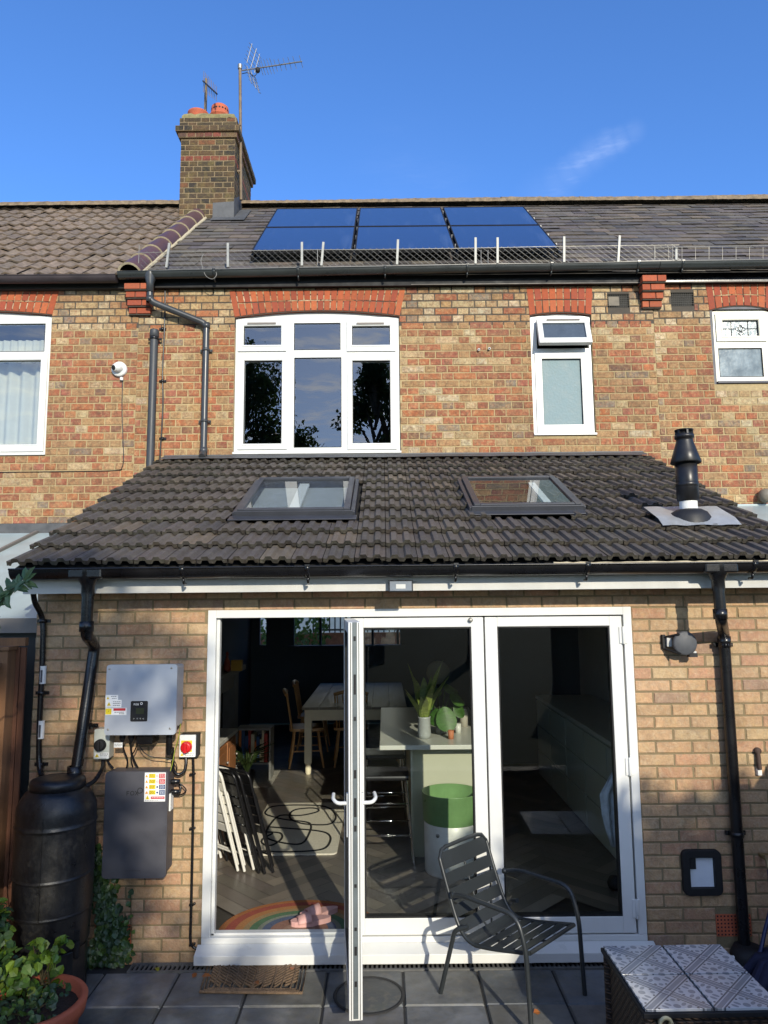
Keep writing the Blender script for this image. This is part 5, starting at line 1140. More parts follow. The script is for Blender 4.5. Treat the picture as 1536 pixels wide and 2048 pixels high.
# dining table
M_leg = mat('cream_paint', lin(214, 204, 176), .5, var=.04); M_ttop = mat('worn_planks', lin(120, 112, 98), .5, var=.2, scale=8, stretch=(3, .3, 1))
tx0 = -.965; tx1 = .22; ty0, ty1 = 8.72, 11.2; tz = .90
tb = thing('dining_table', 'long plank topped dining table with square cream legs', 'table', ((tx0 + tx1) / 2, (ty0 + ty1) / 2, FZ))
mb = MB()
for i in range(6): w = (tx1 - tx0 + .06) / 6; mb.box(tx0 - .03 + i * w + .001, tx0 - .03 + (i + 1) * w - .001, ty0 - .05, ty1, tz - .03, tz)
mb.build('table_top', M_ttop, tb, bevel=.003)
mb = MB(); mb.box(tx0 + .02, tx1 - .02, ty0 + .01, ty0 + .035, tz - .16, tz - .031); mb.box(tx0 + .01, tx0 + .035, ty0 + .036, ty1 - .05, tz - .16, tz - .031); mb.box(tx1 - .035, tx1 - .01, ty0 + .036, ty1 - .05, tz - .16, tz - .031); mb.build('apron', M_leg, tb)
for x, y in ((tx0, ty0), (tx1 - .085, ty0), (tx0, ty1 - .15), (tx1 - .085, ty1 - .15)):
    mb = MB(); mb.box(x, x + .085, y, y + .085, FZ + .13, tz - .031); mb.lathe([(.028, 0), (.034, .02), (.036, .07), (.030, .10), (.042, .13)], (x + .0425, y + .0425, FZ), 12); mb.build('leg', M_leg, tb, bevel=.003)
M_pine = mat('honey_pine', lin(196, 146, 90), .45, var=.12)
def dchair(loc, rz, label, src=None):
    if src: return copy_thing(src, loc, rz, label)
    t = thing('dining_chair', label, 'chair', loc, rz, 'spindle back wooden dining chairs around the table'); H = .44
    mb = MB(); mb.prism(rrect(.42, .42, .07), .032, 0, None, Matrix.Translation((0, 0, H))); mb.build('seat', M_pine, t, local=True, bevel=.008)
    for sx in (-1, 1):
        for sy in (-1, 1): mb = MB(); mb.tube([(sx * .21, sy * .20, 0), (sx * .17, sy * .165, H * .5), (sx * .145, sy * .14, H)], [.012, .019, .013], 8); mb.build('leg', M_pine, t, local=True)
    mb = MB()
    for sy in (-1, 1): mb.tube([(-.18, sy * .175, .2), (.18, sy * .175, .2)], .009, 6)
    mb.tube([(0, -.175, .2), (0, .175, .2)], .009, 6); mb.build('stretcher', M_pine, t, local=True)
    mb = MB()
    for k in range(6): y = (-.15 + .06 * k); mb.tube([(-.18, y * .9, H + .02), (-.25, y * 1.15, H + .45)], .007, 6)
    mb.build('spindle', M_pine, t, local=True)
    mb = MB(); mb.tube(smoothpath([(-.25, -.21, H + .44), (-.275, -.1, H + .47), (-.28, 0, H + .475), (-.275, .1, H + .47), (-.25, .21, H + .44)]), .022, 8)
    for sy in (-1, 1): mb.tube([(-.18, sy * .17, H + .02), (-.25, sy * .20, H + .45)], .012, 6)
    mb.build('back_rail', M_pine, t, local=True); return t
dc = dchair((-1.0, 9.25, FZ), R(8), 'honey wooden spindle chair pulled out at the left of the table')
dchair((-.45, 9.3, FZ), R(95), 'honey wooden chair pushed under the near end of the table', dc); dchair((-1.0, 10.2, FZ), R(0), 'honey wooden chair further back on the left of the table', dc); dchair((.35, 9.6, FZ), R(180), 'honey wooden chair on the right of the table', dc)
# island
M_sage = mat('sage_panel', lin(172, 172, 150), .6, var=.03); M_isl = mat('pale_quartz', lin(196, 196, 186), .3, var=.02, scale=3, rv=.01)
isl = thing('kitchen_island', 'pale sage kitchen island with overhanging white worktop behind the middle glass', 'kitchen island', (.4, 6.8, FZ)); iz = 1.01
ix0 = (atZ(762, 1420, iz).x + atZ(759, 1491, iz).x) / 2; iy0 = atZ(800, 1491, iz).y
mb = MB(); mb.box(ix0, .88, iy0, 7.85, iz - .035, iz); mb.build('worktop', M_isl, isl, bevel=.004)
bx0 = ph(829, 1728).x; mb = MB(); mb.box(bx0, .86, iy0 + .20, 7.8, FZ, iz - .0355); mb.build('base', M_sage, isl)
mb = MB(); mb.box(bx0 - .018, bx0 - .0005, iy0 + .05, iy0 + .20, FZ, iz - .0355); mb.box(bx0 - .018, .875, iy0 + .16, iy0 + .199, FZ, iz - .0355); mb.build('end_panel', M_sage, isl)
# bin / planter
bn = thing('storage_tub', 'round white drum with a green tub set in its top behind the glass', 'tub', (.49, 5.52, FZ)); c0 = (.49, iy0 - .12, FZ)
mb = MB(); mb.lathe([(.001, .0), (.200, 0), (.205, .01), (.205, .36), (.198, .37)], c0, 40); mb.build('drum', mat('white_plastic', lin(212, 212, 204), .35), bn)
mb = MB(); mb.lathe([(.198, .355), (.212, .372), (.218, .57), (.222, .575), (.214, .575), (.205, .40), (.001, .40)], c0, 40); mb.build('green_tub', mat('green_plastic', lin(112, 148, 96), .35), bn)
mb = MB(); q = c0[0] - .10; mb.lathe([(.001, .012), (.014, .012), (.014, 0)], (c0[0] - .115, c0[1] - .165, FZ + .30), 12, axis='Y'); mb.build('button', M_alum, bn)
# stools
M_chrome = mat('chrome', lin(200, 200, 200), .15, 1); M_seat = mat('black_leather', lin(26, 26, 28), .35)
def stool(loc, rz, label, src=None):
    if src: return copy_thing(src, loc, rz, label)
    t = thing('bar_stool', label, 'bar stool', loc, rz, 'bar stools under the island overhang')
    mb = MB(); mb.box(-.18, .18, -.17, .17, .62, .66); mb.build('seat', M_seat, t, local=True, bevel=.015)
    mb = MB(); mb.tube(fillet([(-.19, -.17, .64), (-.21, -.17, .86), (-.21, .17, .86), (-.19, .17, .64)], .05, 5), .009, 8); mb.build('backrest', M_chrome, t, local=True)
    for sx in (-1, 1):
        for sy in (-1, 1): mb = MB(); mb.tube([(sx * .16, sy * .15, .62), (sx * .21, sy * .20, 0)], .009, 8); mb.build('leg', M_chrome, t, local=True)
    mb = MB(); mb.tube([(-.19, -.185, .22), (.19, -.185, .22), (.19, .185, .22), (-.19, .185, .22)], .007, 6, closed=True); mb.tube([(-.175, -.165, .45), (.175, -.165, .45), (.175, .165, .45), (-.175, .165, .45)], .006, 6, closed=True); mb.build('foot_rail', M_chrome, t, local=True); return t
st = stool((.0, 5.98, FZ), R(0), 'nearer black seated chrome bar stool under the island overhang'); stool((-.02, 6.75, FZ), R(4), 'farther black seated chrome bar stool under the island overhang', st)
# plants and bits on the island
def on(px, py): return atZ(px, py, iz)
q = on(850, 1480); pt = thing('pot_plant', 'tall upright striped snake plant in a grey white pot on the island', 'plant', (q.x, q.y + .08, iz))
mb = MB(); b = (q.x, q.y + .08, iz); mb.lathe([(.001, 0), (.045, 0), (.055, .03), (.05, .16), (.056, .175), (.048, .175), (.045, .15), (.001, .15)], b, 20); mb.build('pot', mat('speckled_pot', lin(150, 154, 152), .4, var=.1, scale=30), pt)
M_leafs = mat('snake_leaf', None, .4, attr=True, var=.35, scale=22, trans=.2, stretch=(1, 1, 3)); mb = MB()
for i in range(20):
    a = rnd.uniform(0, 6.28); l = rnd.uniform(.20, .50); ou = rnd.uniform(.05, .24); w = rnd.uniform(.028, .044); d_ = Vector((math.cos(a), math.sin(a), 0)); sv = Vector((-math.sin(a), math.cos(a), 0)); vs = []
    for t in range(7): u = t / 6; p = Vector(b) + Vector((0, 0, .14)) + d_ * (.02 + ou * u ** 1.6) + Vector((0, 0, l * u)); ww = w * (1 - abs(u - .4) ** 2 * 2.2) if u < 1 else .001; ww = max(ww, .001); vs += [p - sv * ww, p + sv * ww + Vector((0, 0, .003))]
    mb.add(vs, [(2 * t, 2 * t + 1, 2 * t + 3, 2 * t + 2) for t in range(6)], 0, jit(lin(140, 160, 78, .85), .25), True)
mb.build('foliage', M_leafs, pt)
q = on(884, 1472); pt = thing('pot_plant', 'broad round leaved plant drooping beside the snake plant', 'plant', (q.x, q.y, iz)); b = Vector((q.x, q.y + .1, iz))
mb = MB(); mb.lathe([(.001, 0), (.04, 0), (.05, .10), (.043, .10), (.001, .085)], b, 16); mb.build('pot', mat('grey_pot', lin(110, 112, 112), .5), pt); mb = MB()
for (dx, dy, dz, sz, nn_) in ((.02, -.09, .24, .21, (0, -1, .4)), (-.03, -.05, .22, .15, (-.4, -1, .2)), (.10, -.02, .36, .16, (.5, -.6, .6)), (-.09, .0, .30, .14, (-.6, -.6, .4)), (.05, 0, .42, .14, (.3, -.5, .8)), (-.02, .05, .38, .14, (0, -.4, 1)), (.14, -.03, .27, .14, (.6, -.9, .3))):
    p = b + Vector((dx, dy, dz)); n_v = Vector(nn_).normalized(); t_v = (Vector((.15 * (1 if dx > 0 else -1), 0, -1)) - n_v * Vector((0, 0, -1)).dot(n_v)).normalized(); b_v = n_v.cross(t_v); k = 14; vs = [p + t_v * sz * .5]
    for i in range(k): a = 2 * math.pi * i / k; rr_ = sz * .42 * (1 + .12 * math.cos(a)); vs.append(p + t_v * (sz * .5 + math.cos(a) * sz * .5) + b_v * math.sin(a) * rr_ - n_v * .02 * abs(math.sin(a)))
    mb.add(vs, [(0, 1 + i, 1 + (i + 1) % k) for i in range(k)], 0, jit(lin(70, 112, 44, .7), .2), True); mb.tube([b + Vector((0, 0, .09)), (b + p) / 2 + Vector((0, 0, .06)), p], .004, 5, 0, lin(70, 100, 50, .7))
mb.build('foliage', M_leafs, pt)
q = on(928, 1453); mb = MB(); mb.lathe([(.001, 0), (.036, 0), (.038, .13), (.036, .135), (.030, .15), (.030, .16), (.001, .16)], (q.x, q.y, iz), 18); tag(mb.build('jar', mat('frosted_jar', lin(170, 164, 150), .3)), 'pale cylindrical jar on the island right of the plants', 'jar')
q = on(902, 1478); mb = MB(); mb.lathe([(.001, 0), (.022, 0), (.026, .07), (.022, .07), (.001, .06)], (q.x, q.y, iz), 14); tag(mb.build('cup', mat('orange_clay', lin(176, 110, 74), .7)), 'small orange cup on the island in front of the jar', 'cup')
q = on(914, 1466); mb = MB(); mb.lathe([(.001, 0), (.026, 0), (.028, .08), (.024, .08), (.001, .07)], (q.x + .01, q.y, iz), 14); tag(mb.build('mug', M_wtop), 'white mug on the island between cup and jar', 'mug')
# round backed chair shape beyond the island
q = atY(876, 1345, 8.4); t = thing('lounge_chair', 'pale round backed chair in the gloom beyond the island', 'chair', (q.x, 8.5, FZ)); mb = MB(); mb.lathe([(.001, .03), (.10, .03), (.135, .0), (.12, -.03), (.001, -.04)], (q.x, 8.4, q.z), 20, axis='Y', T=Matrix.Diagonal((1.0, 1, 1))); mb.build('backrest', mat('pale_fabric', lin(120, 122, 110), .9), t)
mb = MB(); mb.lathe([(.001, 0), (.2, 0), (.22, .03), (.2, .06), (.001, .07)], (q.x, 8.6, .80), 20); mb.build('seat', MATS['pale_fabric'], t)
for a in (45, 135, 225, 315): mb = MB(); mb.tube([(q.x + .1 * math.cos(R(a)), 8.6 + .1 * math.sin(R(a)), .8), (q.x + .2 * math.cos(R(a)), 8.6 + .2 * math.sin(R(a)), FZ)], .012, 6); mb.build('leg', M_gap, t)
mb = MB(); mb.tube([(q.x, 8.44, q.z - .13), (q.x, 8.52, .86)], .012, 6); mb.build('back_post', M_gap, t)
# right-hand kitchen run
M_kit = mat('grey_green_unit', lin(168, 174, 162), .55, var=.04); kx = 1.80
ku = thing('kitchen_unit', 'long run of grey green kitchen units with drawers along the right wall', 'kitchen units', (2.1, 6.9, FZ))
mb = MB(); mb.box(kx, RX1 - .01, 5.3, 8.7, FZ + .1, .98); mb.build('carcass', M_kit, ku)
mb = MB(); mb.box(kx - .02, RX1 - .01, 5.28, 8.72, .981, 1.015); mb.build('worktop', mat('dim_worktop', lin(190, 192, 186), .3, var=.02, scale=3, rv=.01), ku, bevel=.003)
for i in range(5):
    for z0, z1 in ((.13, .40), (.41, .68), (.69, .96)): mb = MB(); mb.box(kx - .018, kx - .001, 5.33 + i * .67, 5.33 + i * .67 + .65, z0, z1); mb.build('drawer', M_kit, ku, bevel=.004)
mb = MB(); mb.box(1.35, RX1, 9.2, 9.8, FZ, 2.2); tag(mb.build('tall_cupboard', M_iw), 'tall dark blue cupboard at the back right of the room', 'cupboard')
# hanging garment and pale rug behind the right pane
gx = atY(1225, 1600, 5.0); mb = MB(); n = 14; vs = []; prf = [(1.235, 1518), (1.2, 1560), (1.2, 1600), (1.2, 1660), (1.2, 1690)]
lft = [(1236, 1520), (1216, 1560), (1200, 1590), (1205, 1630), (1213, 1660), (1224, 1692)]; rgt = [1262, 1262, 1258, 1256, 1246, 1232]
for j, ((pl, py), pr_) in enumerate(zip(lft, rgt)):
    for i in range(n + 1): p = atY(pl + (pr_ - pl) * i / n, py, 4.95); vs.append((p.x, 4.95 + .022 * math.sin(i * 1.35 + j * .3), p.z))
mb.add(vs, [(j * (n + 1) + i, j * (n + 1) + i + 1, (j + 1) * (n + 1) + i + 1, (j + 1) * (n + 1) + i) for j in range(5) for i in range(n)], 0, None, True)
tag(mb.build('tea_towel', mat('blue_grey_cloth', lin(190, 200, 208), .95, var=.2, scale=18, bump=.5), solid=.004), 'crumpled blue grey cloth hanging behind the right glass door', 'cloth')
mb = MB(); q = ph(1232, 1778); mb.lathe([(.001, 0), (.05, .01), (.06, .04), (.04, .08), (.001, .09)], (q.x, q.y, FZ), 14); tag(mb.build('pet_toy', M_gap), 'small dark ball shaped thing on the floor behind the right glass', 'ball')
# ------------------------------------------------------------------ electrical boxes on the left wall
M_inv = mat('silver_grey_case', lin(176, 182, 190), .38, .25, var=.05, scale=3); M_bat = mat('charcoal_case', lin(72, 72, 78), .5, .1, var=.14, scale=7, rv=.12)
M_sw = mat('pale_switch_box', lin(186, 190, 182), .45); M_lab = mat('white_label', lin(226, 226, 222), .5); M_yel = mat('yellow_label', lin(222, 196, 40), .5); M_red = mat('red_label', lin(186, 42, 50), .5); M_blu = mat('blue_label', lin(30, 62, 110), .5); M_org = mat('orange_label', lin(230, 150, 40), .5); M_ink = mat('ink', lin(30, 30, 32), .6)
def fbox(mb, px0, py0, px1, py1, Y, dep, r, mi=0):     # rounded case whose face covers the photo rectangle
    q = rc(px0, py0, px1, py1, Y); mb.prism(rrect(q[1] - q[0], q[3] - q[2], r), dep, mi, None, Matrix(((1, 0, 0, (q[0] + q[1]) / 2), (0, 0, -1, Y + dep), (0, 1, 0, (q[2] + q[3]) / 2), (0, 0, 0, 1)))); return q
def flat(mb, px0, py0, px1, py1, Y, mi, dep=.0008):
    q = rc(px0, py0, px1, py1, Y); mb.box(q[0], q[1], Y - dep, Y, q[2], q[3], mi); return q
def tri(mb, px, py, s, Y, mi, mi2):
    c = atY(px, py, Y); k = .0030 * s
    mb.add([(c.x - k, Y - .0012, c.z - k * .8), (c.x + k, Y - .0012, c.z - k * .8), (c.x, Y - .0012, c.z + k)], [(0, 1, 2)], mi); mb.add([(c.x - k * .15, Y - .0015, c.z - k * .5), (c.x + k * .15, Y - .0015, c.z - k * .5), (c.x, Y - .0015, c.z + k * .5)], [(0, 1, 2)], mi2)
def scribble(mb, px0, px1, py, Y, mi, h=.6):           # a line of print too small to read
    x = px0
    while x < px1 - 1: w = rnd.uniform(1.5, 4); flat(mb, x, py - h, min(x + w, px1), py + h, Y, mi, .0006); x += w + .9
YI = D1 - .215
inv = thing('solar_inverter', 'silver grey solar inverter box with small black display on the left brick wall', 'inverter', (atY(281, 1400, YI).x, D1, atY(281, 1468, YI).z))
mb = MB(); q = fbox(mb, 211, 1329, 353, 1470, YI, .025, .018); mb.build('cover', M_inv, inv, bevel=.003)
mb = MB(); mb.box(q[0] + .012, q[1] - .012, YI + .0251, D1 - .02, q[2] + .03, q[3] - .012); mb.build('body', M_inv, inv, bevel=.012)
mb = MB()
for px, py in ((219, 1338), (343, 1336), (216, 1459), (340, 1457)): c = atY(px, py, YI); mb.lathe([(.001, .002), (.006, .002), (.007, 0)], (c.x, YI, c.z), 10, axis='Y')
mb.build('screw', M_alum, inv)
mb = MB(); q = fbox(mb, 261, 1402, 295, 1443, YI - .003, .004, .008, 0); flat(mb, 272, 1416, 288, 1428, YI - .0035, 1); 
for px in (268, 275, 281, 287): c = atY(px, 1437, YI); mb.lathe([(.0028, .0005), (.0036, .0005)], (c.x, YI - .0035, c.z), 8, 2, axis='Y')
lgx = atY(270, 1410, YI); c = atY(282, 1407, YI); mb.lathe([(.0045, .0008), (.0075, .0008)], (c.x + .004, YI - .0035, c.z), 14, 2, axis='Y')
def letters(mb, word, x, z, h, Y, mi):
    t = h * .17; d = .0008; w = h * .62
    for chh in word:
        if chh == 'F': mb.box(x, x + t, Y - d, Y, z, z + h, mi); mb.box(x + t, x + w, Y - d, Y, z + h - t, z + h, mi); mb.box(x + t, x + w * .85, Y - d, Y, z + h * .42, z + h * .42 + t, mi)
        elif chh == 'O':
            n = 20; vs = []
            for r_ in (1, 1 - 2 * t / h):
                for i in range(n): a = 2 * math.pi * i / n; vs.append((x + h * .5 + math.cos(a) * h * .5 * r_, Y - d, z + h * .5 + math.sin(a) * h * .5 * r_))
            mb.add(vs, [(i, (i + 1) % n, n + (i + 1) % n, n + i) for i in range(n)], mi); x += h * .36
        elif chh == 'X':
            for sgn in (1, -1):
                xa, xb = (x, x + w * 1.1) if sgn > 0 else (x + w * 1.1, x); mb.add([(xa - t * .6, Y - d - (.0003 if sgn > 0 else 0), z), (xa + t * .6, Y - d - (.0003 if sgn > 0 else 0), z), (xb + t * .6, Y - d - (.0003 if sgn > 0 else 0), z + h), (xb - t * .6, Y - d - (.0003 if sgn > 0 else 0), z + h)], [(0, 1, 2, 3)], mi)
        x += w + t * 1.1
letters(mb, 'FOX', lgx.x - .006, c.z - .010, .011, YI - .0035, 2); mb.build('display', [M_gap, mat('lcd', lin(60, 66, 50), .2), M_lab], inv)
mb = MB()
for (x0, y0, x1, y1) in ((211, 1390, 236, 1400), (211, 1400, 243, 1415), (211, 1416, 253, 1430)): flat(mb, x0, y0, x1, y1, YI, 0)
flat(mb, 211, 1417, 223, 1429, YI - .0009, 1); flat(mb, 227, 1416.5, 251, 1421.5, YI - .0009, 2)
for px, py, s in ((216, 1396, 3.0), (218, 1408, 4), (217, 1422, 3)): tri(mb, px, py, s, YI - .001, 1, 3)
for x0, x1, y in ((222, 234, 1393), (224, 233, 1397), (226, 241, 1403.5), (226, 241, 1407), (226, 240, 1411), (229, 249, 1424.5), (238, 249, 1427.5)): scribble(mb, x0, x1, y, YI - .001, 3, .5)
mb.build('warning_label', [M_lab, M_yel, M_red, M_ink], inv)
mb = MB()
for px, w in ((243, 5), (261, 6), (275, 7), (290, 8), (338, 7)):
    a = atY(px, 1466, YI + .07); mb.lathe([(.001, .02), (.016, .02), (.016, 0), (.019, -.02), (.019, -.045), (.011, -.065)], (a.x, YI + .09, a.z + .01), 12)
a = atY(338, 1480, YI + .08); mb.lathe([(.020, .04), (.020, -.07), (.012, -.09)], (a.x, YI + .09, a.z), 12); mb.build('cable_gland', M_black, inv); mb = MB(); mb.box(atY(268, 1460, YI).x, atY(300, 1460, YI).x, YI + .05, D1 - .03, a.z - .02, a.z + .06); mb.build('terminal_cover', M_black, inv, bevel=.004)
YB = D1 - .165
bat = thing('battery_unit', 'tall charcoal battery case with a coloured warning sheet on the left brick wall', 'battery', (atY(272, 1650, YB).x, D1, atY(272, 1757, YB).z))
mb = MB(); q = fbox(mb, 207, 1543, 334, 1757, YB, .03, .022); mb.build('cover', M_bat, bat, bevel=.004)
mb = MB(); mb.box(q[0] + .01, q[1] - .004, YB + .0301, D1 - .015, q[2] + .02, q[3] - .006); mb.build('body', M_bat, bat, bevel=.01)
mb = MB(); a = atY(253, 1591, YB); letters(mb, 'FOX', a.x, a.z, .026, YB, 0); c = atY(280, 1581, YB); n = 24; vs = []
for ro in (.017, .0115):
    for i in range(n): t = 2 * math.pi * i / n; rr_ = ro * (1 + .28 * max(0, math.cos(t - R(225))) ** 6); vs.append((c.x + .001 + rr_ * math.cos(t), YB - .0008, c.z + rr_ * math.sin(t)))
mb.add(vs, [(i, (i + 1) % n, n + (i + 1) % n, n + i) for i in range(n)], 0); a = atY(250, 1742, YB); mb.box(a.x, a.x + .09, YB - .0008, YB, a.z, a.z + .0016); mb.build('logo', M_ink, bat)
mb = MB(); flat(mb, 289, 1545, 331, 1603, YB, 0)
for i, (cA, cB) in enumerate(((1, 2), (1, 2), (1, 3), (1, 3))):
    y = 1547.5 + i * 11; flat(mb, 298, y, 311, y + 8.5, YB - .0009, 1); flat(mb, 318, y - .3, 330, y + 9, YB - .0009, cB); tri(mb, 293.5, y + 4.5, 3, YB - .001, 4, 5)
    for k in range(3): scribble(mb, 299, 310, y + 2 + k * 2.3, YB - .0018, 5, .4); scribble(mb, 319.5, 329, y + 2 + k * 2.3, YB - .0018, 0, .4)
    c = atY(314.5, y + 4.5, YB); mb.lathe([(.0001, .0012), (.006, .0012)] if cB == 3 else [(.004, .0012), (.0058, .0012)], (c.x, YB, c.z), 12, 3 if cB == 3 else 2, axis='Y')
tri(mb, 295, 1595, 4.2, YB - .001, 1, 5); flat(mb, 302, 1593, 329, 1598, YB - .0009, 2); scribble(mb, 304, 327, 1595.5, YB - .0018, 0, .5); scribble(mb, 290, 316, 1601, YB - .001, 5, .4)
mb.build('warning_label', [M_lab, M_yel, M_red, M_blu, M_org, M_ink], bat)
mb = MB(); a = atY(338, 1564, YB + .06)
for dz in (0, -.06): mb.lathe([(.001, .05), (.014, .05), (.016, .02), (.016, 0)], (q[1], YB + .07, a.z + dz), 12, axis='X')
mb.box(q[1] - .003, q[1] + .006, YB + .04, YB + .10, q[3] - .24, q[3] - .14, 1); mb.build('connector', [M_black, M_lab], bat)
YS = D1 - .085
iso = thing('isolator_switch', 'pale grey isolator box with round black knob left of the inverter', 'switch', (atY(204, 1490, YS).x, D1, atY(204, 1518, YS).z))
mb = MB(); q = fbox(mb, 188, 1458, 219, 1518, YS, .08, .008); mb.build('case', M_sw, iso, bevel=.004); c = atY(201, 1490, YS)
mb = MB(); mb.lathe([(.001, .03), (.026, .03), (.034, .022), (.036, 0)], (c.x, YS, c.z), 24, axis='Y'); mb.box(c.x - .008, c.x + .008, YS - .045, YS - .028, c.z - .028, c.z + .028); mb.build('knob', M_gap, iso, bevel=.003)
mb = MB(); flat(mb, 189, 1505, 218, 1516, YS, 0); tri(mb, 194, 1511, 4, YS - .001, 1, 2); scribble(mb, 200, 217, 1508, YS - .001, 2, .5); scribble(mb, 200, 214, 1511.5, YS - .001, 2, .4); mb.build('warning_label', [M_lab, M_yel, M_ink], iso)
YR = D1 - .075
iso2 = thing('isolator_switch', 'white isolator box with a red knob on yellow right of the inverter', 'switch', (atY(376, 1490, YR).x, D1, atY(376, 1515, YR).z))
mb = MB(); fbox(mb, 360, 1468, 396, 1514, YR + .012, .062, .005); mb.build('back_box', M_gap, iso2, bevel=.003); mb = MB(); fbox(mb, 359, 1470, 391, 1514, YR, .011, .004); mb.build('case', M_lab, iso2, bevel=.002)
mb = MB(); flat(mb, 362, 1481, 384, 1504, YR, 1, .0015); flat(mb, 360, 1505.5, 390, 1513, YR, 0, .0009); tri(mb, 364, 1509, 3.6, YR - .001, 1, 2); scribble(mb, 370, 388, 1507.5, YR - .001, 2, .5); scribble(mb, 370, 388, 1510.5, YR - .001, 2, .4); mb.build('warning_label', [M_lab, M_yel, M_ink], iso2)
c = atY(373, 1494, YR); mb = MB(); mb.lathe([(.001, .026), (.026, .026), (.033, .02), (.036, 0)], (c.x, YR, c.z), 24, axis='Y'); mb.box(c.x - .009, c.x + .009, YR - .042, YR - .024, c.z - .03, c.z + .03); mb.build('knob', mat('red_knob', lin(196, 24, 30), .35), iso2, bevel=.003)
def wire(label, pts, r, Ys, m=M_black, group='cables around the inverter and battery'):
    P = [atY(px, py, Ys[0] + (Ys[1] - Ys[0]) * i / (len(pts) - 1)) for i, (px, py) in enumerate(pts)]; mb = MB(); mb.tube(smoothpath(P, 5), r, 7); return tag(mb.build('cable', m), label, 'cable', group)
wire('thick black cable curving from the black knobbed isolator down to the water butt', [(206, 1516), (206, 1532), (200, 1545), (188, 1562), (172, 1572), (150, 1580)], .013, (D1 - .05, Ybutt))
wire('short cable from the black knobbed isolator to the battery', [(214, 1517), (218, 1527), (226, 1536)], .007, (D1 - .05, D1 - .08))
wire('left cable of the bundle hanging between inverter and battery', [(244, 1482), (248, 1500), (255, 1520), (253, 1536)], .005, (YI + .09, YB + .08))
wire('middle cable of the bundle hanging between inverter and battery', [(262, 1484), (262, 1500), (268, 1520), (276, 1536)], .006, (YI + .09, YB + .08))
wire('thin crossing cable from the inverter to the battery top', [(276, 1484), (270, 1500), (262, 1515), (266, 1534)], .004, (YI + .09, YB + .08))
wire('thin cable sweeping right from under the inverter to the red knobbed isolator side', [(278, 1490), (288, 1505), (305, 1514), (330, 1517), (348, 1522), (354, 1535), (352, 1545)], .003, (YI + .09, YB + .09))
wire('black cable looping under the red knobbed isolator', [(345, 1495), (346, 1520), (347, 1540), (356, 1549), (368, 1543), (372, 1528), (372, 1515)], .010, (YI + .12, YR + .03))
wire('looped black leads plugged into the side of the battery', [(337, 1586), (350, 1588), (360, 1584), (361, 1572), (358, 1568)], .006, (YB + .07, YB + .10)); wire('thin outer lead at the side of the battery', [(336, 1560), (352, 1563), (366, 1572), (372, 1582), (360, 1590), (342, 1590)], .004, (YB + .07, YB + .10))
M_gy = mat('green_yellow_wire', lin(150, 160, 50), .5); wire('thin green yellow earth wire hanging from the inverter\'s right side', [(361, 1447), (358, 1470), (350, 1500), (344, 1530), (336, 1556)], .0022, (YI + .1, YB + .06), M_gy)
for px, py, w, h in ((228, 1485, 17, 10), (290, 1482, 7, 6)): mb = MB(); flat(mb, px, py, px + w, py + h, YI + .06, 0); scribble(mb, px + 1, px + w - 1, py + h * .35, YI + .059, 1, .4); scribble(mb, px + 1, px + w - 1, py + h * .65, YI + .059, 1, .4); tag(mb.build('cable_tag', [M_lab, M_ink]), 'white paper tag on the cables under the inverter, ' + ('the wide left one' if w > 10 else 'the tiny right one'), 'cable tag', 'paper tags under the inverter')
# conduits
pts = [atY(px, py, D1 - .02) for px, py in ((386, 1514), (387, 1560), (386, 1640), (384, 1740), (382, 1830), (381, 1880), (386, 1893), (404, 1903))]; mb = MB(); mb.tube(smoothpath(pts, 6), .0085, 7); cd = tag(mb.build('cable', M_black), 'straight black cable clipped down the brick wall beside the door frame', 'cable')
for py in (1547, 1655, 1806, 1886): q = atY(391, py, D1); mb = MB(); mb.lathe([(.001, .012), (.007, .012), (.008, 0)], (q.x - .004, D1 - .004, q.z), 8, axis='Y'); mb.box(q.x - .03, q.x - .004, D1 - .034, D1 - .004, q.z - .006, q.z + .006); mb.build('cable_clip', M_black, cd)
pts = [atY(px, py, y) for px, py, y in ((66, 1180, D1 - .16), (70, 1205, D1 - .12), (82, 1230, D1 - .03), (86, 1260, D1 - .02), (84, 1340, D1 - .02), (80, 1420, D1 - .02), (78, 1490, D1 - .02), (79, 1530, D1 - .03), (84, 1552, D1 - .08), (98, 1574, Ybutt + .08))]; mb = MB(); mb.tube(smoothpath(pts, 6), .017, 9); cd = tag(mb.build('cable', M_black), 'thick black cable clipped up the far left corner of the brick wall', 'cable')
for py, px in ((1242, 86), (1386, 83), (1529, 81)): q = atY(px, py, D1 - .02); mb = MB(); mb.lathe([(.0175, -.012), (.022, -.012), (.022, .012), (.0175, .012)], (q.x, D1 - .02, q.z), 12); mb.box(q.x - .042, q.x + .042, D1 - .012, D1 - .004, q.z - .010, q.z + .010); mb.build('cable_clip', M_black, cd)
for py, px in ((1350, 83), (1460, 79.5)): q = atY(px, py, D1 - .04); mb = MB(); mb.lathe([(.0195, -.055), (.0195, .055)], (q.x, D1 - .021, q.z), 12, 0); mb.box(q.x - .006, q.x + .006, D1 - .0415, D1 - .0405, q.z - .045, q.z + .03, 1); mb.build('cable_label', [M_lab, M_greyp], cd)

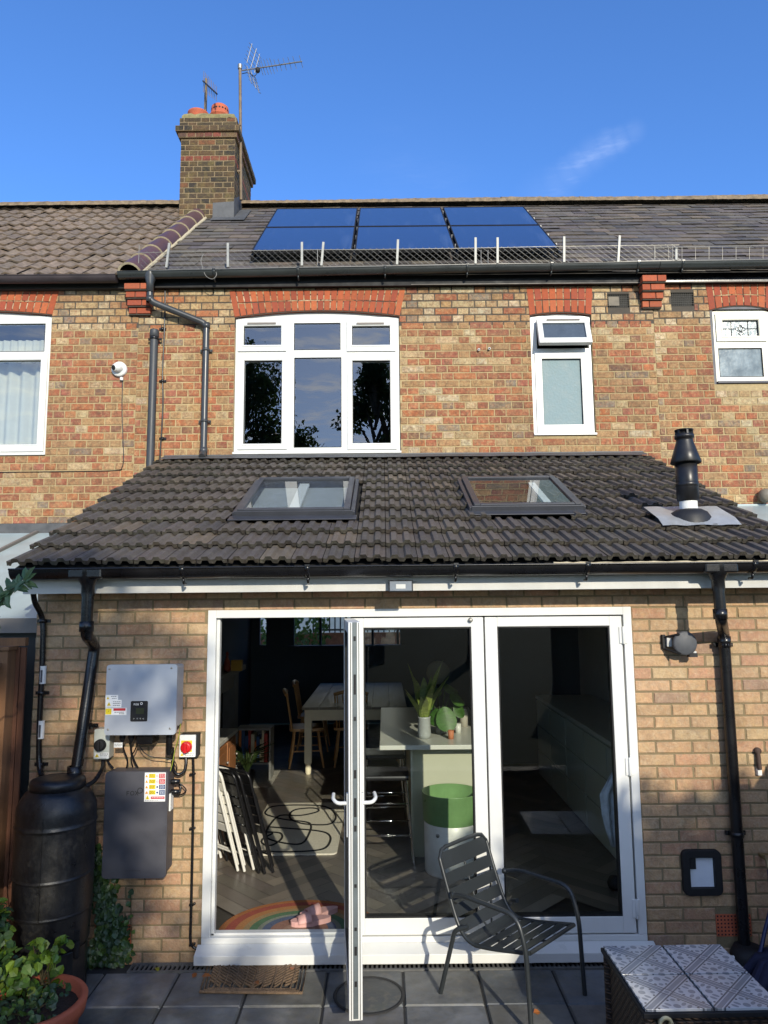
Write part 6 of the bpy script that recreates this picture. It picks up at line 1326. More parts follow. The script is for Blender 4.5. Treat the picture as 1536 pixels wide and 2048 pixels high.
# ------------------------------------------------------------------ water butt
c = atY(110, 1700, Ybutt); bx = c.x; wb = thing('water_butt', 'tall black plastic water butt on a stand under the left downpipe', 'water butt', (bx, Ybutt, 0))
M_butt = mat('black_butt_plastic', None, .38, attr=True, var=.25, scale=10, bump=.12, bscale=120, rv=.14, smudge=[(4, .5, lin(70, 66, 58, .6), (1.5, 1.5, .4)), (40, .4, lin(80, 76, 68, .6))])
r0 = .215
prof = [(.001, .25), (r0 * .86, .25), (r0 * .88, .256)]
for z0_, z1_, ra, rb in ((.256, .44, .93, .965), (.44, .63, .975, .985), (.63, .90, .99, 1.0)):
    prof += [(r0 * (ra + (rb - ra) * t), z0_ + .012 + (z1_ - z0_ - .016) * t) for t in (0, .03, .25, .5, .75, .97, 1)] + [(r0 * (rb + .022), z1_ + .001), (r0 * (rb + .022), z1_ + .008)]
BUMP = .0
prof += [(r0 * (1.0 if t < .3 else math.cos((t - .3) * 1.08)), 0.914 + .17 * min(1, t * 1.05)) for t in [i / 12 for i in range(13)]] + [(r0 * .66, 1.095), (r0 * .64, 1.10)]
mb = MB(); mb.lathe(prof, (bx, Ybutt, 0), 48, 0, lin(24, 25, 28)); 
mb.box(bx + .02, bx + .023, Ybutt - r0 - .003, Ybutt - r0 * .9, .45, .98, 0, lin(24, 25, 28)); mb.build('barrel', M_butt, wb)
mb = MB(); mb.lathe([(r0 * .60, 1.085), (r0 * .69, 1.09), (r0 * .70, 1.125), (r0 * .67, 1.14), (r0 * .45, 1.152), (.001, 1.158)], (bx, Ybutt, 0), 48, 0, lin(24, 25, 28)); mb.build('lid', M_butt, wb)
mb = MB(); mb.lathe([(r0 * .92, 0), (r0 * .90, .249), (.001, .249)], (bx, Ybutt, 0), 12, 0, lin(22, 22, 24), smooth=False); mb.box(bx + .06, bx + .10, Ybutt - .24, Ybutt - .1, 0, .24, 0, lin(22, 22, 24)); mb.build('stand', M_butt, wb, bevel=.004)
mb = MB(); ta = (bx + r0 * .7, Ybutt - r0 * .72, .33); mb.tube([ta, (ta[0] + .07, ta[1] - .04, .33)], .014, 8); mb.lathe([(.018, .03), (.018, -.05), (.012, -.06)], (ta[0] + .075, ta[1] - .04, .32), 10); mb.box(ta[0] + .06, ta[0] + .09, ta[1] - .046, ta[1] - .034, .35, .40); mb.build('tap', M_gap, wb)

# ------------------------------------------------------------------ timber fence at the left
M_fence = mat('brown_fence', lin(116, 82, 54), .85, var=.3, scale=5, bump=.4, bscale=40, stretch=(4, 4, .35))
fxx = EWL - .12; fn = thing('timber_fence', 'brown timber fence running out from the left end of the wall', 'fence', (fxx, 3.0, 0))
mb = MB(); y = -1.4
while y < 4.38: w = .14; mb.box(fxx - .02 - rnd.uniform(0, .003), fxx + rnd.uniform(0, .004), y, y + w - .004, 0, 1.76 + rnd.uniform(-.004, .004), 0); y += w
mb.build('board', M_fence, fn, bevel=.002)
mb = MB(); mb.box(fxx - .03, fxx + .03, -1.4, 4.38, 1.766, 1.79); mb.build('capping_rail', M_fence, fn)
for y in (4.40, 2.58, .75): mb = MB(); mb.box(fxx - .05, fxx + .05, y, y + .1, 0, 1.86); mb.box(fxx - .06, fxx + .06, y - .01, y + .11, 1.861, 1.885); mb.build('post', M_fence, fn, bevel=.004)

ft = atY(45, 1292, 4.5).z; fp2 = thing('timber_fence', 'short dark reddish timber panel closing the gap between fence and wall', 'fence', (fxx + .1, 4.5, 0)); mb = MB(); x = fxx - 1.2
while x < EWL - .02: w = .085; mb.box(x, min(x + w - .004, EWL - .012), 4.50 + rnd.uniform(0, .003), 4.52, 0, ft - rnd.uniform(0, .01)); x += w
mb.build('board', mat('red_brown_fence', lin(98, 62, 42), .85, var=.35, scale=5, bump=.4, bscale=40, stretch=(4, 4, .35)), fp2, bevel=.002)
mb = MB(); mb.box(fxx - 1.2, EWL - .012, 4.49, 4.53, ft + .001, ft + .05); mb.build('capping_rail', MATS['brown_fence'], fp2)

# ------------------------------------------------------------------ rope mat outside
q0, q1, q2, q3 = atZ(420, 1917, .01), atZ(617, 1914, .01), atZ(604, 1986, .01), atZ(400, 1984, .01)
mt = thing('rope_mat', 'brown woven rope door mat lying on the patio under the open doorway', 'door mat', tuple((q0 + q2) / 2)); M_rope = mat('brown_rope', lin(110, 90, 70), .95, var=.3, scale=30, bump=.8, bscale=160)
def bil(u, v, z=.012): p = (q3 * (1 - u) + q2 * u) * (1 - v) + (q0 * (1 - u) + q1 * u) * v; return Vector((p.x, p.y, z + .008 * math.sin(u * 9) * v))
mb = MB()
for off in (0, .035, .07): mb.tube([bil(off, off), bil(1 - off, off), bil(1 - off, 1 - off), bil(off, 1 - off)], .0085, 6, closed=True)
mb.build('border', M_rope, mt); mb = MB()
N = 17
for k in range(-N, N):
    for sg in (0, 1):
        pts = []
        for t in range(9):
            u = .07 + .86 * (t / 8); v = (k / N * 1.3 + (t / 8) * 1.3) if sg else (k / N * 1.3 + (1 - t / 8) * 1.3)
            if sg == 0 and u > .5: continue
            if sg == 1 and u < .46: continue
            if .07 <= v <= .93: pts.append(bil(u, v, .012 + (.006 if t % 2 == sg else 0)))
        if len(pts) > 1: mb.tube(pts, .0065, 5)
for k in range(9): mb.tube([bil(.12 + k * .095, .08, .02), bil(.12 + k * .095 + .02, .5, .016), bil(.12 + k * .095, .92, .02)], .005, 5)
mb.build('weave', M_rope, mt)

# ------------------------------------------------------------------ metal patio armchair
M_anth = mat('anthracite_paint', lin(46, 50, 52), .36, .1, var=.05, scale=4)
pc = thing('patio_armchair', 'anthracite slatted metal armchair on the patio in front of the glass doors', 'chair', (.685, 4.205, 0), math.atan2(-.70, .72))
for sg in (-1, 1):
    mb = MB(); y = sg * .262; mb.tube(fillet([(-.215, y * .93, .525), (-.12, y, .55), (.215, y, .545), (.265, y, .40), (.285, y, .0)], .07, 7), .0125, 12); mb.build('armrest', M_anth, pc, local=True)
    mb = MB(); mb.tube(fillet([(-.30, y, 0), (-.19, y, .36), (-.12, y * .9, .385)], .05, 6), .0125, 12); mb.build('leg', M_anth, pc, local=True)
    mb = MB(); mb.sphere((-.21, y * .93, .527), .018, 6); mb.build('bolt', M_anth, pc, local=True)
cp = smoothpath([(-.335, .715), (-.30, .62), (-.255, .50), (-.205, .385), (-.16, .325), (-.10, .30), (-.03, .305), (.08, .325), (.26, .365)], 8)
cp = [(v[0], v[1]) for v in [(p.x, p.y) for p in [Vector((a[0], a[1], 0)) for a in cp]]]
mb = MB()
prof_ = [(x, z) for x, z in cp]
pts = [Vector((x, .215, z)) for x, z in reversed(prof_)] + [Vector((x, -.215, z)) for x, z in prof_]
top_ = len(prof_); pts = [Vector((x, .22, z)) for x, z in reversed(prof_[3:])] + [Vector((-.326, .215, .69)), Vector((-.337, .19, .722)), Vector((-.34, .15, .73)), Vector((-.342, 0, .732)), Vector((-.34, -.15, .73)), Vector((-.337, -.19, .722)), Vector((-.326, -.215, .69))] + [Vector((x, -.22, z)) for x, z in prof_[3:]]
mb.tube(pts, .011, 10); mb.tube([(.26, -.22, .365), (.26, .22, .365)], .011, 10); mb.build('seat_frame', M_anth, pc, local=True)
L_acc = [0]
for i in range(1, len(prof_)): L_acc.append(L_acc[-1] + math.dist(prof_[i], prof_[i - 1]))
def pos(d):
    d = max(0, min(d, L_acc[-1]))
    for i in range(1, len(prof_)):
        if L_acc[i] >= d: t = (d - L_acc[i - 1]) / (L_acc[i] - L_acc[i - 1]); return tuple(prof_[i - 1][k] + (prof_[i][k] - prof_[i - 1][k]) * t for k in (0, 1))
    return prof_[-1]
d = .005
for k, w in enumerate((.088, .062, .062, .062, .062, .075, .058, .058, .058, .058, .058, .05)):
    if d + w > L_acc[-1]: w = L_acc[-1] - d - .012
    if w < .02: break
    mb = MB(); n = 5; vs = []; hw = .212 if k else .205
    for i in range(n + 1):
        x, z = pos(d + w * i / n); x2, z2 = pos(d + w * i / n + .004); tx, tz = x2 - x, z2 - z; l = math.hypot(tx, tz) or 1; nx, nz_ = -tz / l, tx / l
        for o_ in (.0045, -.0015): vs += [(x + nx * o_, -hw, z + nz_ * o_), (x + nx * o_, hw, z + nz_ * o_)]
    fs = []
    for i in range(n):
        a = i * 4; b = a + 4; fs += [(a, a + 1, b + 1, b), (a + 2, b + 2, b + 3, a + 3), (a, b, b + 2, a + 2), (a + 1, a + 3, b + 3, b + 1)]
    fs += [(0, 2, 3, 1), (n * 4, n * 4 + 1, n * 4 + 3, n * 4 + 2)]; mb.add(vs, fs); mb.build('slat', M_anth, pc, local=True, bevel=.0008)
    d += w + .0195
mb = MB(); 
for y in (-.012, ): mb.tube([(x - .004, y, z - .012) for x, z in prof_[3::3]], .006, 6)
mb.build('support_strap', M_anth, pc, local=True)

# ------------------------------------------------------------------ tiled wicker table
tz_ = .45; A = atZ(1203, 1890, tz_); B = atZ(1437, 1882, tz_); C_ = atZ(1289, 2019, tz_); tx0 = (A.x + C_.x) / 2; tx1 = B.x; ty0, ty1 = C_.y, A.y
Tt = thing('tiled_table', 'low brown wicker table topped with four grey patterned tiles', 'table', ((tx0 + tx1) / 2, (ty0 + ty1) / 2, 0), R(.8))
hw, hd = (tx1 - tx0) / 2, (ty1 - ty0) / 2
M_wick = bpy.data.materials.new('wicker'); M_wick.use_nodes = True; n_ = M_wick.node_tree.nodes; l_ = M_wick.node_tree.links; pr = n_['Principled BSDF']; pr.inputs['Roughness'].default_value = .6
t_ = n_.new('ShaderNodeTexCoord'); w1_ = n_.new('ShaderNodeTexWave'); w1_.bands_direction = 'Z'; w1_.inputs['Scale'].default_value = 22; w1_.inputs['Distortion'].default_value = 1.2; w2_ = n_.new('ShaderNodeTexWave'); w2_.bands_direction = 'DIAGONAL'; w2_.inputs['Scale'].default_value = 16; w2_.inputs['Distortion'].default_value = 1
l_.new(t_.outputs['Object'], w1_.inputs[0]); l_.new(t_.outputs['Object'], w2_.inputs[0]); m_ = n_.new('ShaderNodeMath'); m_.operation = 'MULTIPLY'; l_.new(w1_.outputs['Fac'], m_.inputs[0]); l_.new(w2_.outputs['Fac'], m_.inputs[1])
c_ = n_.new('ShaderNodeValToRGB'); c_.color_ramp.elements[0].color = lin(30, 24, 20); c_.color_ramp.elements[1].color = lin(112, 88, 66); l_.new(m_.outputs[0], c_.inputs[0]); l_.new(c_.outputs[0], pr.inputs['Base Color']); b_ = n_.new('ShaderNodeBump'); b_.inputs['Strength'].default_value = .9; b_.inputs['Distance'].default_value = .01; l_.new(m_.outputs[0], b_.inputs['Height']); l_.new(b_.outputs[0], pr.inputs['Normal'])
mb = MB(); mb.box(-hw + .02, hw - .02, -hd + .02, hd - .02, .02, .41); 
for sx in (-1, 1):
    for sy in (-1, 1): mb.tube([(sx * (hw - .02), sy * (hd - .02), 0), (sx * (hw - .02), sy * (hd - .02), .42)], .022, 8)
for z in (.05, .40):
    mb.tube([(-hw + .02, -hd + .02, z), (hw - .02, -hd + .02, z), (hw - .02, hd - .02, z), (-hw + .02, hd - .02, z)], .016, 8, closed=True)
mb.build('wicker_base', M_wick, Tt, local=True)
mb = MB(); mb.box(-hw - .006, hw + .006, -hd - .006, hd + .006, .418, .4385); mb.build('top_frame', M_gap, Tt, local=True, bevel=.003)
# tile drawn by nodes: white ground, grey lattice straps and petals
M_pt = bpy.data.materials.new('patterned_tile'); M_pt.use_nodes = True; n_ = M_pt.node_tree.nodes; l_ = M_pt.node_tree.links; pr = n_['Principled BSDF']; pr.inputs['Roughness'].default_value = .25
t_ = n_.new('ShaderNodeTexCoord'); sp = n_.new('ShaderNodeSeparateXYZ'); l_.new(t_.outputs['Object'], sp.inputs[0])
def mth(op, a, b=0.0, c=None):
    m = n_.new('ShaderNodeMath'); m.operation = op
    for i, v in enumerate((a, b, c)):
        if v is None: continue
        if isinstance(v, (int, float)): m.inputs[i].default_value = v
        else: l_.new(v, m.inputs[i])
    return m.outputs[0]
k = 2.0 / hw; u = mth('MULTIPLY', mth('ADD', sp.outputs['X'], sp.outputs['Y']), k * .5 * 1.0); v = mth('MULTIPLY', mth('SUBTRACT', sp.outputs['X'], sp.outputs['Y']), k * .5)
fu = mth('ABSOLUTE', mth('SUBTRACT', mth('FRACT', u), .5)); fv = mth('ABSOLUTE', mth('SUBTRACT', mth('FRACT', v), .5))   # .5 at lattice lines
su = mth('GREATER_THAN', fu, .40); sv_ = mth('GREATER_THAN', fv, .40); strap = mth('MAXIMUM', su, sv_)
lu = mth('LESS_THAN', mth('ABSOLUTE', mth('SUBTRACT', fu, .405)), .012); lv = mth('LESS_THAN', mth('ABSOLUTE', mth('SUBTRACT', fv, .405)), .012); line_ = mth('MAXIMUM', lu, lv)
lw = mth('MAXIMUM', mth('LESS_THAN', mth('ABSOLUTE', mth('SUBTRACT', fu, .44)), .010), mth('LESS_THAN', mth('ABSOLUTE', mth('SUBTRACT', fv, .44)), .010))
def ell(cu, cv, ru, rv):
    a = mth('DIVIDE', mth('SUBTRACT', fu, cu), ru); b = mth('DIVIDE', mth('SUBTRACT', fv, cv), rv); return mth('LESS_THAN', mth('ADD', mth('MULTIPLY', a, a), mth('MULTIPLY', b, b)), 1.0)
pet = mth('MAXIMUM', ell(.13, .13, .075, .075), mth('MAXIMUM', ell(.29, .06, .075, .04), ell(.06, .29, .04, .075))); dots = mth('MAXIMUM', ell(.36, .20, .025, .03), ell(.20, .36, .03, .025)); ring_ = ell(0, 0, .03, .03); p3 = ell(.29, .29, .05, .05)
def mixc(f, a, b):
    m = n_.new('ShaderNodeMixRGB'); l_.new(f, m.inputs[0])
    for i, q in ((1, a), (2, b)):
        if isinstance(q, tuple): m.inputs[i].default_value = q
        else: l_.new(q, m.inputs[i])
    return m.outputs[0]
W_ = lin(190, 192, 194); G_ = lin(132, 137, 144); D_ = lin(84, 88, 96)
col = mixc(pet, W_, G_); col = mixc(p3, col, G_); col = mixc(mth('MAXIMUM', dots, ring_), col, D_); col = mixc(strap, col, G_); col = mixc(lw, col, W_); col = mixc(line_, col, D_)
nz_ = n_.new('ShaderNodeTexNoise'); nz_.inputs['Scale'].default_value = 5; nz_.inputs['Detail'].default_value = 5; l_.new(t_.outputs['Object'], nz_.inputs['Vector'])
di = mth('MULTIPLY', mth('SUBTRACT', nz_.outputs[0], .48), 2.4); dcl = n_.new('ShaderNodeClamp'); l_.new(di, dcl.inputs[0]); col = mixc(mth('MULTIPLY', dcl.outputs[0], .55), col, lin(110, 100, 78)); l_.new(col, pr.inputs['Base Color'])
for sx in (-1, 1):
    for sy in (-1, 1): mb = MB(); mb.box(min(0, sx * hw) + .005, max(0, sx * hw) - .005, min(0, sy * hd) + .005, max(0, sy * hd) - .005, .439, .45); mb.build('tile', M_pt, Tt, local=True, bevel=.0015)
# blanket loop / ring at the table's front edge
q = atZ(1325, 2040, .40); mb = MB(); mb.lathe([(.018, -.012), (.030, -.012), (.030, .012), (.018, .012), (.018, -.012)], (q.x, q.y - .02, .40), 20, axis='Y'); mb.build('grommet', mat('cream_ring', lin(190, 180, 140), .5), Tt)

# ------------------------------------------------------------------ things at the right edge
q = atY(1528, 1715, D1 - .05); tp = thing('garden_tap', 'brass garden tap low on the right end of the brick wall', 'tap', (q.x, D1, q.z)); M_brass = mat('dull_brass', lin(150, 130, 90), .4, .6)
mb = MB(); mb.tube([(q.x, D1 - .003, q.z), (q.x, D1 - .08, q.z), (q.x, D1 - .10, q.z - .05)], .012, 8); mb.box(q.x - .03, q.x + .03, D1 - .07, D1 - .05, q.z + .018, q.z + .028); mb.build('spout', M_brass, tp)
pts = [(q.x, D1 - .10, q.z - .05), (q.x - .01, D1 - .11, q.z - .25), (q.x - .03, D1 - .13, .30), (q.x - .12, D1 - .2, .16), (q.x - .15, D1 - .24, .05), (q.x + .1, D1 - .3, .02), (q.x + .3, D1 - .25, .02)]
mb = MB(); mb.tube(smoothpath(pts, 6), .011, 8); tag(mb.build('garden_hose', mat('navy_hose', lin(30, 40, 78), .4)), 'dark blue garden hose hanging from the wall tap', 'hose')
q = atY(1517, 1525, D1 - .02); mb = MB(); mb.tube([(q.x, D1 - .02, q.z + .07), (q.x, D1 - .03, q.z - .04)], .014, 8); mb.lathe([(.001, .02), (.02, .02), (.02, 0)], (q.x, D1 - .01, q.z + .07), 10, axis='Y'); mb.box(q.x - .012, q.x + .012, D1 - .03, D1 - .005, q.z - .075, q.z - .04, 1)
tag(mb.build('wall_bracket', [mat('rusty_iron', lin(70, 54, 46), .8), M_lab]), 'small rusty iron bracket on the far right of the brick wall', 'bracket')
mb = MB(); q = atZ(1500, 1930, .12); n = 9
for j in range(14):
    a = rnd.uniform(0, 6.28); mb.tube([(q.x + .22, q.y + .05, .15), (q.x + .22 + .13 * math.cos(a), q.y + .05 + .13 * math.sin(a), .10), (q.x + .22 + .2 * math.cos(a), q.y + .05 + .2 * math.sin(a), .01)], [.01, .035, .03], 6)
tag(mb.build('folded_parasol', mat('navy_cloth', lin(26, 32, 62), .8, var=.3, scale=8, bump=.4), solid=0), 'crumpled dark navy cover heaped behind the tiled table', 'cover')
mb = MB(); q = atZ(1400, 1912, .0); mb.tube([(q.x + .12, D1 - .12, .05), (q.x + .5, D1 - .10, .05)], .012, 8); tag(mb.build('white_pipe', M_lab), 'short white pipe lying at the foot of the wall on the right', 'pipe')
q = atZ(1458, 1900, 0); mb = MB(); mb.lathe([(.001, .10), (.08, .10), (.10, .06), (.11, 0)], (c2.x, D1 - .10, 0), 20); tag(mb.build('drain_gully', M_gap), 'black gully collar at the foot of the right downpipe', 'gully')

# ------------------------------------------------------------------ plants
M_lf = mat('garden_leaf', None, .42, attr=True, var=.22, scale=25, trans=.25)
def bush(name, label, cat, cx, cy, z0, z1, rx, ry, n, size, cols, stems=8, group=None, seed=1, kind=None):
    r = random.Random(seed); t = thing(name, label, cat, (cx, cy, z0), 0, group)
    mb = MB(); clumps = [(r.uniform(-1, 1) * rx * .75, r.uniform(-1, 1) * ry * .75, r.uniform(z0 + .1 * (z1 - z0), z1), r.uniform(.35, .6)) for _ in range(10)]
    for i in range(n):
        k = r.choice(clumps); an = r.uniform(0, 6.28); ph_ = r.uniform(-1, 1); d = Vector((math.cos(an) * math.sqrt(1 - ph_ * ph_), math.sin(an) * math.sqrt(1 - ph_ * ph_), ph_)); rad = k[3] * r.random() ** .4
        p = Vector((cx + k[0] + d.x * rad * rx, cy + k[1] + d.y * rad * ry, min(max(k[2] + d.z * rad * (z1 - z0) * .35, z0 + .01), z1)))
        leaf(mb, p, r.uniform(*size), d + Vector((0, -.5, .7)), jit(lin(*r.choice(cols), .8), .25, r), r, 0, .85)
    mb.build('foliage', M_lf, t); mb = MB()
    for i in range(stems): k = clumps[i % 10]; mb.tube([(cx + r.uniform(-.03, .03), cy, z0), (cx + k[0] * .5, cy + k[1] * .5, (z0 + k[2]) / 2), (cx + k[0], cy + k[1], k[2])], [.006, .004, .002], 4)
    mb.build('stem', mat('green_brown_stem', lin(86, 76, 48), .8), t); return t
G1 = [(74, 104, 48), (60, 92, 46), (88, 116, 52), (52, 80, 44)]; G2 = [(122, 150, 44), (104, 138, 42), (92, 128, 44), (130, 156, 60)]; G3 = [(70, 94, 66), (84, 108, 76), (62, 88, 58)]
# terracotta pot
pr_ = .24; pz_ = .34; q = atZ(168, 1995, pz_); pcx, pcy = q.x - pr_ * .98, q.y - .02
pot = thing('plant_pot', 'large terracotta pot at the bottom left corner of the patio', 'plant pot', (pcx, pcy, 0)); mb = MB()
mb.lathe([(.001, 0), (.17, 0), (.215, pz_ - .07), (.235, pz_ - .065), (.245, pz_ - .01), (.238, pz_), (.215, pz_), (.205, pz_ - .05), (.001, pz_ - .05)], (pcx, pcy, 0), 48); mb.build('body', M_terr, pot)
mb = MB(); mb.lathe([(.204, pz_ - .045), (.10, pz_ - .03), (.001, pz_ - .025)], (pcx, pcy, 0), 24); mb.build('soil', mat('potting_soil', lin(44, 32, 24), .98, var=.4, scale=40, bump=1, bscale=80), pot)
bush('leafy_plant', 'low trailing green plant growing in the terracotta pot', 'plant', pcx + .0, pcy - .03, pz_ - .05, pz_ + .04, .19, .17, 150, (.022, .048), G1 + G3, 10, seed=3)
q = atZ(85, 1925, .45); bush('leafy_plant', 'bright lime green leafy sprig above the back rim of the terracotta pot', 'plant', q.x - .01, q.y + .05, .32, .52, .11, .07, 90, (.03, .06), G2, 8, seed=5)
q = atZ(10, 1850, .6); bush('shrub', 'dense round leaved green shrub between the fence and the water butt', 'shrub', EWL + .235, 3.84, .05, .88, .11, .14, 900, (.028, .058), G1 + G2[:1], 12, seed=8)
bush('shrub', 'dark green shrub behind the terracotta pot at the left edge', 'shrub', -1.86, 3.52, .02, .50, .17, .12, 600, (.028, .056), G1 + G2, 10, seed=11)
q = atY(30, 1190, 3.3); t = thing('climber_sprig', 'pale leafy climber sprig reaching in at the left edge above the fence', 'plant', (q.x - .3, 3.3, q.z - .2)); mb = MB(); st_ = smoothpath([atY(-120, 1330, 3.3), atY(-30, 1250, 3.3), atY(12, 1190, 3.3), atY(52, 1160, 3.3)], 8)
mb.tube(st_, .004, 5, 0); mb.build('stem', MATS['green_brown_stem'], t); mb = MB(); r = random.Random(4)
for i, p in enumerate(st_[6:]):
    for k in range(3): leaf(mb, p, r.uniform(.045, .075), (r.uniform(-.6, .6), -1, r.uniform(0, 1)), jit(lin(96, 124, 84, .8), .2, r), r, 0, .4)
mb.build('foliage', M_lf, t)
# ivy against the wall
r = random.Random(21); iv = thing('ivy', 'ivy climbing the brick wall between the water butt and the battery', 'ivy', (atY(210, 1900, D1).x, D1 - .02, 0)); mb = MB(); ms_ = MB()
for line, dens in ((((190, 1912), (205, 1880), (212, 1830), (205, 1790), (196, 1750), (192, 1700)), 16), (((205, 1905), (222, 1880), (228, 1840), (218, 1800), (210, 1775)), 16), (((240, 1910), (240, 1880), (238, 1850)), 12), (((262, 1880), (262, 1830), (262, 1785)), 1.5), (((180, 1912), (200, 1905), (230, 1905), (250, 1908)), 14), (((230, 1770), (228, 1762)), 2)):
    P = smoothpath([atY(px, py, D1 - .02) for px, py in line], 6); ms_.tube(P, .003, 4)
    for p in P:
        for k in range(int(dens) if dens > 2 else (1 if r.random() < .7 else 0)):
            sp_r = .045 if dens > 2 else .012; leaf(mb, p + Vector((r.uniform(-sp_r, sp_r), r.uniform(-.05, 0), r.uniform(-sp_r, sp_r))), r.uniform(.022, .042), (r.uniform(-.6, .6), -1, r.uniform(-.2, .8)), jit(lin(*r.choice(G1 + G3), .8), .25, r), r, 0, .9)
mb.build('foliage', M_lf, iv); ms_.build('stem', MATS['green_brown_stem'], iv)
for i, (px, py) in enumerate(((306, 1925), (363, 1922), (520, 1917), (470, 1920), (660, 1925))):
    q = atZ(px, py, .0); bush('weed', ('tiny green weed growing from the drain %s') % ('left of the rope mat', 'just left of the rope mat', 'behind the rope mat', 'at the left end of the rope mat', 'near the open door')[i], 'weed', q.x, q.y + .03, .0, .05, .03, .02, 14, (.015, .03), G3, 2, 'small weeds along the drain', 30 + i)
# fallen leaves
LC = [((176, 96, 40), 'orange'), ((140, 84, 44), 'brown'), ((150, 40, 44), 'red'), ((150, 150, 50), 'yellow green'), ((196, 120, 60), 'pale orange')]
spots = [(775, 1921, 0), (823, 1919, 1), (762, 1914, 3), (897, 1917, 4), (900, 1926, 4), (957, 1917, 2), (948, 1922, 1), (1000, 1918, 3), (1067, 2027, 4), (524, 1922, 3), (584, 1941, 0), (508, 1965, 1), (385, 1957, 1), (403, 1955, 1), (865, 1916, 0), (921, 1921, 0), (1025, 1920, 1), (1105, 1922, 3), (312, 1936, 3)]
where = 'drain before the doors'
for i, (px, py, k) in enumerate(spots):
    on_mat = 400 < px < 618 and 1925 < py < 1985; q = atZ(px, py, .026 if on_mat else .006); mb = MB(); r = random.Random(90 + i); q.z += .004
    leaf(mb, q, r.uniform(.035, .055), (r.uniform(-.3, .3), r.uniform(-.6, .1), 1), jit(lin(*LC[k][0], .85), .15, r), r, 0, .8)
    side = 'on the rope mat' if on_mat else 'left of the rope mat' if px < 420 else 'beside the armchair legs' if px > 1040 else 'in the drain under the armchair' if px > 860 else 'by the foot of the open door' if px > 700 else 'behind the rope mat'
    tag(mb.build('fallen_leaf', M_lf), '%s fallen leaf %s' % (LC[k][1], side), 'leaf', 'fallen leaves on the patio')

# ------------------------------------------------------------------ garden behind the camera: it shades and is mirrored
M_tl = mat('tree_leaf', None, .5, attr=True, var=.2, scale=3, trans=.45); M_bark = mat('bark', lin(84, 70, 56), .95, var=.3, scale=6, bump=.8, bscale=10)
def tree(name, label, x, y, h, rad, zc, n, cols, weep=False, seed=1, cl=26, lsz=(.14, .26)):
    r = random.Random(seed); t = thing(name, label, 'tree', (x, y, 0)); mb = MB()
    pts = [(x + r.uniform(-.1, .1) * i, y + r.uniform(-.1, .1) * i, h * .9 * i / 6) for i in range(7)]; mb.tube(pts, [.03 * h * (1 - .13 * i) for i in range(7)], 10); tk = mb.build('trunk', M_bark, t)
    mb = MB(); br = MB(); C = []
    for i in range(cl):
        a = r.uniform(0, 6.28); u = r.uniform(-1, 1); rr_ = rad * math.sqrt(max(0, 1 - u * u)) * r.uniform(.35, .95); C.append(Vector((x + rr_ * math.cos(a), y + rr_ * math.sin(a), zc + u * (h - zc) * .95 * (1 if u > 0 else .9))))
        br.tube([(x, y, max(.8, C[-1].z - rad * .8)), ((x + C[-1].x) / 2, (y + C[-1].y) / 2, C[-1].z - rad * .2), C[-1]], [.012 * h * .5, .008 * h * .5, .01], 5)
    for c in C:
        cr_ = rad * r.uniform(.22, .38)
        for k in range(n // cl):
            d = Vector((r.gauss(0, 1), r.gauss(0, 1), r.gauss(0, 1))).normalized() * cr_ * r.random() ** .45
            if weep: d.z = -abs(d.z) * 2.2 if r.random() < .6 else d.z; d.x *= .7 if d.z < -cr_ else 1
            leaf(mb, c + d, r.uniform(*lsz), (r.uniform(-1, 1), r.uniform(-1, 1), r.uniform(-.2, 1)), jit(lin(*r.choice(cols), .8), .2, r), r, 0, .6)
    mb.build('crown', M_tl, t); br.build('limb', M_bark, t); return t
TG = [(60, 82, 40), (72, 92, 44), (52, 74, 38)]
tree('birch_tree', 'tall weeping birch at the end of the garden on the left', -5.5, -11.0, 11.6, 2.6, 6.6, 20000, TG, True, 3, 56, (.10, .20))
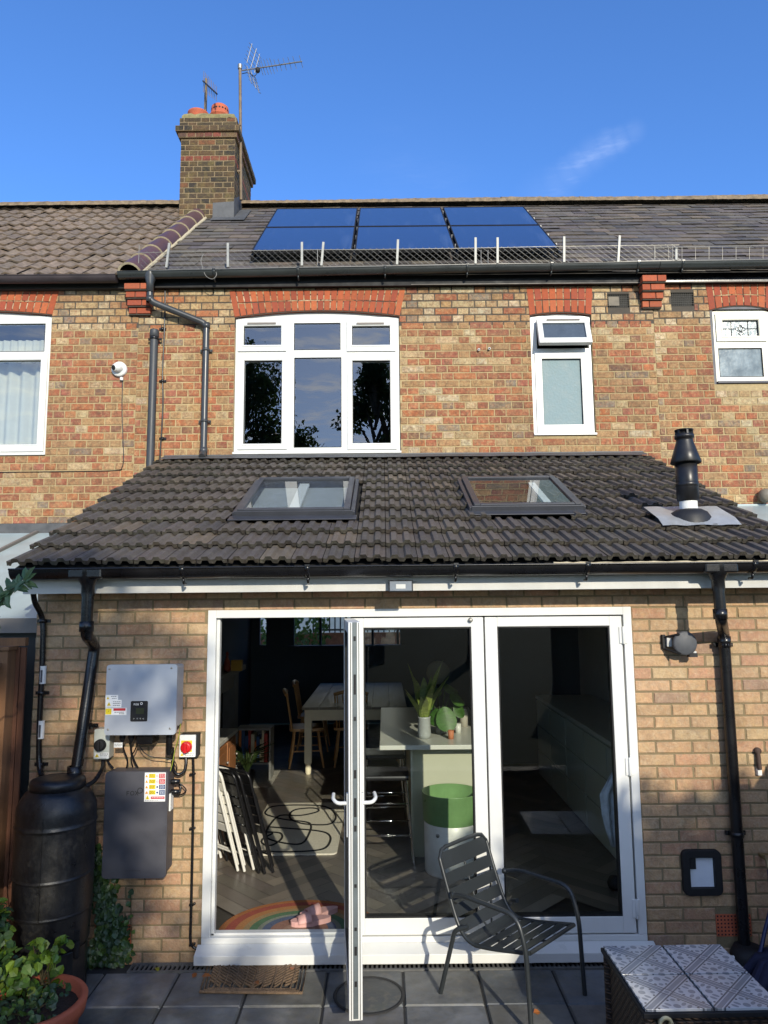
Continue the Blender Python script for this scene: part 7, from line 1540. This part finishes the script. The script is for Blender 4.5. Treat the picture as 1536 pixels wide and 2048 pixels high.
tree('apple_tree', 'broad leafy tree near the middle of the garden', -.3, -10.2, 10.6, 1.5, 6.6, 12000, TG, False, 5, 40, (.10, .19))
tree('hawthorn_tree', 'small bushy tree against the garden fence', -2.9, -11.5, 8.2, 1.5, 5.4, 5200, TG, False, 9, 22, (.10, .19))
tree('rowan_tree', 'slender open rowan in the sun behind the viewer', 2.35, -10.0, 8.3, 1.25, 6.1, 2600, TG, False, 15, 22, (.10, .18))
fx2 = 2.86; f3 = thing('timber_fence', 'unseen brown timber fence added right of the patio to block sky', 'fence', (fx2, 1.5, 0)); mb = MB(); y = -3.0  # out of view; added to block sky and deepen the shade here
while y < 4.5: mb.box(fx2, fx2 + .02 + rnd.uniform(0, .003), y, y + .136, 0, 1.72 + rnd.uniform(-.004, .004)); y += .14
mb.build('board', M_fence, f3, bevel=.002); mb = MB(); mb.box(fx2 - .02, fx2 + .04, -3.0, 4.5, 1.726, 1.75); mb.build('capping_rail', M_fence, f3)
for y in (4.45, 2.6, .75, -1.1, -2.95): mb = MB(); mb.box(fx2 - .10, fx2 - .003, y, y + .1, 0, 1.80); mb.build('post', M_fence, f3, bevel=.004)
# clipped hedge that shades the right foot of the wall
hd = thing('hedge', 'tall clipped laurel hedge behind the viewer on the right', 'hedge', (5.2, -5.2, 0)); mb = MB(); r = random.Random(77)
HX0, HX1, HY, HH = 3.95, 8.2, -5.2, 4.95
mb.box(HX0 + .3, HX1, HY - .35, HY + .35, 0, HH - .35)
for i in range(9000):
    p = Vector((HX0 + r.random() * (HX1 - HX0), HY + r.choice((-1, 1)) * r.uniform(.2, .5), r.random() * HH)) if r.random() < .6 else Vector((HX0 + r.random() * (HX1 - HX0), HY + r.uniform(-.45, .45), HH - r.random() * .4)) if r.random() < .6 else Vector((HX0 + r.random() * .35, HY + r.uniform(-.45, .45), r.random() * HH))
    leaf(mb, p, r.uniform(.12, .2), (r.uniform(-1, 1), r.uniform(-1, 1), r.uniform(-.2, 1)), jit(lin(*r.choice(TG), .8), .2, r), r, 0, .5)
mb.build('foliage', M_tl, hd)
